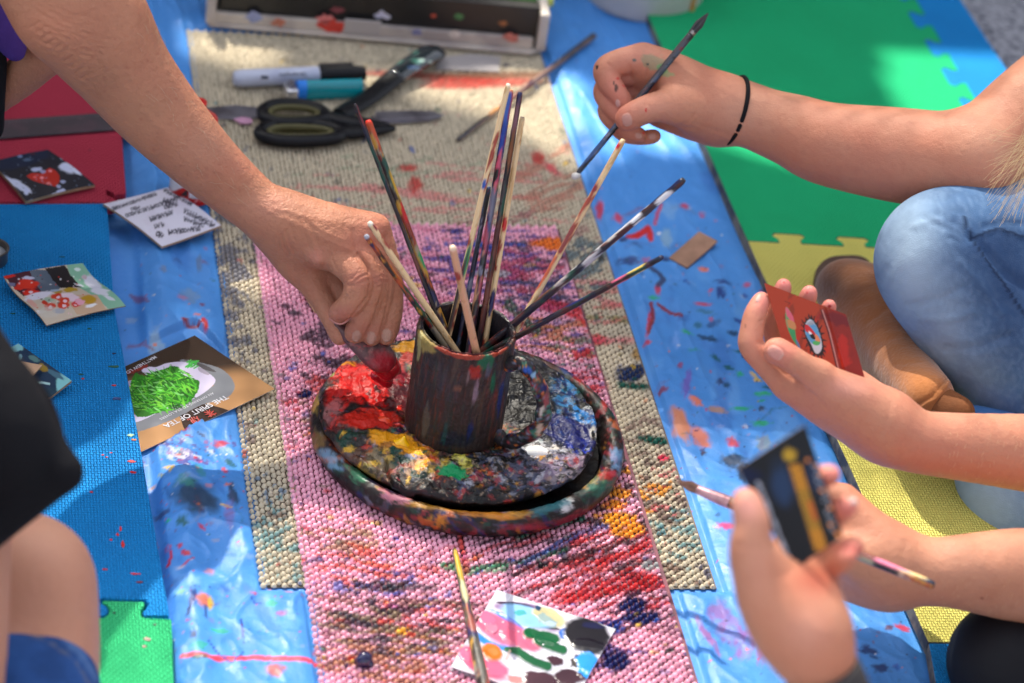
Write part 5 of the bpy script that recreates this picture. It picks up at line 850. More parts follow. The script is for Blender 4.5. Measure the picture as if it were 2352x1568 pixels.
# ---------------------------------------------------------------- corrugated plastic palette at the bottom
ZP = lambda x, y: (944.6 + x / 4.426, 1269.3 + y / 4.426)
def pal2(p):
    S = lambda pts, w, c, **k: p.stroke([ZP(*q) for q in pts], w / 4.426 if np.isscalar(w) else [q / 4.426 for q in w], c, **k); B_ = lambda x, y, rx, ry, c, rot=0, **k: p.blob(*ZP(x, y), rx / 4.426, ry / 4.426, c, radians(rot), **k)
    for k in range(26): f = k / 25; a = np.array([870, 380]) * (1 - f) + np.array([2075, 775]) * f; b = a + np.array([-470, 770]) * 1.3; p.stroke([ZP(*a), ZP(*b)], .7, lin(222, 222, 232), rough=0, alpha=.8)
    B_(1190, 640, 330, 110, lin(126, 96, 140), 16, h=.0004, rough=.35); B_(1050, 530, 170, 24, lin(56, 26, 60), 8); B_(1250, 735, 230, 26, lin(40, 22, 46), 10); B_(1180, 650, 280, 104, lin(134, 184, 226), 18, h=.0005, rough=.25); B_(1400, 660, 170, 84, lin(186, 178, 138), 22, h=.0003, rough=.4); B_(1360, 690, 110, 50, lin(140, 162, 160), 20, rough=.9); B_(1110, 615, 58, 34, lin(70, 160, 164), 0, rough=.6); B_(1420, 730, 50, 24, lin(170, 190, 210)); B_(1290, 570, 26, 34, lin(20, 56, 92), -30)
    B_(820, 905, 230, 66, lin(40, 130, 214), 20, rough=.8); B_(740, 640, 50, 50, lin(40, 130, 214)); B_(980, 690, 200, 30, lin(40, 120, 214), 32)
    B_(930, 800, 330, 128, lin(200, 96, 128), 24, h=.0008, rough=.3); B_(1110, 900, 210, 66, lin(206, 90, 120), 22, h=.0008, rough=.4); B_(820, 780, 60, 50, lin(206, 120, 146), 30, h=.0010); B_(770, 680, 100, 60, lin(196, 104, 140), 30, h=.0004)
    B_(715, 1115, 300, 116, lin(226, 90, 126), 26, h=.0007, rough=.35); B_(850, 1200, 140, 70, lin(234, 98, 134), 10, h=.0007); B_(540, 1040, 90, 60, lin(232, 100, 136), 30, h=.0005)
    B_(815, 1020, 120, 84, lin(206, 106, 28), 30, h=.0008, rough=.3); B_(830, 1020, 50, 40, lin(180, 120, 60), 20)
    S([(1190, 830), (1320, 860), (1450, 885)], 58, lin(8, 86, 50), rough=.3, h=.0009); S([(1280, 900), (1400, 950), (1535, 995)], 46, lin(8, 84, 50), rough=.3, h=.0009); S([(960, 985), (1080, 1010), (1180, 1080), (1290, 1130), (1380, 1160)], [24, 44, 46, 46, 48], lin(8, 84, 50), rough=.2, h=.0010); S([(1000, 1010), (965, 1080)], 16, lin(170, 140, 130), alpha=.7)
    B_(1560, 830, 70, 50, lin(20, 90, 180), 30); B_(1790, 850, 240, 160, lin(16, 14, 26), 20, h=.0009, rough=.3); B_(1790, 960, 170, 70, lin(14, 12, 26), 8, h=.0006); B_(1850, 750, 110, 30, lin(16, 20, 60), 8)
    B_(1680, 1110, 60, 60, lin(60, 56, 56), rough=1); B_(1800, 1130, 130, 100, lin(36, 136, 226), 40, h=.0007, rough=.5); B_(1780, 1230, 90, 60, lin(36, 136, 226), 20, h=.0005); B_(1465, 1105, 76, 54, lin(60, 30, 46), 20, h=.0006, rough=.8)
    B_(1300, 1290, 170, 80, lin(64, 34, 48), 6, h=.0008, rough=.4); B_(1600, 1270, 140, 80, lin(56, 30, 44), 6, h=.0008, rough=.5); B_(1450, 1330, 260, 50, lin(60, 32, 46), 6); B_(1060, 1290, 90, 36, lin(196, 120, 120), 10)
    for x, y in ((530, 1098), (560, 1000), (1340, 945), (1490, 925), (930, 715), (1090, 815), (770, 1200)): B_(x, y, 11, 7, WHT, h=.0006)
pc, _, _ = sheet('plastic_palette', 'white corrugated plastic square dabbed with pink, blue, green and black paint, on the pink mat', 'palette', [(1141, 1354, .0125), (1414, 1444, .0125), (1312, 1622, .0125), (1035, 1531, .0125)], lin(196, 194, 206), pal2, 420, 300, .0006, m=mat('palette_plastic', rough=.28, paint=True, spec=.35), obj_edge=mat('plastic_rim', lin(200, 196, 206), .4))
# fluted side wall
e0, e1 = W(1035, 1531, .0115), W(1312, 1622, .0115); mb = MB(); u = nrm(e1 - e0); inn = np.array([-u[1], u[0], 0])
for k in range(26):
    q = e0 + (e1 - e0) * (k + .5) / 26 + inn * .012; mb.add(*box(q + [0, 0, -.0013], (.0007, .024, .0029), (u, inn, (0, 0, 1))))
mb.add(*box((e0 + e1) / 2 + inn * .0125 + [0, 0, -.0034], (np.linalg.norm(e1 - e0), .025, .0007), (u, inn, (0, 0, 1)))); mb.build('fluted_core', bpy.data.materials['plastic_rim'], pc, smooth=False)
# paint dollop on the mat
mb = Flesh(0, .0007); c0 = W(835, 1517, .0125)
mb.raw([(c0 + [0, 0, -.001], .0048), (c0 + [.002, .001, -.001], .0042)], .002); mb.raw([(c0 + [-.002, -.001, .0005], .003), (c0 + [.001, .002, .002], .002), (c0 + [.003, 0, .001], .0018)], .0015); mb.raw([(c0 + [-.004, .002, -.002], .0026), (c0 + [.005, -.002, -.002], .0026)], .002)
V, Q = mb.mesh(1); tag(mk('paint_dollop', V, Q, mat('wet_navy', lin(24, 20, 66), .12, coat=.5)), 'fresh dollop of dark navy paint squeezed onto the pink mat', 'paint')
# loose brushes
def loose(label, a, b, za, zb, ra, rb, base, pal, cover, seed, blobs=(), bristle_end=None, group=None, dist=False):
    A = D(*a, za) if dist else W(*a, za); B = D(*b, zb) if dist else W(*b, zb); o = thing('paintbrush', label, 'paintbrush', (A + B) / 2, group); u = nrm(B - A); L = np.linalg.norm(B - A)
    if bristle_end:
        lf, lb, fc, bc, wid = bristle_end; e = B - u * (lf + lb)
        V, Fc, C = stick_mesh(A, e, ra, rb, base, PAL[pal], cover, seed, blobs, None, 1.5); mk('handle', V, Fc, M_stick, o, col=C)
        mb = MB(); mb.add(*tube([e + u * .0003, e + u * lf * .08, e + u * lf * .1, e + u * lf * .14, e + u * lf * .16, e + u * lf * .2, e + u * lf], [rb * 1.02, rb * 1.1, rb * 1.0, rb * 1.1, rb, rb * 1.06, rb * wid], 14, True)); mb.build('ferrule', fc, o)
        mb = MB(); w0 = rb * wid * .9
        side, up_ = frame(u)
        for k in range(26):
            rr2 = w0 * rnd.random() ** .5; a_ = rnd.uniform(0, 6.28); s0 = e + u * (lf - .001) + rr2 * (cos(a_) * side + sin(a_) * up_); tp = B + u * rnd.uniform(-.003, .001) + rr2 * .5 * (cos(a_) * side + sin(a_) * up_)
            mb.add(*tube([s0, (s0 + tp) / 2 + (s0 - e - u * lf) * .5, tp], [.0006, .0007, .0001], 5))
        mb.add(*tube([e + u * (lf - .001), e + u * (lf + lb * .4), B - u * .001], [w0 * .9, w0 * .9, w0 * .2], 10)); mb.build('bristles', bc, o)
    else:
        V, Fc, C = stick_mesh(A, B, ra, rb, base, PAL[pal], cover, seed, blobs); mk('handle', V, Fc, M_stick, o, col=C)
    return o
loose('long brush with a mottled gold, green and grey handle lying across the plastic palette', (1044, 1262), (1122, 1625), .0150, .0230, .0021, .0052, lin(92, 84, 70), 'multi', 1.5, 31, [(.12, .5, 22, lin(200, 160, 50)), (.3, .5, 14, lin(190, 180, 140)), (.5, .5, 12, lin(150, 80, 70)), (.75, .5, 30, lin(84, 80, 76))])
loose('slim dark brush lying diagonally across the beige mat edge behind the mug', (1050, 322), (1364, 82), .0075, .012, .0022, .0034, lin(110, 84, 76), 'dark', .5, 32, [(.05, .5, 40, lin(50, 50, 56)), (.25, .5, 12, lin(200, 140, 80)), (.9, .5, 60, lin(56, 54, 66))])
loose('short yellow-tipped wooden stick lying under the reaching hand', (690, 648), (728, 712), .0115, .0115, .0030, .0030, WOOD, 'pale', .3, 33, [(.25, .5, 5, YEL)])
# ---------------------------------------------------------------- tools on the beige mat
zb = .0055; M_blk = mat('black_plastic', lin(15, 16, 22), .4, spec=.25); M_steel = mat('steel', lin(150, 150, 165), .35, metal=.9, vary=.6, vscale=40, vcol=lin(90, 84, 96))
def at(x, y, h=0): return W(x, y, zb + h)
t = thing('marker_pen', 'white marker pen with a black clip cap lying above the lighter', 'marker', at(690, 175)); rM = .0085
a, b, c2, c3 = W(537, 180, zb + rM), W(733, 172, zb + rM), W(815, 169, zb + rM), W(838, 168, zb + rM)
M_wh = mat('white_plastic', lin(190, 196, 216), .4, vary=.3, vscale=60, vcol=lin(130, 140, 180))
mb = MB(); mb.add(*tube([a, a + (b - a) * .03, a + (b - a) * .1, b], [rM * .72, rM * .9, rM * .98, rM], 24)); mb.build('barrel', M_wh, t)
mb = MB(); mb.add(*tube([b - (c3 - b) * .02, b + (c3 - b) * .6, c2, c3], [rM * 1.08, rM * 1.08, rM * .95, rM * .8], 24)); mb.build('cap', M_blk, t)
mb = MB(); mb.add(*box((b + c2) / 2 + [-.001, .007, rM * .75], (.034, .004, .004), (c2 - b, (0, 1, 0), (0, 0, 1)))); mb.build('clip', M_blk, t, bevel=.001)
lt = MB(); ux = nrm(b - a); side = np.array([-ux[1], ux[0], 0])
tx = text_on('Sharpie', (702, 166), (640, 169), 1.1, zb + 2 * rM + .0004, mat('marker_print', lin(50, 56, 70), .5), t, bold=.02); tx.data.update()
mb = MB(); p0 = W(608, 178, zb + 2 * rM - .0002); mb.add(*prism([(p0[0] + .004 * cos(k * .785) * (1.3 if k % 2 else .8), p0[1] + .003 * sin(k * .785)) for k in range(8)], p0[2], p0[2] + .0006)); mb.build('logo', bpy.data.materials['marker_print'], t)
t = thing('lighter', 'turquoise see-through lighter with a steel head next to the black-capped marker', 'lighter', at(745, 210))
a, b, c1 = W(702, 207, zb + .007), W(831, 203, zb + .007), W(655, 209, zb + .007); ux = nrm(b - a); sd = np.cross([0, 0, 1], ux)
M_tq = mat('turquoise_plastic', lin(10, 170, 186), .15, trans=.35, coat=.4); mb = MB(); mb.add(*tube([a, a + (b - a) * .96, b], [.0105, .0105, .0098], 24, True, .62, sd)); mb.build('tank', M_tq, t, angle=60)
mb = MB(); mb.add(*tube([c1 + (a - c1) * .55, a], [.0106, .0106], 24, True, .62, sd)); mb.build('collar', mat('blue_plastic', lin(30, 130, 230), .3), t, angle=60)
mb = MB(); mb.add(*box(c1 + (a - c1) * .27, (np.linalg.norm(a - c1) * .56, .018, .011), (ux, sd, (0, 0, 1)))); mb.build('steel_hood', mat('bright_steel', lin(226, 226, 230), .2, metal=.8), t, bevel=.0015)
mb = MB(); mb.add(*tube([c1 + (a - c1) * .3 + [0, 0, .006] - sd * .005, c1 + (a - c1) * .3 + [0, 0, .006] + sd * .005], .0035, 16)); mb.build('spark_wheel', M_steel, t)
# scissors
t = thing('scissors', 'black-handled scissors lying closed on the beige mat', 'scissors', at(760, 285)); M_in = mat('olive_grip', lin(84, 80, 44), .6)
def loop(pts, r, flat, name, m, h):
    L = spline([W(x, y, zb + h) for x, y in pts], 8, True); L = L + [L[0], L[1]]; V, Fc = tube(L, r, 14, False, flat); mb = MB(); mb.add(V, Fc); return mb.build(name, m, t)
loop([(606, 250), (640, 238), (700, 240), (742, 256), (742, 272), (700, 280), (640, 280), (608, 268)], .0058, .9, 'finger_loop', M_blk, .009); loop([(600, 300), (640, 283), (720, 285), (778, 300), (770, 318), (700, 324), (640, 322), (606, 314)], .0064, .9, 'finger_loop', M_blk, .007)
loop([(622, 254), (650, 247), (700, 249), (728, 258), (725, 269), (690, 273), (645, 272), (622, 265)], .0025, 1.4, 'grip_lining', M_in, .009); loop([(618, 301), (650, 293), (720, 295), (760, 303), (750, 312), (700, 315), (650, 314), (622, 310)], .0028, 1.4, 'grip_lining', M_in, .007)
mb = MB(); mb.add(*tube([at(735, 262, .008), at(790, 277, .008), at(850, 285, .007), at(895, 290, .006)], [.007, .0085, .008, .004], 16, True, .6)); mb.add(*tube([at(765, 305, .007), at(810, 303, .007), at(860, 298, .006), at(905, 294, .005)], [.008, .0095, .008, .004], 16, True, .6)); mb.build('shank', M_blk, t)
mb = MB(); mb.add(*prism([W(x, y, 0)[:2] for x, y in ((860, 277), (940, 274), (990, 276), (1017, 284), (990, 291), (930, 294), (860, 297))], zb + .003, zb + .0048)); mb.add(*prism([W(x, y, 0)[:2] for x, y in ((850, 283), (940, 283), (1012, 286), (980, 293), (920, 297), (850, 299))], zb + .001, zb + .0027)); mb.build('blade', M_steel, t, smooth=False, bevel=.0004)
# palette knife
t = thing('palette_knife', 'grey flat blade smeared with pink paint, poking out left of the scissors', 'palette knife', at(560, 272))
mb = MB(); mb.add(*prism([W(x, y, 0)[:2] for x, y in ((470, 262), (540, 256), (600, 262), (640, 268), (600, 284), (540, 288), (480, 284))], zb + .0006, zb + .0018)); mb.build('blade', M_steel, t, smooth=False, bevel=.0003)
mb = MB(); c0 = at(560, 277, .0018); mb.add(*prism([(c0[0] + .010 * cos(k * .6) * (.8 + .3 * sin(k * 3)), c0[1] + .006 * sin(k * .6)) for k in range(10)], c0[2] - .0002, c0[2] + .0007)); mb.build('paint_smear', mat('pink_smear', lin(190, 140, 170), .5), t)
mb = MB(); mb.add(*tube([at(640, 273, .004), at(690, 276, .0055), at(760, 280, .006)], [.002, .004, .005], 12)); mb.build('handle', M_blk, t)
# craft knife / black tool
t = thing('craft_knife', 'long black knife with a glossy paint-spotted grip lying above the scissors', 'knife', at(890, 190)); up3 = [at(782, 262, .004), at(850, 222, .006), at(905, 178, .009), at(960, 140, .011), at(995, 122, .011), at(1012, 116, .010)]
mb = MB(); mb.add(*tube(spline(up3[:4], 6), list(np.linspace(.0095, .0115, 19)), 16, True, .45)); mb.build('body', M_blk, t)
V, Fc = tube(spline(up3[2:], 8), [.0105, .0108, .011, .0112, .0115, .0118, .012, .0122, .0124, .0126, .0128, .0129, .013, .013, .013, .0128, .0126, .0122, .0118, .011, .010, .009, .008, .006, .003], 20, True, .6); V = np.array(V); pxk, _ = proj(V); kk = Paint(pxk, lin(24, 30, 36))
for _ in range(26): kk.blob(rnd.uniform(900, 1010), rnd.uniform(110, 190), rnd.uniform(2, 6), rnd.uniform(2, 5), rnd.choice([lin(40, 70, 110), lin(60, 110, 100), lin(170, 200, 190), lin(20, 24, 40)]))
mk('grip', V, Fc, mat('glossy_grip', rough=.12, paint=True, coat=.6), t, col=kk.C)
# ruler
t = thing('steel_ruler', 'dark flat ruler lying across the crimson tile behind the arm', 'ruler', W(140, 290, TZ1)); t['label'] = 'dark flat ruler lying across the crimson tile behind the arm'
mb = MB(); mb.add(*prism([W(x, y, TZ1)[:2] for x, y in ((-30, 283), (470, 248), (480, 286), (-30, 325))], TZ1 + .0008, TZ1 + .0028)); mb.build('bar', mat('ruler_dark', lin(56, 48, 58), .45, vary=.5, vscale=60, vcol=lin(84, 60, 72)), t, smooth=False, bevel=.0004)
mb = MB()
for k in range(60):
    f = k / 59; q = W(-20 + 480 * f, 286 - 34 * f, TZ1); L = .006 if k % 5 == 0 else .0035; mb.add(*box((q[0], q[1] - L / 2, TZ1 + .0029), (.0004, L, .0002)))
mb.build('scale_marks', mat('ruler_mark', lin(110, 104, 112), .5), t, smooth=False)
# tin at the left edge
t = thing('paint_tin', 'round metal tin lid cut off by the left edge, on the blue tile', 'tin', W(-22, 605, TZ1)); c0 = W(-24, 600, TZ1)
V, Fc = lathe([(0, .001), (.0145, .001), (.0150, .002), (.0150, .012), (.0160, .0128), (.0160, .0140), (.0142, .0140), (.0138, .011), (.0138, .008), (0, .008)], c0, 48); mb = MB(); mb.add(V, Fc); mb.build('can', mat('tin_metal', lin(110, 104, 100), .35, metal=.8), t)
V, Fc = lathe([(.0135, .0085), (.008, .0088), (0, .0088)], c0, 40); mb = MB(); mb.add(V, Fc); mb.build('contents', mat('pale_paint', lin(170, 176, 180), .4), t)
# cardboard scrap on the blue sheet
t = thing('cardboard_scrap', 'small brown cardboard rectangle lying on the blue sheet near the yellow tile', 'cardboard', W(1592, 572, .004))
mb = MB(); mb.add(*slab([W(1537, 590, .008), W(1606, 530, .010), W(1649, 553, .009), W(1579, 614, .007)], .0022)); mb.build('board', mat('brown_board', lin(158, 120, 98), .75, vary=.25, vscale=70), t, smooth=True, bevel=.0006)
# white and red bottle half under the arm
t = thing('glue_bottle', 'white bottle with a red label end lying beneath the arm behind the handwritten card', 'bottle', W(440, 430, .003))
V, Fc = lathe([(0, 0), (.0185, 0), (.0195, .0015), (.0195, .004), (.019, .0045), (.019, .006)], W(437, 448, .004), 64); mb = MB(); mb.add(V, Fc); mb.build('base_ring', mat('dark_ring', lin(60, 50, 50), .5), t)
cb_ = W(437, 448, .010); nth = 96; hz = np.linspace(0, .075, 90); TT, HH = np.meshgrid(np.linspace(0, 2 * pi, nth, endpoint=False), hz); Vb2 = np.stack([cb_[0] + .019 * np.cos(TT.ravel()), cb_[1] + .019 * np.sin(TT.ravel()), cb_[2] + HH.ravel()], 1)
pb = Paint(np.stack([np.degrees(TT.ravel()), HH.ravel() * 1000], 1), lin(210, 214, 226)); pb.poly([(-10, -1), (370, -1), (370, 9), (-10, 9)], lin(186, 26, 22)); pb.poly([(205, 8), (262, 8), (262, 26), (250, 20)], lin(186, 26, 22)); pb.poly([(236, 10), (257, 10), (257, 18)], lin(40, 30, 34)); pb.poly([(268, 8), (345, 8), (345, 24), (268, 24)], lin(190, 196, 206))
for k in range(22): pb.stroke([(275 + k * 3, 5), (276 + k * 3, 7.5)], .6, lin(220, 150, 150)) 
i = np.arange(90 * nth).reshape(90, nth); j = np.roll(i, -1, 1); mk('bottle_body', Vb2, np.stack([i[:-1], j[:-1], j[1:], i[1:]], -1).reshape(-1, 4), mat('bottle_print', rough=.3, paint=True), t, col=pb.C)
V, Fc = lathe([(.019, 0), (.0185, .004), (.012, .009), (.008, .011), (.008, .020), (0, .020)], cb_ + [0, 0, .075], 48); mb = MB(); mb.add(V, Fc); mb.build('cap', mat('bottle_cap', lin(200, 40, 40), .3), t)
# ---------------------------------------------------------------- paint box at the top edge
M_ply = mat('grubby_board', lin(196, 186, 176), .6, vary=.8, vscale=22, vcol=lin(150, 140, 140)); M_bk = mat('black_box', lin(20, 20, 22), .45, vary=.3, vscale=60)
t = thing('paint_box', 'long black and grimy white paint box holding tubes, across the top of the frame', 'paint box', W(850, 40, .004))
def quad_box(cor, z0, z1, name, m, bevel=.0015):
    mb = MB(); lo = [W(x, y, z0) for x, y in cor]; P = [(q[0], q[1]) for q in lo]; mb.add(*prism(P, z0, z1)); return mb.build(name, m, t, smooth=False, bevel=bevel)
quad_box([(478, 62), (1216, 128), (1252, 118), (1262, -60), (500, -120)], .0065, .0105, 'base_board', M_ply)
A1, A2 = W(492, 52, .0105), W(1222, 112, .0105); ux = nrm(A2 - A1); vy = np.array([-ux[1], ux[0], 0]); Lb = np.linalg.norm(A2 - A1)
mb = MB(); mb.add(*box((A1 + A2) / 2 + vy * .003 + [0, 0, .0055], (Lb, .006, .011), (ux, vy, (0, 0, 1)))); mb.build('front_wall', M_ply, t, smooth=False, bevel=.001)
mb = MB(); mb.add(*box((A1 + A2) / 2 + vy * .0125 + ux * .004 + [0, 0, .0215], (Lb * 1.0, .012, .042), (ux, vy, (0, 0, 1)))); mb.build('lid_edge', M_bk, t, smooth=False, bevel=.001)
mb = MB(); mb.add(*box((A1 + A2) / 2 + vy * .14 + [0, 0, .004], (Lb * .98, .23, .006), (ux, vy, (0, 0, 1)))); mb.build('tray_floor', M_bk, t, smooth=False, bevel=.001)
for nm, P_, s_ in (('side_wall', A1 - ux * .004, 1), ('side_wall', A2 + ux * .008, 1)):
    mb = MB(); mb.add(*box(P_ + vy * .14 + [0, 0, .021], (.009, .29, .040), (ux, vy, (0, 0, 1)))); mb.build(nm, M_ply, t, smooth=False, bevel=.0015)
mb = MB(); q = A1 + (A2 - A1) * .46; mb.add(*box(q - vy * .0012 + [0, 0, .009], (.036, .0024, .016), (ux, vy, (0, 0, 1)))); mb.build('latch', mat('latch', lin(170, 164, 164), .4), t, smooth=False, bevel=.0006)
def splat3(P, r, c_, par, nrm_=None):
    n = 14; e1 = ux; e2 = np.array([0, 0, 1.]) if nrm_ is None else nrm_; mbx = MB(); w = np.cross(e1, e2); ring = [P + e1 * r * (1 + .4 * rnd.uniform(-1, 1)) * cos(2 * pi * k / n) + e2 * r * .6 * (1 + .4 * rnd.uniform(-1, 1)) * sin(2 * pi * k / n) for k in range(n)]
    mbx.add([p + w * .0002 for p in ring] + [p - w * .0004 for p in ring], [tuple(range(n)), tuple(range(n, 2 * n))[::-1]] + [(k, n + k, n + (k + 1) % n, (k + 1) % n) for k in range(n)]); mbx.build('paint_drip', drip_mat(c_), par)
for f, h_, r, c_ in ((.38, .022, .006, lin(130, 60, 70)), (.52, .020, .007, lin(200, 200, 220)), (.76, .026, .005, lin(60, 120, 70)), (.68, .024, .003, lin(190, 80, 60)), (.9, .022, .004, lin(150, 90, 50))): splat3(A1 + (A2 - A1) * f + vy * .0065 + [0, 0, h_], r, c_, t)
for f, h_, r, c_ in ((.12, .010, .008, lin(140, 150, 190)), (.36, .008, .012, lin(206, 60, 50)), (.34, .014, .008, lin(214, 120, 120)), (.63, .008, .006, lin(120, 120, 160)), (.2, .006, .007, lin(180, 110, 90)), (.93, .010, .008, lin(190, 110, 100)), (.75, .009, .006, lin(206, 196, 190))): splat3(A1 + (A2 - A1) * f - vy * .0002 + [0, 0, h_], r, c_, t)
for k, (f, dy, c_, cc, ln, rr3) in enumerate(((.70, .034, lin(226, 214, 196), lin(226, 226, 226), .13, .0135), (.30, .045, lin(110, 44, 40), BLK, .12, .010), (.05, .04, lin(150, 150, 160), lin(60, 60, 70), .09, .012), (.95, .05, lin(90, 140, 70), lin(200, 206, 90), .07, .011), (.52, .075, lin(40, 110, 140), WHT, .10, .010))):
    q = A1 + (A2 - A1) * f + vy * dy + [0, 0, .012 + rr3 + (.020 if k == 0 else .006)]; tt = thing('paint_tube', ['large cream paint tube with a white cap lying in the paint box', 'maroon paint tube behind the black lid edge', 'grey paint tube at the left end of the paint box', 'green paint tube with a yellow cap at the right end of the paint box', 'blue paint tube deep inside the paint box'][k], 'paint tube', q, 'paint tubes in the paint box')
    mb = MB(); mb.add(*tube([q - ux * ln / 2, q + ux * ln * .3, q + ux * ln * .36], [rr3, rr3, rr3 * .6], 20)); mb.build('tube_body', mat('tube_label', c_, .35, vary=.3, vscale=50), tt)
    mb = MB(); mb.add(*tube([q + ux * ln * .365, q + ux * ln * .52], [rr3 * .62, rr3 * .55], 16)); mb.build('cap', mat('tube_cap', cc, .4), tt)
# tape strips under the box
t2 = MB(); P = [W(x, y, .0048)[:2] for x, y in ((1080, 125), (1150, 130), (1145, 165), (1000, 160), (1010, 132))]; t2.add(*prism(P, .0050, .0056)); tag(t2.build('tape_strip', mat('frosted_tape', lin(158, 152, 152), .45), None, smooth=False), 'greyish strip of clear tape stuck on the beige mat in front of the paint box', 'tape')
# white tub at the top
t = thing('plastic_tub', 'cloudy white plastic tub with amber drip standing on the sheet at the top edge', 'tub', W(1470, 12, .002)); c0 = W(1472, -6, .003)
V, Fc = lathe([(0, .001), (.057, .001), (.0615, .004), (.063, .010), (.066, .075), (.069, .077), (.066, .078), (.060, .010), (.055, .005), (0, .005)], c0, 72); mb = MB(); mb.add(V, Fc); mb.build('bowl', mat('cloudy_plastic', lin(206, 200, 196), .35, trans=.15, vary=.4, vscale=18, vcol=lin(170, 170, 172)), t)
mb = MB(); q = W(1588, 30, .012); mb.add(*tube([q + [0, 0, .03], q + [-.001, -.002, .012], q + [-.001, -.002, 0]], [.002, .003, .003], 10)); mb.build('amber_drip', mat('amber', lin(180, 130, 70), .3), t)
# dark thing on the pavement in the corner
# ---------------------------------------------------------------- people
M_skin = mat('skin', rough=.54, paint=True, sss=.14, spec=.32, bump=[(900, .0004), (160, .0006), (50, .001)]); M_skin_old = mat('weathered_skin', rough=.54, paint=True, sss=.12, spec=.35, bump=[(700, .0006), (240, .0009), (60, .0012)])
def cloth(name, c_, **k): return mat(name, c_, k.pop('rough', .85), spec=.2, vary=k.pop('vary', .3), vscale=k.pop('vscale', 25), bump=k.pop('bump', [(18, .004), (900, .0003)]), **k)
M_denim = mat('denim', lin(70, 104, 150), .85, paint=True, spec=.2, bump=[(25, .003), (1200, .0004)]); M_blackc = cloth('black_cloth', lin(17, 17, 22), vary=0); M_purple = cloth('purple_cloth', lin(72, 48, 120)); M_white = cloth('cream_cloth', lin(190, 186, 176)); M_grey = cloth('grey_cloth', lin(90, 92, 104))
def person(label, base): return tag(thing('person', '', 'person', base), label, 'person')
def figure(root, pel, chest, neck, head, sh, el, shirt, hairc, skin, trousers=None, legs=(), r=1.0, long_hair=False):
    "the parts of the sitter outside the frame: torso in its shirt, neck, head with face, hair; returns coarse skin pieces"
    A = lambda *v: np.array(v, float); pel, chest, neck, head = map(np.array, (pel, chest, neck, head))
    up = nrm(head - neck); fwd = nrm(np.array([.45, 2.0, 0]) - head * [1, 1, 0]); fwd = nrm(fwd - up * (fwd @ up)); sd = np.cross(fwd, up)
    f = Flesh(0, .008); f.raw([(pel, .135 * r), ((pel + chest) / 2, .115 * r), (chest, .12 * r)], .02, .03)
    for s_ in sh: f.raw([(chest + [0, 0, .05], .10 * r), (s_, .062 * r)], .05, .03)
    for s_, e_, q in zip(sh, el, (.45, .45)): f.raw([(s_, .060 * r), (s_ + (e_ - s_) * q, .056 * r)], .03, .02)
    f.raw([(chest + [0, 0, .10], .07), (neck, .052)], .04); V, Q = f.mesh(2); mk('shirt', V, Q, shirt, root)
    g = Flesh(0, .0045); g.raw([(neck - up * .03, .050), (head - up * .06, .046)], .01); g.raw([(head + up * .02 - fwd * .01, .083), (head + up * .045 - fwd * .02, .078)], .02, .03); g.raw([(head - up * .045 + fwd * .03, .052), (head - up * .07 + fwd * .045, .030)], .03, .02)
    g.raw([(head + fwd * .088 + up * .012, .008), (head + fwd * .104 - up * .018, .0115)], .012); g.raw([(head + fwd * .085 - up * .046 - sd * .02, .006), (head + fwd * .092 - up * .046, .007), (head + fwd * .085 - up * .046 + sd * .02, .006)], .008)
    for s in (-1, 1): g.raw([(head + sd * s * .080 + up * .015, .018), (head + sd * s * .080 - up * .015, .012)], .008); g.raw([(head + fwd * .082 + sd * s * .030 + up * .016, .010)], .004, op='s')
    V, Q = g.mesh(2); C = np.tile(skin, (len(V), 1)); out = [(V, Q, C)]
    h = Flesh(0, .006); h.raw([(head + up * .04 - fwd * .025, .093), (head + up * .06 - fwd * .01, .084)], .02, .03); h.raw([(head - fwd * .05 - up * .02, .07), (head - fwd * .07 - up * (.20 if long_hair else .05), .045)], .03, .03)
    h.raw([(head + fwd * .10 - up * .03, .07), (head + fwd * .10 - up * .08, .07)], .01, op='s'); V, Q = h.mesh(2); mk('hair', V, Q, mat('hair_colour', hairc, .5, vary=.3, vscale=90, bump=[(60, .004, (6, 6, 1))]), root)
    for s in (-1, 1):
        V, Fc = lathe([(0, -.0105), (.006, -.009), (.0105, 0), (.006, .009), (0, .0105)], head + fwd * .076 + sd * s * .030 + up * .016, 16); mb = MB(); mb.add(V, Fc); mb.build('eye', mat('eye_white', lin(220, 215, 210), .2), root)
    for s_, e_ in zip(sh, el):
        a = Flesh(0, .004); a.raw([(s_ + (e_ - s_) * .3, .048 * r), (e_, .041 * r)], .01); V, Q = a.mesh(1); out.append((V, Q, np.tile(skin, (len(V), 1))))
    if trousers:
        t_ = Flesh(0, .008)
        for ch in legs: t_.raw(ch, .03, .03)
        V, Q = t_.mesh(2); o = mk('trousers', V, Q, trousers, root, col=np.tile(lin(70, 104, 150), (len(V), 1)) if trousers is M_denim else None)
    return out
# ---- the man reaching to the palette
S1 = lin(180, 122, 94); Z = lambda x, y: (531.4 + x / 3.32, 472.3 + y / 3.32)
A = Flesh(2.31, .0011)
A.limb([(90, -100, 128, -.08), (165, -15, 130, -.07), (245, 108, 116, -.05), (340, 232, 99, -.03), (450, 350, 80, -.015), (545, 437, 66, 0), (612, 492, 60, .004)], .004, .05)
A.limb([(150, 25, 100, -.075), (215, 60, 95, -.06)], .03)
for m_ in ([(640, 524, 47, .010), (700, 560, 42, .006), (776, 592, 33, .002)], [(640, 506, 46, 0), (740, 540, 42, -.004), (806, 566, 34, -.002)], [(650, 498, 42, .004), (760, 524, 38, .002), (838, 542, 32, .002)], [(660, 494, 40, .010), (790, 516, 34, .008), (868, 521, 28, .008)]): A.limb(m_, .016, .02)
A.limb([(645, 545, 46, .016), (668, 592, 40, .020), (712, 640, 33, .024)], .012, .02)          # ball of the thumb
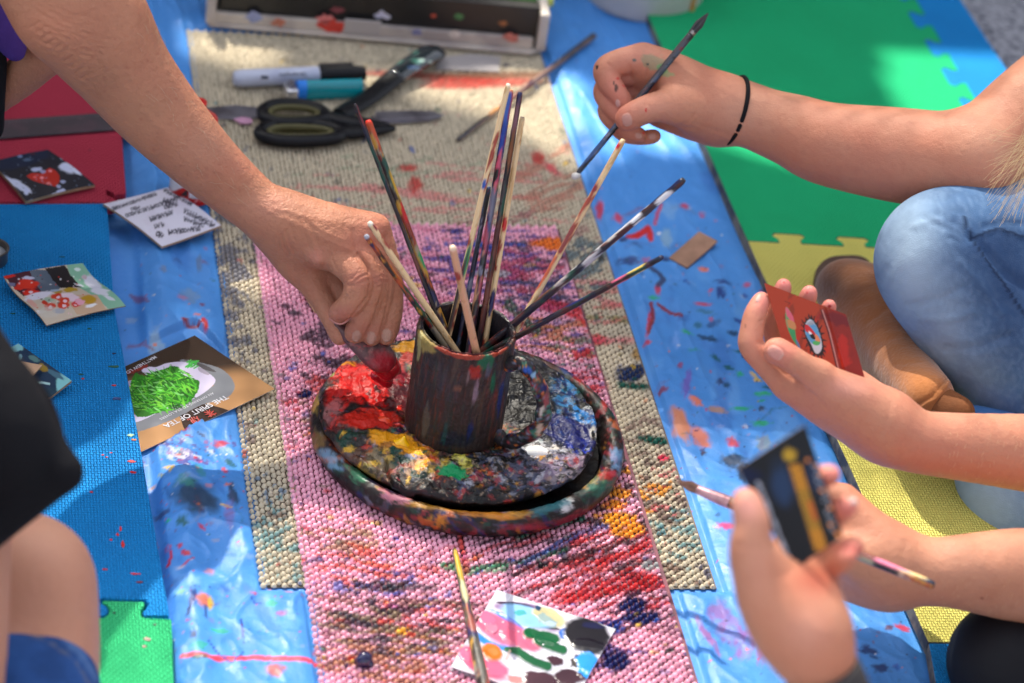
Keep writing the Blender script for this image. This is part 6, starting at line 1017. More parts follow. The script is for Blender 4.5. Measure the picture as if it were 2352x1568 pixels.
A.limb([(690, 606, 40, .034), (760, 640, 38, .032), (800, 690, 32, .026), (815, 740, 24, .018)], .01, .01)
A.limb([(712, 640, 33, .024), (742, 688, 27, .022), (763, 726, 25, .018), (781, 772, 21, .010)], .003, .006)
A.limb([(838, 542, 30, .002), (877, 641, 27, .002), (866, 722, 24, .004), (853, 774, 21, .004)], .0008, .004)
A.limb([(868, 521, 27, .008), (896, 618, 24, .010), (901, 708, 23, .010), (888, 772, 21, .008)], .0008, .004)
A.limb([(806, 566, 32, -.004), (857, 642, 28, -.006), (834, 728, 27, -.002), (815, 766, 23, .002)], .0008, .004)
A.limb([(776, 592, 33, -.004), (822, 640, 31, -.014), (811, 692, 28, -.012), (777, 719, 22, -.002)], .0008, .004)
A.limb([(722, 586, 10, -.010), (730, 594, 9, -.010)], .008)
V, Q = A.mesh(1); s = Skin(V, Q, S1); R = s.ridge
s.grain(.22, 700, 3, .22, lin(160, 96, 76))
for p, w, h in (([(640, 480), (740, 505), (850, 520)], 7, .5), ([(650, 500), (730, 540), (800, 570)], 8, .6), ([(600, 470), (640, 500), (660, 560)], 5, .3), ([(560, 440), (480, 380), (380, 300), (330, 260)], 9, .5), ([(520, 430), (430, 370), (330, 250), (240, 140)], 8, .45), ([(420, 330), (440, 260), (400, 180)], 7, .35), ([(330, 240), (300, 170)], 8, .5), ([(690, 500), (720, 560), (730, 600)], 6, .5)): R(p, w, h)
for p, w, h in (([(648, 538), (652, 565), (664, 588)], 3.2, -.9), ([(657, 528), (662, 556), (676, 580)], 3.2, -.7), ([(668, 520), (676, 548)], 4, -.6), ([(640, 545), (642, 570)], 3, -.6), ([(810, 530), (815, 560), (822, 585)], 5, -.9), ([(824, 580), (850, 620), (861, 650)], 3, -.9), ([(758, 560), (764, 600), (772, 618)], 3, -.6), ([(772, 560), (790, 566), (804, 575)], 4, .4), ([(812, 648), (826, 636), (846, 628)], 2.4, -.7), ([(818, 655), (834, 646), (850, 642)], 2.2, -.6), ([(806, 640), (822, 626)], 2.2, -.5), ([(798, 655), (812, 654)], 2.5, -.9), ([(790, 688), (796, 680)], 2.5, -.9), ([(864, 640), (878, 632), (890, 636)], 2.4, -.7), ([(822, 580), (846, 610), (852, 650), (846, 680), (800, 738)], 2.6, -1.3), ([(862, 590), (882, 640), (880, 670), (858, 735), (838, 772)], 2.4, -1.2), ([(892, 600), (896, 660), (886, 720), (870, 776)], 2.2, -1.0), ([(704, 500), (740, 530), (790, 552)], 5, .5), ([(716, 520), (730, 560), (742, 590)], 4, -.6), ([(862, 650), (876, 644), (890, 648)], 2.4, -.6), ([(866, 660), (880, 656)], 2.2, -.5), ([(842, 700), (856, 706), (868, 700)], 2.2, -.6), ([(872, 700), (884, 694), (896, 698)], 2.2, -.5), ([(876, 712), (890, 708)], 2.0, -.4), ([(824, 716), (838, 722), (846, 718)], 2.0, -.5), ([(768, 716), (780, 708)], 2.0, -.4), ([(800, 606), (790, 590)], 2.4, -.4)): R(p, w, h)
for x, y in ((800, 600), (850, 560), (842, 590), (836, 610), (872, 580)): R([(x, y), (x + 14, y + 22)], 2.2, -.22)
for k in range(16):
    x = 610 + k * 15; R([(x, 500 + (k % 5) * 9), (x + 10, 524 + (k % 7) * 8)], 2.0, -.14)
for k in range(26):                                              # loose skin of the forearm near the elbow
    x, y = 60 + (k * 37) % 130, 10 + (k * 23) % 100; R([(x, y), (x + 30, y + 16), (x + 60, y + 20)], 3.5, -.5 if k % 2 else -.3)
for k in range(10): R([(70 + k * 13, 62 + k * 13), (90 + k * 13, 50 + k * 13)], 3, -.9)
for x, y, rx, ry, c_, a_ in ((840, 560, 60, 40, lin(206, 116, 100), .35), (870, 520, 40, 30, lin(206, 120, 104), .3), (820, 640, 30, 24, lin(170, 92, 84), .45), (875, 640, 26, 20, lin(180, 100, 90), .35), (727, 590, 20, 18, lin(214, 140, 124), .4), (840, 760, 70, 30, lin(150, 76, 70), .35), (780, 720, 30, 20, lin(196, 112, 100), .4), (700, 650, 60, 40, lin(160, 96, 76), .4), (330, 250, 60, 40, lin(150, 108, 82), .35), (240, 180, 50, 50, lin(150, 106, 80), .4), (560, 380, 60, 30, lin(196, 120, 100), .3), (470, 330, 80, 50, lin(180, 132, 112), .3), (110, 60, 80, 50, lin(206, 134, 104), .5), (620, 470, 60, 30, lin(206, 146, 126), .3), (300, 330, 60, 70, lin(196, 140, 104), .3)): s.tint(x, y, rx, ry, c_, a_)
s.nail(819, 772, 13, 10, 105, (.44, .25, .19)); s.nail(853, 776, 14, 10.5, 100, (.45, .26, .2)); s.nail(889, 770, 15, 11.5, 96, (.46, .28, .21))
rm = random.Random(5)
for k in range(60): s.tint(rm.uniform(200, 640), rm.uniform(60, 500), rm.uniform(2, 5), rm.uniform(2, 4), lin(150, 84, 66), .5)
armA = s.out()
A2_ = Flesh(2.42, .003); A2_.limb([(200, 60, 62, .0), (110, 118, 52, .0), (40, 182, 44, .02), (-60, 250, 42, .04)], .01, .03); V, Q = A2_.mesh(1); armA2 = (V, Q, np.tile(S1 * .95, (len(V), 1)))
man = person('man in purple shirt reaching a wrinkled bare arm down to the red paint', W(-160, 300, 0))
elA = D(90, -100, 2.23); shA = np.array([-.10, 2.02, .62]); el2 = D(215, 52, 2.45); sh2 = np.array([-.02, 2.42, .60])
fig = figure(man, (-.30, 2.35, .20), (-.16, 2.25, .50), (-.10, 2.18, .70), (-.04, 2.12, .84), [shA, sh2], [elA, el2], M_purple, lin(120, 110, 100), S1, M_blackc, [[(np.array([-.30, 2.35, .14]), .10), (np.array([-.12, 2.02, .14]), .075), (np.array([-.22, 1.75, .07]), .055)], [(np.array([-.30, 2.45, .14]), .10), (np.array([-.10, 2.50, .08]), .07)]])
bV, bQ, bC = join_parts([armA, armA2] + fig); mk('body', bV, bQ, M_skin_old, man, col=bC)
sf = Flesh(2.36, .004); sf.limb([(-60, -30, 90, .03), (10, 55, 52, .03), (36, 120, 24, .03)], .02, .03); sf.limb([(60, 40, 50, .10), (80, 80, 30, .10)], .01); V, Q = sf.mesh(2); mk('shirt_hem', V, Q, M_purple, man)
kn = Flesh(2.42, .004); kn.limb([(-40, 120, 55, 0), (-8, 190, 22, 0), (-10, 300, 20, .02)], .01, .02); V, Q = kn.mesh(1); mk('trouser_leg', V, Q, M_blackc, man)
def hairs(root, spots, n, L, c_, r=.00012, spread=.8, seed=1, d=2.3, lift=.003, name='arm_hair'):
    r2 = random.Random(seed); mb = MB()
    for (x0, y0, x1, y1, dd, nrml) in spots:
        for _ in range(n):
            t = r2.random(); x, y = x0 + (x1 - x0) * t + r2.uniform(-14, 14), y0 + (y1 - y0) * t + r2.uniform(-14, 14); a = r2.uniform(-spread, spread) + nrml; q = D(x, y, dd)
            l = L * r2.uniform(.5, 1.3); p1 = D(x + l * .5 * cos(a), y + l * .5 * sin(a), dd - lift); p2 = D(x + l * cos(a + .5), y + l * sin(a + .5), dd - lift * 1.3); mb.add(*tube(spline([q, p1, p2], 3), r, 4, False))
    mb.build(name, mat('fine_hair', c_, .4, spec=.6), root)
# hairs sit on the skin: start points are taken from the skin mesh itself
def skin_hairs(root, arm, region, n, L, c_, seed=1, r=.00011, dirn=(.7, .7), name='arm_hair'):
    V, Q, C = arm; N_ = normals(V, Q); px, dp = proj(V); view = CAM - V; view /= np.linalg.norm(view, axis=1)[:, None]; ok = (N_ * view).sum(1) > .05
    ok &= poly_in(px, region); idx = np.nonzero(ok)[0]; rg = np.random.default_rng(seed); mb = MB()
    for i in rg.choice(idx, n):
        p = V[i]; a = math.atan2(dirn[1], dirn[0]) + rg.normal(0, .35); l = L * rg.uniform(.4, 1.2) * dp[i] / F; x, y = px[i]; tdir = nrm(D(x + 20 * cos(a), y + 20 * sin(a), dp[i]) - D(x, y, dp[i])); tdir = nrm(tdir - N_[i] * (tdir @ N_[i]))
        mb.add(*tube(spline([p, p + tdir * l * .5 + N_[i] * l * .25, p + tdir * l + N_[i] * l * .2], 3), r, 4, False))
    mb.build(name, mat('fine_hair', c_, .35, spec=.7), root)
skin_hairs(man, armA, [(330, 10), (600, 380), (640, 450), (520, 460), (400, 330), (280, 150)], 70, 24, lin(186, 160, 130), 2, .00008)
# red tube in his fingers
t = thing('paint_tube', 'paint-smeared squeezed tube with a wet red blob, pinched in the man\'s fingers', 'paint tube', D(870, 820, 2.32))
tb = Flesh(2.315, .0009); tb.limb([(770, 742, 5, .002), (800, 778, 8, .0), (836, 815, 11, -.002), (866, 842, 10, .0)], .003); tb.limb([(800, 762, 14, .004), (838, 792, 18, .004), (868, 822, 20, .005), (886, 838, 16, .006)], .006); tb.limb([(850, 780, 14, .008), (878, 800, 15, .008), (896, 826, 12, .008)], .006); V, Q = tb.mesh(2)
pxt, _ = proj(V); tc = Paint(pxt, lin(92, 58, 58)); mottle(tc, [lin(140, 90, 84), lin(60, 36, 40), lin(150, 60, 60)], 5, (840, 790, 70, 60), 12, 900, .7); tc.blob(880, 836, 36, 26, lin(150, 20, 34), .3, soft=.5); mk('tube_body', V, Q, mat('smeared_tube', rough=.42, paint=True, bump=[(150, .0015)]), t, col=tc.C)
tb = Flesh(2.325, .0008); tb.limb([(868, 842, 12, .004), (888, 856, 15, .012), (906, 846, 11, .014)], .003, .006); tb.limb([(905, 826, 8, .012), (914, 852, 9, .02)], .004); tb.limb([(862, 862, 12, .02), (884, 878, 10, .026)], .004); tb.limb([(888, 856, 13, .012), (892, 880, 11, .03)], .004); V, Q = tb.mesh(2); mk('paint_blob', V, Q, mat('wet_red', lin(176, 18, 32), .22, coat=.3, bump=[(120, .002)]), t)
V, Fc = tube(spline([D(x, y, 2.30 + e) for x, y, e in ((757, 731, .002), (768, 740, -.004), (782, 744, -.006), (796, 738, -.004), (803, 730, 0))], 6), .0007, 8); mb = MB(); mb.add(V, Fc); mb.build('crimp', mat('pink_crimp', lin(170, 112, 104), .5), t)
# ---- the woman with the hair tie: writing hand, red card hand, jeans, boot
S2 = lin(190, 131, 104); HB = 2.49
B_ = Flesh(HB, .0011)
B_.limb([(1640, 250, 60, 0), (1690, 252, 69, 0), (1760, 279, 73, -.004), (1830, 303, 82, -.010), (1900, 330, 93, -.02), (2050, 354, 106, -.04), (2160, 366, 108, -.055), (2236, 366, 110, -.06)], .004, .05)
B_.limb([(2236, 366, 108, -.06), (2300, 322, 110, -.05), (2380, 262, 120, -.04), (2480, 190, 128, -.03)], .012, .03)
for m_ in ([(1650, 232, 52, -.002), (1560, 172, 42, -.004), (1478, 133, 34, -.002)], [(1650, 240, 52, .004), (1560, 195, 44, .008), (1475, 160, 34, .010)], [(1650, 262, 50, .010), (1570, 235, 46, .018), (1490, 215, 32, .022)], [(1650, 278, 42, .012), (1590, 280, 36, .022), (1505, 258, 28, .028)]): B_.limb(m_, .016, .02)
B_.limb([(1655, 262, 56, -.004), (1590, 250, 46, -.014), (1540, 243, 37, -.020)], .018, .02)
B_.limb([(1478, 133, 33, -.002), (1425, 142, 28, -.004), (1391, 160, 26, -.004), (1402, 192, 24, -.006), (1424, 222, 20, -.006), (1438, 244, 17, -.006)], .003, .008)
B_.limb([(1475, 160, 30, .010), (1420, 180, 25, .010), (1388, 208, 23, .008), (1402, 240, 21, .002), (1428, 270, 18, -.003)], .002, .006)
B_.limb([(1480, 215, 28, .020), (1420, 228, 24, .018), (1396, 254, 21, .014), (1414, 282, 19, .008), (1444, 302, 17, .004), (1470, 310, 15, .004)], .0015, .006)
B_.limb([(1500, 250, 24, .030), (1440, 268, 20, .026), (1420, 292, 17, .022), (1440, 311, 15, .016), (1476, 316, 14, .012), (1504, 312, 14, .012)], .0015, .005)
B_.limb([(1560, 245, 40, -.018), (1520, 243, 33, -.024), (1482, 252, 29, -.028), (1452, 266, 27, -.028), (1438, 274, 24, -.026)], .004, .012)
V, Q = B_.mesh(1); s = Skin(V, Q, S2); R = s.ridge; s.grain(.10, 800, 5, .2, lin(176, 100, 80))
for p, w, h in (([(1596, 262), (1580, 280), (1560, 286)], 3, -.5), ([(1606, 268), (1592, 288)], 3, -.4), ([(1570, 250), (1556, 268)], 2.6, -.35), ([(1478, 238), (1488, 256), (1480, 268)], 2.4, -.5), ([(1486, 236), (1496, 252)], 2.2, -.3), ([(1492, 205), (1484, 240)], 3, -.6), ([(2165, 255), (2168, 290), (2172, 320)], 7, -.35), ([(1395, 146), (1404, 152)], 3, -.4), ([(1446, 150), (1450, 164), (1447, 178)], 3.5, -1.0), ([(1484, 150), (1484, 176)], 3.5, -.9), ([(1472, 285), (1530, 286), (1600, 296)], 4, -.8), ([(1640, 190), (1700, 225), (1760, 235)], 8, .3), ([(1540, 150), (1620, 190)], 7, .4), ([(1600, 285), (1640, 298), (1690, 316)], 4, -.4)): R(p, w, h)
for x, y, rx, ry, c_, a_ in ((1420, 200, 40, 50, lin(222, 136, 122), .5), (1470, 130, 50, 30, lin(222, 150, 132), .4), (1450, 300, 70, 20, lin(206, 120, 100), .4), (1500, 250, 60, 26, lin(224, 158, 136), .4), (1700, 260, 60, 60, lin(204, 156, 132), .4), (2000, 380, 180, 80, lin(186, 118, 98), .35), (2280, 330, 60, 70, lin(224, 174, 146), .4), (1420, 255, 30, 30, lin(214, 126, 108), .4)): s.tint(x, y, rx, ry, c_, a_)
C = s.C; C.blob(1502, 142, 26, 18, lin(128, 142, 110), .6, alpha=.6, rough=.9); C.blob(1522, 158, 14, 10, lin(96, 160, 100), .6, alpha=.7); C.blob(1532, 170, 14, 8, lin(110, 168, 110), 0, alpha=.5, rough=1); C.blob(1457, 138, 4.5, 4, lin(90, 104, 100)); C.blob(1488, 147, 3, 3, lin(70, 80, 80)); C.blob(1415, 203, 4, 10, lin(60, 52, 50), 0, alpha=.85); C.blob(1410, 190, 2.5, 5, lin(70, 60, 56)); C.blob(1371, 154, 3, 7, lin(50, 40, 40), .2, rough=.8); C.blob(1419, 180, 4, 3, RED, alpha=.7); C.blob(1433, 197, 5, 3, RED, .5, alpha=.5); C.blob(1484, 252, 2.6, 4.5, RED); C.blob(1478, 305, 3, 3, RED, alpha=.8)
s.nail(1440, 275, 15.5, 11.5, 78, (.58, .33, .28)); s.nail(1419, 237, 9, 5.5, 80, (.70, .48, .44)); s.nail(1466, 311, 8, 7, 12, (.60, .36, .30)); s.nail(1499, 313, 8, 7, 8, (.60, .36, .30))
armB = s.out()
HCd = 2.2; C_ = Flesh(HCd, .0010)
C_.limb([(2480, 1052, 98, .05), (2352, 1039, 87, .03), (2200, 1025, 75, .01), (2080, 1010, 68, 0), (2030, 985, 64, 0)], .004, .04)
for m_ in ([(2030, 980, 62, .004), (1920, 935, 56, .004), (1812, 882, 38, .002)], [(2030, 985, 60, .012), (1920, 920, 50, .018), (1830, 862, 34, .024)], [(2030, 975, 56, .020), (1930, 900, 46, .030), (1860, 850, 32, .034)], [(2030, 965, 50, .026), (1960, 890, 40, .040), (1900, 850, 28, .044)]): C_.limb(m_, .016, .02)
C_.limb([(2040, 968, 58, -.004), (1970, 926, 54, -.010), (1900, 880, 38, -.016), (1876, 862, 33, -.018)], .018, .02)
C_.limb([(1812, 880, 37, .002), (1768, 838, 31, 0), (1726, 795, 26, -.002), (1727, 760, 24, -.001), (1734, 722, 22, .001), (1750, 688, 18, .004)], .004, .010)
C_.limb([(1830, 862, 30, .022), (1790, 800, 25, .022), (1778, 745, 22, .018), (1788, 700, 19, .014), (1800, 656, 17, .010)], .0016, .008)
C_.limb([(1870, 860, 28, .034), (1850, 780, 23, .030), (1846, 720, 20, .022), (1859, 672, 17.5, .014)], .0016, .008)
C_.limb([(1905, 850, 24, .044), (1895, 780, 19, .036), (1897, 730, 16, .026), (1905, 702, 14.5, .018)], .0016, .008)
C_.limb([(1882, 866, 36, -.018), (1850, 846, 29, -.022), (1818, 824, 27, -.023), (1790, 808, 27, -.022), (1782, 806, 26, -.021)], .004, .014)
V, Q = C_.mesh(1); s = Skin(V, Q, S2); R = s.ridge; s.grain(.08, 800, 8, .2, lin(182, 104, 88))
for p, w, h in (([(1753, 733), (1746, 738)], 3, -.8), ([(1752, 788), (1742, 784)], 3, -.8), ([(1812, 858), (1826, 852), (1840, 836)], 2.5, -.5), ([(1822, 866), (1838, 856)], 2.5, -.3), ([(1806, 842), (1818, 828)], 2.4, -.3), ([(2046, 926), (2040, 960), (2020, 1000)], 6, -.35), ([(1760, 815), (1800, 855), (1860, 898), (1900, 940)], 4, -.6)): R(p, w, h)
for x, y, rx, ry, c_, a_ in ((1752, 690, 26, 34, lin(226, 130, 124), .6), (1800, 650, 26, 26, lin(228, 128, 130), .6), (1860, 668, 26, 26, lin(228, 132, 132), .6), (1905, 700, 22, 20, lin(228, 132, 132), .6), (1795, 806, 30, 24, lin(226, 134, 120), .55), (1735, 780, 26, 50, lin(222, 140, 120), .35), (1940, 890, 60, 26, lin(222, 158, 144), .4), (1850, 950, 60, 30, lin(206, 128, 100), .3), (2200, 1090, 160, 30, lin(196, 110, 78), .4)): s.tint(x, y, rx, ry, c_, a_)
C = s.C; C.blob(1905, 703, 3.6, 4, lin(160, 40, 40)); C.stroke([(1791, 645), (1798, 648), (1805, 649)], .9, RED); C.blob(1853, 672, 2.6, 3, RED, alpha=.7); C.blob(1712, 748, 2, 5, BRN, alpha=.5)
s.nail(1781, 810, 20, 14.5, 35, (.58, .29, .25)); s.nail(1742, 684, 10, 4.5, 110, (.68, .46, .40))
armC = s.out()
wom = person('woman in jeans holding a brush and a red card', W(2500, 700, 0))
elB = D(2480, 190, HB - .03); elC = D(2620, 1065, 2.29); ch_ = np.array([1.33, 1.98, .50])
fig = figure(wom, (1.42, 2.05, .14), ch_, ch_ + [-.04, 0, .20], ch_ + [-.09, 0, .34], [ch_ + [-.05, .16, .10], ch_ + [-.05, -.17, .08]], [elB, elC], M_white, lin(196, 164, 116), S2, None, long_hair=True, r=.85)
bV, bQ, bC = join_parts([armB, armC] + fig); mk('body', bV, bQ, M_skin, wom, col=bC)
# jeans
def denim_mesh(fl, name, root, fade=(), dark=(), seams=(), folds=(), near=None):
    V, Q = fl.mesh(2); s = Skin(V, Q, lin(72, 102, 140)); s.C.put(np.arange(len(V)), .5 * sst(.35, .65, fbm(V[:, 0] * 30, V[:, 1] * 30, 4, 4, V[:, 2] * 30)), lin(84, 122, 168))
    s.C.put(np.arange(len(V)), .35 * sst(.4, .7, fbm(V[:, 0] * 500, V[:, 1] * 90, 7, 2, V[:, 2] * 300)), lin(120, 150, 186))
    for x, y, rx, ry, a_ in fade: s.tint(x, y, rx, ry, lin(168, 190, 208), a_)
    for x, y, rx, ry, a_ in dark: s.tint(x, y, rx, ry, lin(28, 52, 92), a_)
    for p in seams: s.ridge(p, 4, 1.2); s.C.stroke(p, 3.4, lin(22, 38, 66), alpha=.8, rough=.2)
    for p, w, h in folds: s.ridge(p, w, h)
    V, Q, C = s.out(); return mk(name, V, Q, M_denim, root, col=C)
j = Flesh(2.40, .003); j.limb([(2176, 606, 158, 0), (2280, 740, 172, .01), (2400, 880, 178, .02), (2560, 1050, 190, .04)], .004, .05); j.limb([(2180, 590, 140, .01), (2330, 560, 150, .03), (2560, 540, 180, .03)], .03, .04)
j.limb([(2236, 990, 52, .0), (2296, 1084, 104, -.01), (2366, 1200, 134, -.01), (2500, 1400, 150, .0)], .006, .03)
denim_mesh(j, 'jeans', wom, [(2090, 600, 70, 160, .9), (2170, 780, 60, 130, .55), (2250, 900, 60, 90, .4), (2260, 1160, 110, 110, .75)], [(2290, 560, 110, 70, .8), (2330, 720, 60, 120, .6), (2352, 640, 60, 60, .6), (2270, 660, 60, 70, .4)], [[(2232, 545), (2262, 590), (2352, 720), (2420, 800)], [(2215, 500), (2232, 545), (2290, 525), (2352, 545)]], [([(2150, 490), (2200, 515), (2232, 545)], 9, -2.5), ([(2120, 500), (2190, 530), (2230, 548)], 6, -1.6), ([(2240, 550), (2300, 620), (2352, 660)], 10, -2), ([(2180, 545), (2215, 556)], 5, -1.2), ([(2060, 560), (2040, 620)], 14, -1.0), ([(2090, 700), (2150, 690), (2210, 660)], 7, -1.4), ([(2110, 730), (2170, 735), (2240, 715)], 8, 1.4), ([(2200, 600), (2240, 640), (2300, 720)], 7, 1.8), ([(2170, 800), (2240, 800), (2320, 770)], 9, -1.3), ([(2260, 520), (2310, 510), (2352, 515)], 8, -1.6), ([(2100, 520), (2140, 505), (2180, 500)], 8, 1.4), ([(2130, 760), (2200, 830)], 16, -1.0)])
cf = Flesh(2.37, .002); cf.limb([(2164, 962, 34, .0), (2236, 976, 44, 0), (2330, 1010, 60, 0)], .002, .01); V, Q = cf.mesh(2); mk('jeans_cuff', V, Q, M_denim, wom, col=np.tile(lin(58, 98, 150), (len(V), 1)))
# suede boot
bt = thing('ankle_boot', 'tan suede ankle boot', 'boot', W(2000, 780, TZ1)); bt.parent = wom; del bt['label'], bt['category']; bt.location = tuple(W(2000, 780, TZ1) - wloc(wom)); bt.name = 'ankle_boot'
def Wz(x, y, r, z): P = W(x, y, z); return (P, r * depth_of(x, y, z) / F)
b = Flesh(0, .002); b.raw([Wz(1938, 662, 66, .052), Wz(1990, 716, 82, .056), Wz(2040, 790, 78, .064), Wz(2090, 866, 66, .078), Wz(2132, 916, 62, .088)], .004, .03); b.raw([Wz(2000, 690, 60, .05), Wz(2060, 750, 62, .06)], .03); b.raw([Wz(2060, 830, 60, .05), Wz(2110, 905, 58, .06)], .02)
V, Q = b.mesh(2); lo_ = V[:, 2] < TZ1 + .004; V[lo_, 2] = TZ1 + .004; s = Skin(V, Q, lin(156, 98, 56)); s.C.put(np.arange(len(V)), .6 * sst(.4, .62, fbm(V[:, 0] * 22, V[:, 1] * 22, 3, 4, V[:, 2] * 22)), lin(126, 76, 44)); s.tint(1905, 655, 60, 46, lin(70, 46, 34), .8); s.tint(2120, 870, 60, 50, lin(196, 126, 72), .6)
for p, w, h in (([(1990, 740), (2020, 720), (2045, 700)], 7, -1.2), ([(1970, 700), (2000, 690)], 7, -.8), ([(2010, 790), (2060, 770)], 8, -.8), ([(2060, 835), (2120, 830)], 5, -.7), ([(2182, 872), (2150, 915), (2100, 945)], 4, 1.6), ([(2176, 866), (2143, 908), (2092, 938)], 3, -1.6)): s.ridge(p, w, h)
V, Q, C = s.out(); mk('boot_upper', V, Q, mat('suede', rough=.95, paint=True, spec=.1, bump=[(300, .0008), (40, .001)], sheen=.4), bt, col=C)
sole = [(1936, 598), (1895, 606), (1870, 636), (1876, 680), (1906, 724), (1960, 800), (2010, 870), (2052, 925), (2100, 950), (2150, 920), (2120, 850), (2060, 740), (2020, 650), (1985, 604)]
sp_ = [W(x, y, TZ1 + .004)[:2] for x, y, _ in spline([(a, b_, 0) for a, b_ in sole], 5, True)]; mb = MB(); mb.add(*prism(sp_, TZ1 + .0002, TZ1 + .010)); mb.build('sole', mat('sole_rubber', lin(70, 48, 36), .7), bt, smooth=False, bevel=.001)
so_ = Flesh(0, .002); so_.raw([Wz(2140, 925, 50, .086), Wz(2196, 950, 44, .09)], .004, .01); V, Q = so_.mesh(1); mk('sock', V, Q, cloth('brown_sock', lin(120, 74, 44)), wom)
# hair tie and loose hair
ctr = D(1686, 253, HB - .001); axd = nrm(D(1760, 281, HB - .004) - D(1640, 247, HB)); axd = nrm(axd - .36 * nrm(CAM - ctr)); u, w_ = frame(axd); rr_ = 79 * HB / F
mb = MB(); mb.add(*tube([ctr + rr_ * (1.0 * cos(a) * u + 1.0 * sin(a) * w_) for a in np.linspace(0, 2 * pi, 61)], .0019, 10, False)); mb.build('hair_tie', M_blackc, wom)
mb = MB()
for k in range(130):
    x0, y0 = 2400 + rnd.uniform(-10, 60), 250 + rnd.uniform(-40, 110); dd = 2.33 + rnd.uniform(0, .02); x1, y1 = 2352 - rnd.uniform(-20, 60), 360 + rnd.uniform(-60, 110)
    mb.add(*tube(spline([D(x0, y0 - 90, dd), D(x0 - 20, y0, dd), D((x0 + x1) / 2, (y0 + y1) / 2 + rnd.uniform(-8, 2), dd), D(x1, y1, dd - .003), D(x1 + (x1 - x0) * .25, y1 + (y1 - y0) * .25, dd - .004)], 5), .00011, 4, False))
mb.build('loose_hair', mat('blond_hair', lin(214, 186, 140), .35, spec=.6), wom)
skin_hairs(wom, armC, [(2150, 960), (2352, 965), (2352, 1110), (2150, 1090)], 60, 12, lin(214, 180, 140), 4, .00008, (-.3, .9))
# brush in her hand
br = loose('slim grey brush with a white paint blob on its handle end, held upright by the hand with the hair tie', (1325, 400), (1626, 31), 2.492, 2.462, .0021, .0030, lin(66, 66, 76), 'blue', .9, 41, [(.15, .5, 14, lin(50, 80, 130)), (.52, .5, 12, lin(70, 120, 90)), (.6, .5, 6, RED), (.8, .5, 60, lin(76, 70, 74))], (.004, .018, bpy.data.materials['ferrule'], mat('grey_bristles', lin(60, 58, 62), .7), 1.1), dist=True)
br['label'] = 'slim grey brush tipped with white paint, held by the hand wearing a hair tie'
wt = Flesh(2.492, .0005); wt.limb([(1320, 404, 8, 0), (1327, 401, 7, 0)], .002); V, Q = wt.mesh(1); mk('white_paint_tip', V, Q, mat('white_acrylic', lin(226, 222, 216), .35), br)
# the red card with the eye
ZCc = lambda x, y: (1682.6 + x / 5.651, 619.9 + y / 5.651)
def eye(p):
    PG = lambda pts, c, n=6, **k: p.poly([ZCc(*q[:2]) for q in spline([(a, b, 0) for a, b in pts], n, True)], c, **k); S = lambda pts, w, c, **k: p.stroke([ZCc(*q) for q in pts], w / 5.651, c, **k)
    p.layer(1850, 760, 140, 130, lin(120, 44, 20), .5, (20, 40), 25, .6); p.layer(1900, 760, 140, 130, lin(196, 44, 20), .55, (12, 50), 25, .6)
    p.poly([ZCc(*q) for q in ((1155, 505), (1480, 540), (1720, 1420), (1380, 1330))], lin(128, 24, 14), alpha=.85); S([(1420, 900), (1470, 1200)], 60, lin(196, 34, 16), alpha=.6, rough=1); S([(1180, 600), (1480, 680)], 60, lin(96, 16, 26), alpha=.7, rough=1); S([(1165, 520), (1260, 800), (1380, 1300)], 9, lin(190, 130, 120)); S([(1150, 520), (1245, 810), (1365, 1310)], 9, lin(80, 16, 12))
    PG([(700, 480), (780, 590), (800, 680), (830, 900), (880, 1010), (810, 950), (740, 820), (690, 660)], lin(60, 150, 90)); PG([(700, 480), (780, 590), (800, 690), (740, 640), (690, 560)], lin(206, 92, 110)); PG([(700, 640), (805, 680), (820, 770), (730, 740)], lin(190, 130, 80)); PG([(820, 900), (850, 930), (885, 1020), (850, 1000)], lin(90, 120, 160)); PG([(690, 480), (700, 700), (730, 760), (705, 600)], lin(150, 140, 96), alpha=.8)
    ring = [(1000, 625), (1060, 650), (1130, 760), (1170, 900), (1185, 1040), (1150, 1110), (1060, 1090), (980, 960), (930, 800), (930, 690)]
    PG(ring, lin(30, 20, 18)); r2 = random.Random(2)
    for (x, y) in ring + [((ring[i][0] + ring[(i + 1) % 10][0]) / 2, (ring[i][1] + ring[(i + 1) % 10][1]) / 2) for i in range(10)]:
        for _ in range(4): a, l = r2.uniform(-40, 40), r2.uniform(30, 55); vx, vy = x - 1050, y - 860; n_ = math.hypot(vx, vy); S([(x + r2.uniform(-15, 15), y + r2.uniform(-15, 15)), (x + vx / n_ * l, y + vy / n_ * l)], 5, lin(40, 20, 14))
    PG([(1000, 640), (1050, 670), (1110, 770), (1150, 900), (1160, 1010), (1120, 1080), (1070, 1070), (1020, 960), (950, 830), (945, 710)], lin(196, 200, 206)); PG([(945, 710), (1050, 690), (1120, 800), (1145, 930), (1110, 975), (1040, 960), (975, 880), (945, 800)], lin(84, 150, 190)); PG([(945, 705), (1010, 740), (1100, 860), (1060, 850), (950, 790)], lin(196, 40, 40)); PG([(1080, 830), (1125, 880), (1140, 930), (1090, 920), (1060, 880)], lin(216, 130, 84)); PG([(1040, 930), (1090, 920), (1140, 935), (1115, 975), (1060, 970)], lin(80, 170, 90)); PG([(1005, 830), (1040, 825), (1075, 870), (1065, 900), (1020, 880)], lin(24, 20, 20)); PG([(985, 790), (1020, 810), (1030, 832), (1000, 830)], lin(230, 236, 240)); PG([(960, 690), (1040, 650), (1060, 700), (1000, 720)], lin(150, 152, 158), alpha=.8)
    S([(680, 405), (750, 430), (720, 450)], 6, lin(70, 30, 20), alpha=.6)
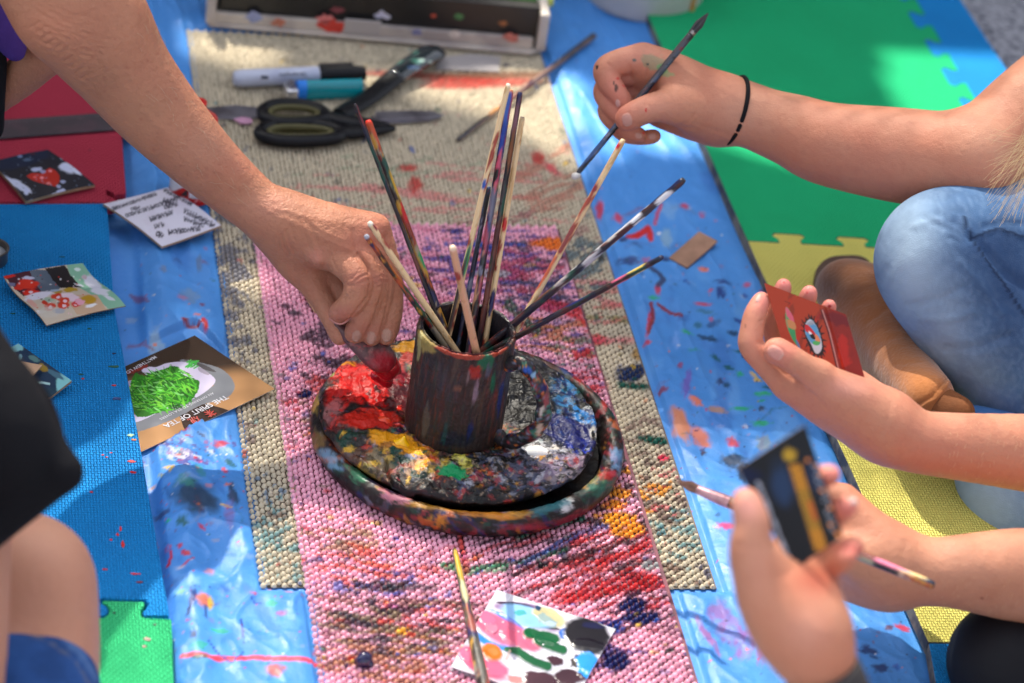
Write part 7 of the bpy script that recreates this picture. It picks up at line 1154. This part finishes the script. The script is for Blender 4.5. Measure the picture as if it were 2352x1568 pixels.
sheet('painted_card', 'red-brown card painted with a rainbow iris eye, held in the woman\'s open hand', 'painting', [(1755, 649, 2.199), (1943, 722, 2.197), (1994, 893, 2.196), (1808, 822, 2.198)], lin(168, 56, 24), eye, 260, 230, .0018, (-.001, 0), m=mat('red_card_paint', rough=.4, paint=True, spec=.4), obj_edge=mat('card_core', lin(196, 156, 120), .8), dist=True, pfun=lambda u, v: .0012 * np.exp(-((u - .76) / .02) ** 2))
# ---- the person with the black card
S3 = lin(191, 132, 104); DH = Flesh(1.74, .0014)
DH.limb([(1960, 1720, 86, .02), (1908, 1590, 78, .01), (1880, 1520, 76, 0), (1848, 1450, 76, 0)], .004, .03)
for m_ in ([(1850, 1460, 70, 0), (1790, 1385, 66, .004), (1800, 1310, 44, .018)], [(1860, 1450, 66, .01), (1850, 1380, 60, .02), (1840, 1290, 40, .034)], [(1870, 1450, 56, .02), (1875, 1390, 46, .03), (1870, 1330, 34, .040)]): DH.limb(m_, .02, .03)
DH.limb([(1830, 1440, 72, 0), (1765, 1350, 68, -.004), (1735, 1285, 50, -.010)], .02, .03)
DH.limb([(1745, 1300, 56, -.008), (1724, 1256, 45, -.014), (1728, 1205, 38, -.016), (1718, 1168, 33, -.016), (1713, 1150, 28, -.016)], .006, .02)
DH.limb([(1800, 1300, 36, .030), (1830, 1180, 30, .036), (1870, 1110, 26, .026), (1908, 1090, 22, .016)], .002, .01)
DH.limb([(1840, 1290, 36, .040), (1880, 1210, 30, .040), (1920, 1178, 27, .028), (1948, 1160, 22, .020)], .002, .01)
DH.limb([(1860, 1320, 34, .044), (1900, 1290, 29, .034), (1936, 1270, 26, .024), (1962, 1256, 22, .018)], .002, .01)
DH.limb([(1868, 1350, 32, .044), (1890, 1320, 26, .030), (1925, 1292, 23, .018), (1945, 1280, 20, .012)], .002, .01)
V, Q = DH.mesh(2); s = Skin(V, Q, S3); s.grain(.1, 500, 9, .2, lin(180, 106, 84))
for x, y, rx, ry, c_, a_ in ((1715, 1160, 40, 40, lin(230, 160, 150), .6), (1740, 1300, 40, 90, lin(222, 160, 138), .3), (1915, 1085, 40, 30, lin(226, 130, 124), .7), (1945, 1165, 40, 30, lin(222, 126, 120), .7), (1955, 1260, 40, 26, lin(206, 104, 100), .7), (1880, 1330, 60, 40, lin(170, 60, 44), .6), (1860, 1440, 60, 60, lin(214, 158, 138), .4)): s.tint(x, y, rx, ry, c_, a_)  # the deep red beneath the fingers is shade put into the skin colour
s.nail(1962, 1150, 9, 7, 0, (.7, .62, .58)); s.ridge([(1690, 1250), (1740, 1262)], 5, -.6); armD = s.out()
EH = Flesh(2.14, .0012); EH.limb([(2480, 1345, 124, .04), (2352, 1323, 108, .02), (2260, 1316, 92, .01), (2180, 1313, 79, 0), (2088, 1314, 72, 0), (2040, 1302, 74, 0)], .004, .04)
for m_ in ([(2050, 1290, 66, -.002), (1990, 1225, 56, -.002), (1937, 1145, 34, .002)], [(2040, 1300, 66, .006), (1970, 1260, 62, .008), (1905, 1190, 36, .010)], [(2040, 1310, 64, .012), (1950, 1290, 58, .016), (1885, 1240, 34, .018)], [(2040, 1318, 60, .016), (1950, 1310, 50, .022), (1880, 1280, 30, .024)]): EH.limb(m_, .02, .02)
EH.limb([(2040, 1300, 60, -.006), (1980, 1290, 48, -.018), (1930, 1268, 34, -.024), (1880, 1240, 26, -.022), (1845, 1225, 22, -.018)], .012, .012)
EH.limb([(1937, 1145, 33, .002), (1888, 1140, 27, .0), (1850, 1180, 23, -.006), (1835, 1215, 19, -.006)], .002, .006); EH.limb([(1905, 1190, 34, .010), (1850, 1190, 27, .008), (1825, 1225, 23, .004), (1840, 1255, 19, .002)], .002, .006)
EH.limb([(1885, 1240, 32, .018), (1835, 1240, 25, .016), (1822, 1270, 21, .010), (1850, 1290, 18, .006)], .002, .006); EH.limb([(1880, 1280, 28, .024), (1840, 1285, 22, .022), (1838, 1308, 18, .016), (1868, 1318, 16, .012)], .002, .006)
V, Q = EH.mesh(1); s = Skin(V, Q, S3 * .97); s.grain(.12, 800, 11, .22, lin(168, 102, 78)); s.ridge([(2080, 1245), (2075, 1290)], 6, -.3)
for x, y, rx, ry, c_, a_ in ((1960, 1150, 50, 40, lin(196, 120, 92), .4), (2100, 1370, 180, 30, lin(176, 100, 70), .35), (2230, 1290, 120, 40, lin(216, 160, 132), .3)): s.tint(x, y, rx, ry, c_, a_)
s.C.blob(2255, 1374, 3, 2.6, lin(120, 60, 44)); armE = s.out()
per = person('person at lower right with dark knee, holding a black card and a paintbrush', W(2420, 1640, 0))
elD = np.array([.66, 1.04, .30]); elE = D(2620, 1370, 2.20); chd = np.array([.98, 1.02, .48])
armD2 = Flesh(0, .004); armD2.raw([(D(1960, 1720, 1.76), .0235), (elD, .036)], .01); V, Q = armD2.mesh(1); ad2 = (V, Q, np.tile(S3, (len(V), 1)))
fig = figure(per, (1.10, 1.05, .14), chd, chd + [-.02, .02, .20], chd + [-.05, .05, .34], [chd + [-.08, -.14, .08], chd + [0, .16, .08]], [elD, elE], M_grey, lin(60, 44, 36), S3, r=.85, long_hair=True)
bV, bQ, bC = join_parts([armD, armE, ad2] + fig); mk('body', bV, bQ, M_skin, per, col=bC)
skin_hairs(per, armE, [(2050, 1250), (2352, 1230), (2352, 1420), (2050, 1380)], 90, 11, lin(206, 160, 120), 6, .00008, (-.3, .9))
lg = Flesh(2.17, .0035); lg.limb([(2306, 1526, 122, 0), (2380, 1640, 130, .02), (2560, 1800, 150, .06)], .004, .04); lg.limb([(2306, 1500, 100, .02), (2480, 1560, 130, .04), (2700, 1640, 150, .06)], .03, .03); V, Q = lg.mesh(2); mk('leggings', V, Q, mat('black_leggings', lin(16, 16, 22), .7, spec=.25, bump=[(14, .003), (800, .0002)]), per)
wb0, wb1 = D(1888, 1546, 1.738), D(1930, 1650, 1.748); mb = MB(); u_ = nrm(wb1 - wb0); rW = 95 * 1.74 / F
mb.add(*tube([wb0, wb0 + u_ * .002, wb0 + u_ * .012, wb0 + u_ * .024, wb0 + u_ * .026], [rW * .96, rW * 1.0, rW * 1.01, rW * 1.01, rW * .97], 48, True, .96)); mb.build('wristband', mat('dark_band', lin(44, 42, 44), .7, bump=[(80, .0015)]), per)
loose('loose-haired brush with pink ferrule and mottled handle, held low behind the black card', (2146, 1345), (1560, 1107), 2.05, 2.115, .0032, .0042, lin(190, 150, 130), 'multi', 1.0, 51, [(.03, .5, 9, lin(30, 40, 60)), (.12, .5, 12, lin(220, 190, 130)), (.22, .5, 16, lin(210, 110, 140)), (.32, .5, 8, lin(120, 60, 50)), (.7, .5, 50, lin(90, 84, 60)), (.85, .5, 40, lin(80, 74, 54))], (.026, .014, mat('pink_ferrule', lin(206, 160, 164), .3, metal=.7, vary=.5, vscale=120, vcol=lin(150, 110, 110)), mat('stiff_bristles', lin(120, 84, 70), .7), .75), dist=True)
ZBk = lambda x, y: (1623.6 + x / 3.794, 944.6 + y / 3.794)
def blackcard(p):
    S = lambda pts, w, c, **k: p.stroke([ZBk(*q) for q in pts], w / 3.794, c, **k); B2 = lambda x, y, rx, ry, c, rot=0, **k: p.blob(*ZBk(x, y), rx / 3.794, ry / 3.794, c, radians(rot), **k)
    B2(660, 640, 90, 170, lin(34, 58, 92), -15, alpha=.8, soft=.5); B2(360, 560, 120, 60, lin(10, 24, 60), 0, alpha=.8, soft=.5); B2(950, 560, 70, 160, lin(34, 50, 84), -15, alpha=.6, soft=.5)
    r2 = random.Random(9); B2(720, 380, 56, 66, lin(176, 140, 40), -10)
    for k in range(24):
        f = k / 23; cx, cy = 770 + 225 * f, 480 + 720 * f; g_ = lin(190, 140, 40) if 6 < k < 18 else lin(222, 150, 40)
        S([(cx - 42 - 8 * f, cy + 8), (cx + 48 + 8 * f, cy - 12)], 7, g_, rough=.8, dry=.2)
        for q in range(4): S([(cx - 36 + q * 26, cy - 8), (cx - 32 + q * 26 + r2.uniform(-4, 6), cy + 12)], 5.5, g_, rough=.6)
    for k in range(5): B2(905 + 10 * k, 800 + 34 * k, 22, 16, lin(200, 80, 40), alpha=.8)
    for k in range(30): f = k / 29; B2(455 + 285 * f + r2.uniform(-8, 8), 625 + 720 * f, 13 * (1.6 if k % 7 < 2 else 1), 12, lin(180, 190, 206), alpha=.85)
    for k in range(34): f = k / 33; B2(950 + 180 * f + r2.uniform(-34, 24), 470 + 600 * f, 12, 10, lin(150, 158, 170), alpha=.8)
    for x, y in ((960, 470), (990, 550), (1000, 690), (1080, 990), (1075, 840), (1145, 1080), (1130, 1060), (880, 425)): B2(x, y, 17, 15, lin(232, 140, 60))
sheet('painted_card', 'black card with a gold lettered band and pale dotted lines, held in the nearest hand', 'painting', [(1695, 1077, 1.735), (1850, 976, 1.738), (1937, 1230, 1.742), (1825, 1311, 1.738)], lin(22, 24, 28), blackcard, 170, 240, .0016, (-.002, 0), dist=True)
# ---- the sitter in a black top at the lower left
S4 = lin(190, 136, 112); kt = Flesh(1.95, .0025)
kt.limb([(60, 1345, 158, 0), (40, 1480, 186, 0), (0, 1650, 215, -.02), (-60, 1850, 230, -.06)], .004, .05); kt.limb([(40, 1330, 130, .03), (-60, 1500, 130, .08), (-160, 1700, 120, .14)], .03, .04)
V, Q = kt.mesh(2); s = Skin(V, Q, S4); s.grain(.1, 300, 12, .15, lin(190, 126, 100)); s.tint(70, 1400, 60, 120, lin(150, 96, 76), .25); s.tint(110, 1230, 90, 60, lin(224, 172, 146), .4); knee = s.out()
ar = Flesh(1.86, .0025); ar.limb([(-60, 1100, 85, 0), (-50, 1300, 72, 0), (-52, 1500, 66, -.01), (-70, 1700, 60, -.02)], .004, .04); V, Q = ar.mesh(2); arF = (V, Q, np.tile(S4 * .9, (len(V), 1)))
sit = person('person at lower left with a black sleeve, bare knee and rolled denim shorts', W(-300, 1500, 0))
elF = D(-60, 1100, 1.86); chf = np.array([-.22, 1.22, .50])
fig = figure(sit, (-.26, 1.25, .15), chf, chf + [.02, .02, .20], chf + [.04, .05, .34], [chf + [.05, -.15, .08], chf + [.12, .14, .10]], [D(-70, 1700, 1.84), elF], M_blackc, lin(50, 36, 30), S4, r=.8)
bV, bQ, bC = join_parts([knee, arF] + fig); mk('body', bV, bQ, M_skin, sit, col=bC)
sl2 = Flesh(1.84, .003); sl2.limb([(-160, 606, 60, 0), (145, 1085, 45, 0)], .004, .004); sl2.limb([(145, 1085, 45, 0), (-110, 1268, 60, 0)], .004); sl2.limb([(-240, 880, 200, .01), (-60, 985, 186, .01), (40, 1050, 104, .01)], .004, .004); sl2.limb([(-200, 760, 130, .0), (-60, 900, 120, 0)], .01); sl2.limb([(-60, 1150, 100, .02), (20, 1110, 80, .01)], .01)
V, Q = sl2.mesh(2); mk('sleeve', V, Q, M_blackc, sit)
dn = Flesh(1.93, .003); dn.limb([(34, 1598, 196, 0), (4, 1690, 222, -.02), (-60, 1850, 240, -.06)], .004, .04)
V, Q = dn.mesh(2); s = Skin(V, Q, lin(44, 84, 146)); s.C.put(np.arange(len(V)), .6 * sst(.4, .6, fbm(V[:, 0] * 40, V[:, 1] * 40, 4, 4, V[:, 2] * 40)), lin(30, 58, 108)); hem = [(-20, 1420), (60, 1424), (120, 1446), (180, 1492), (222, 1560)]
s.ridge([(x - 4, y + 24) for x, y in hem], 9, -1.2); s.C.stroke([(x - 3, y + 26) for x, y in hem], 2.6, lin(120, 116, 110), alpha=.5); s.C.stroke(hem, 7, lin(96, 130, 180), alpha=.5, rough=1); V, Q, C = s.out(); mk('denim_shorts', V, Q, M_denim, sit, col=C)
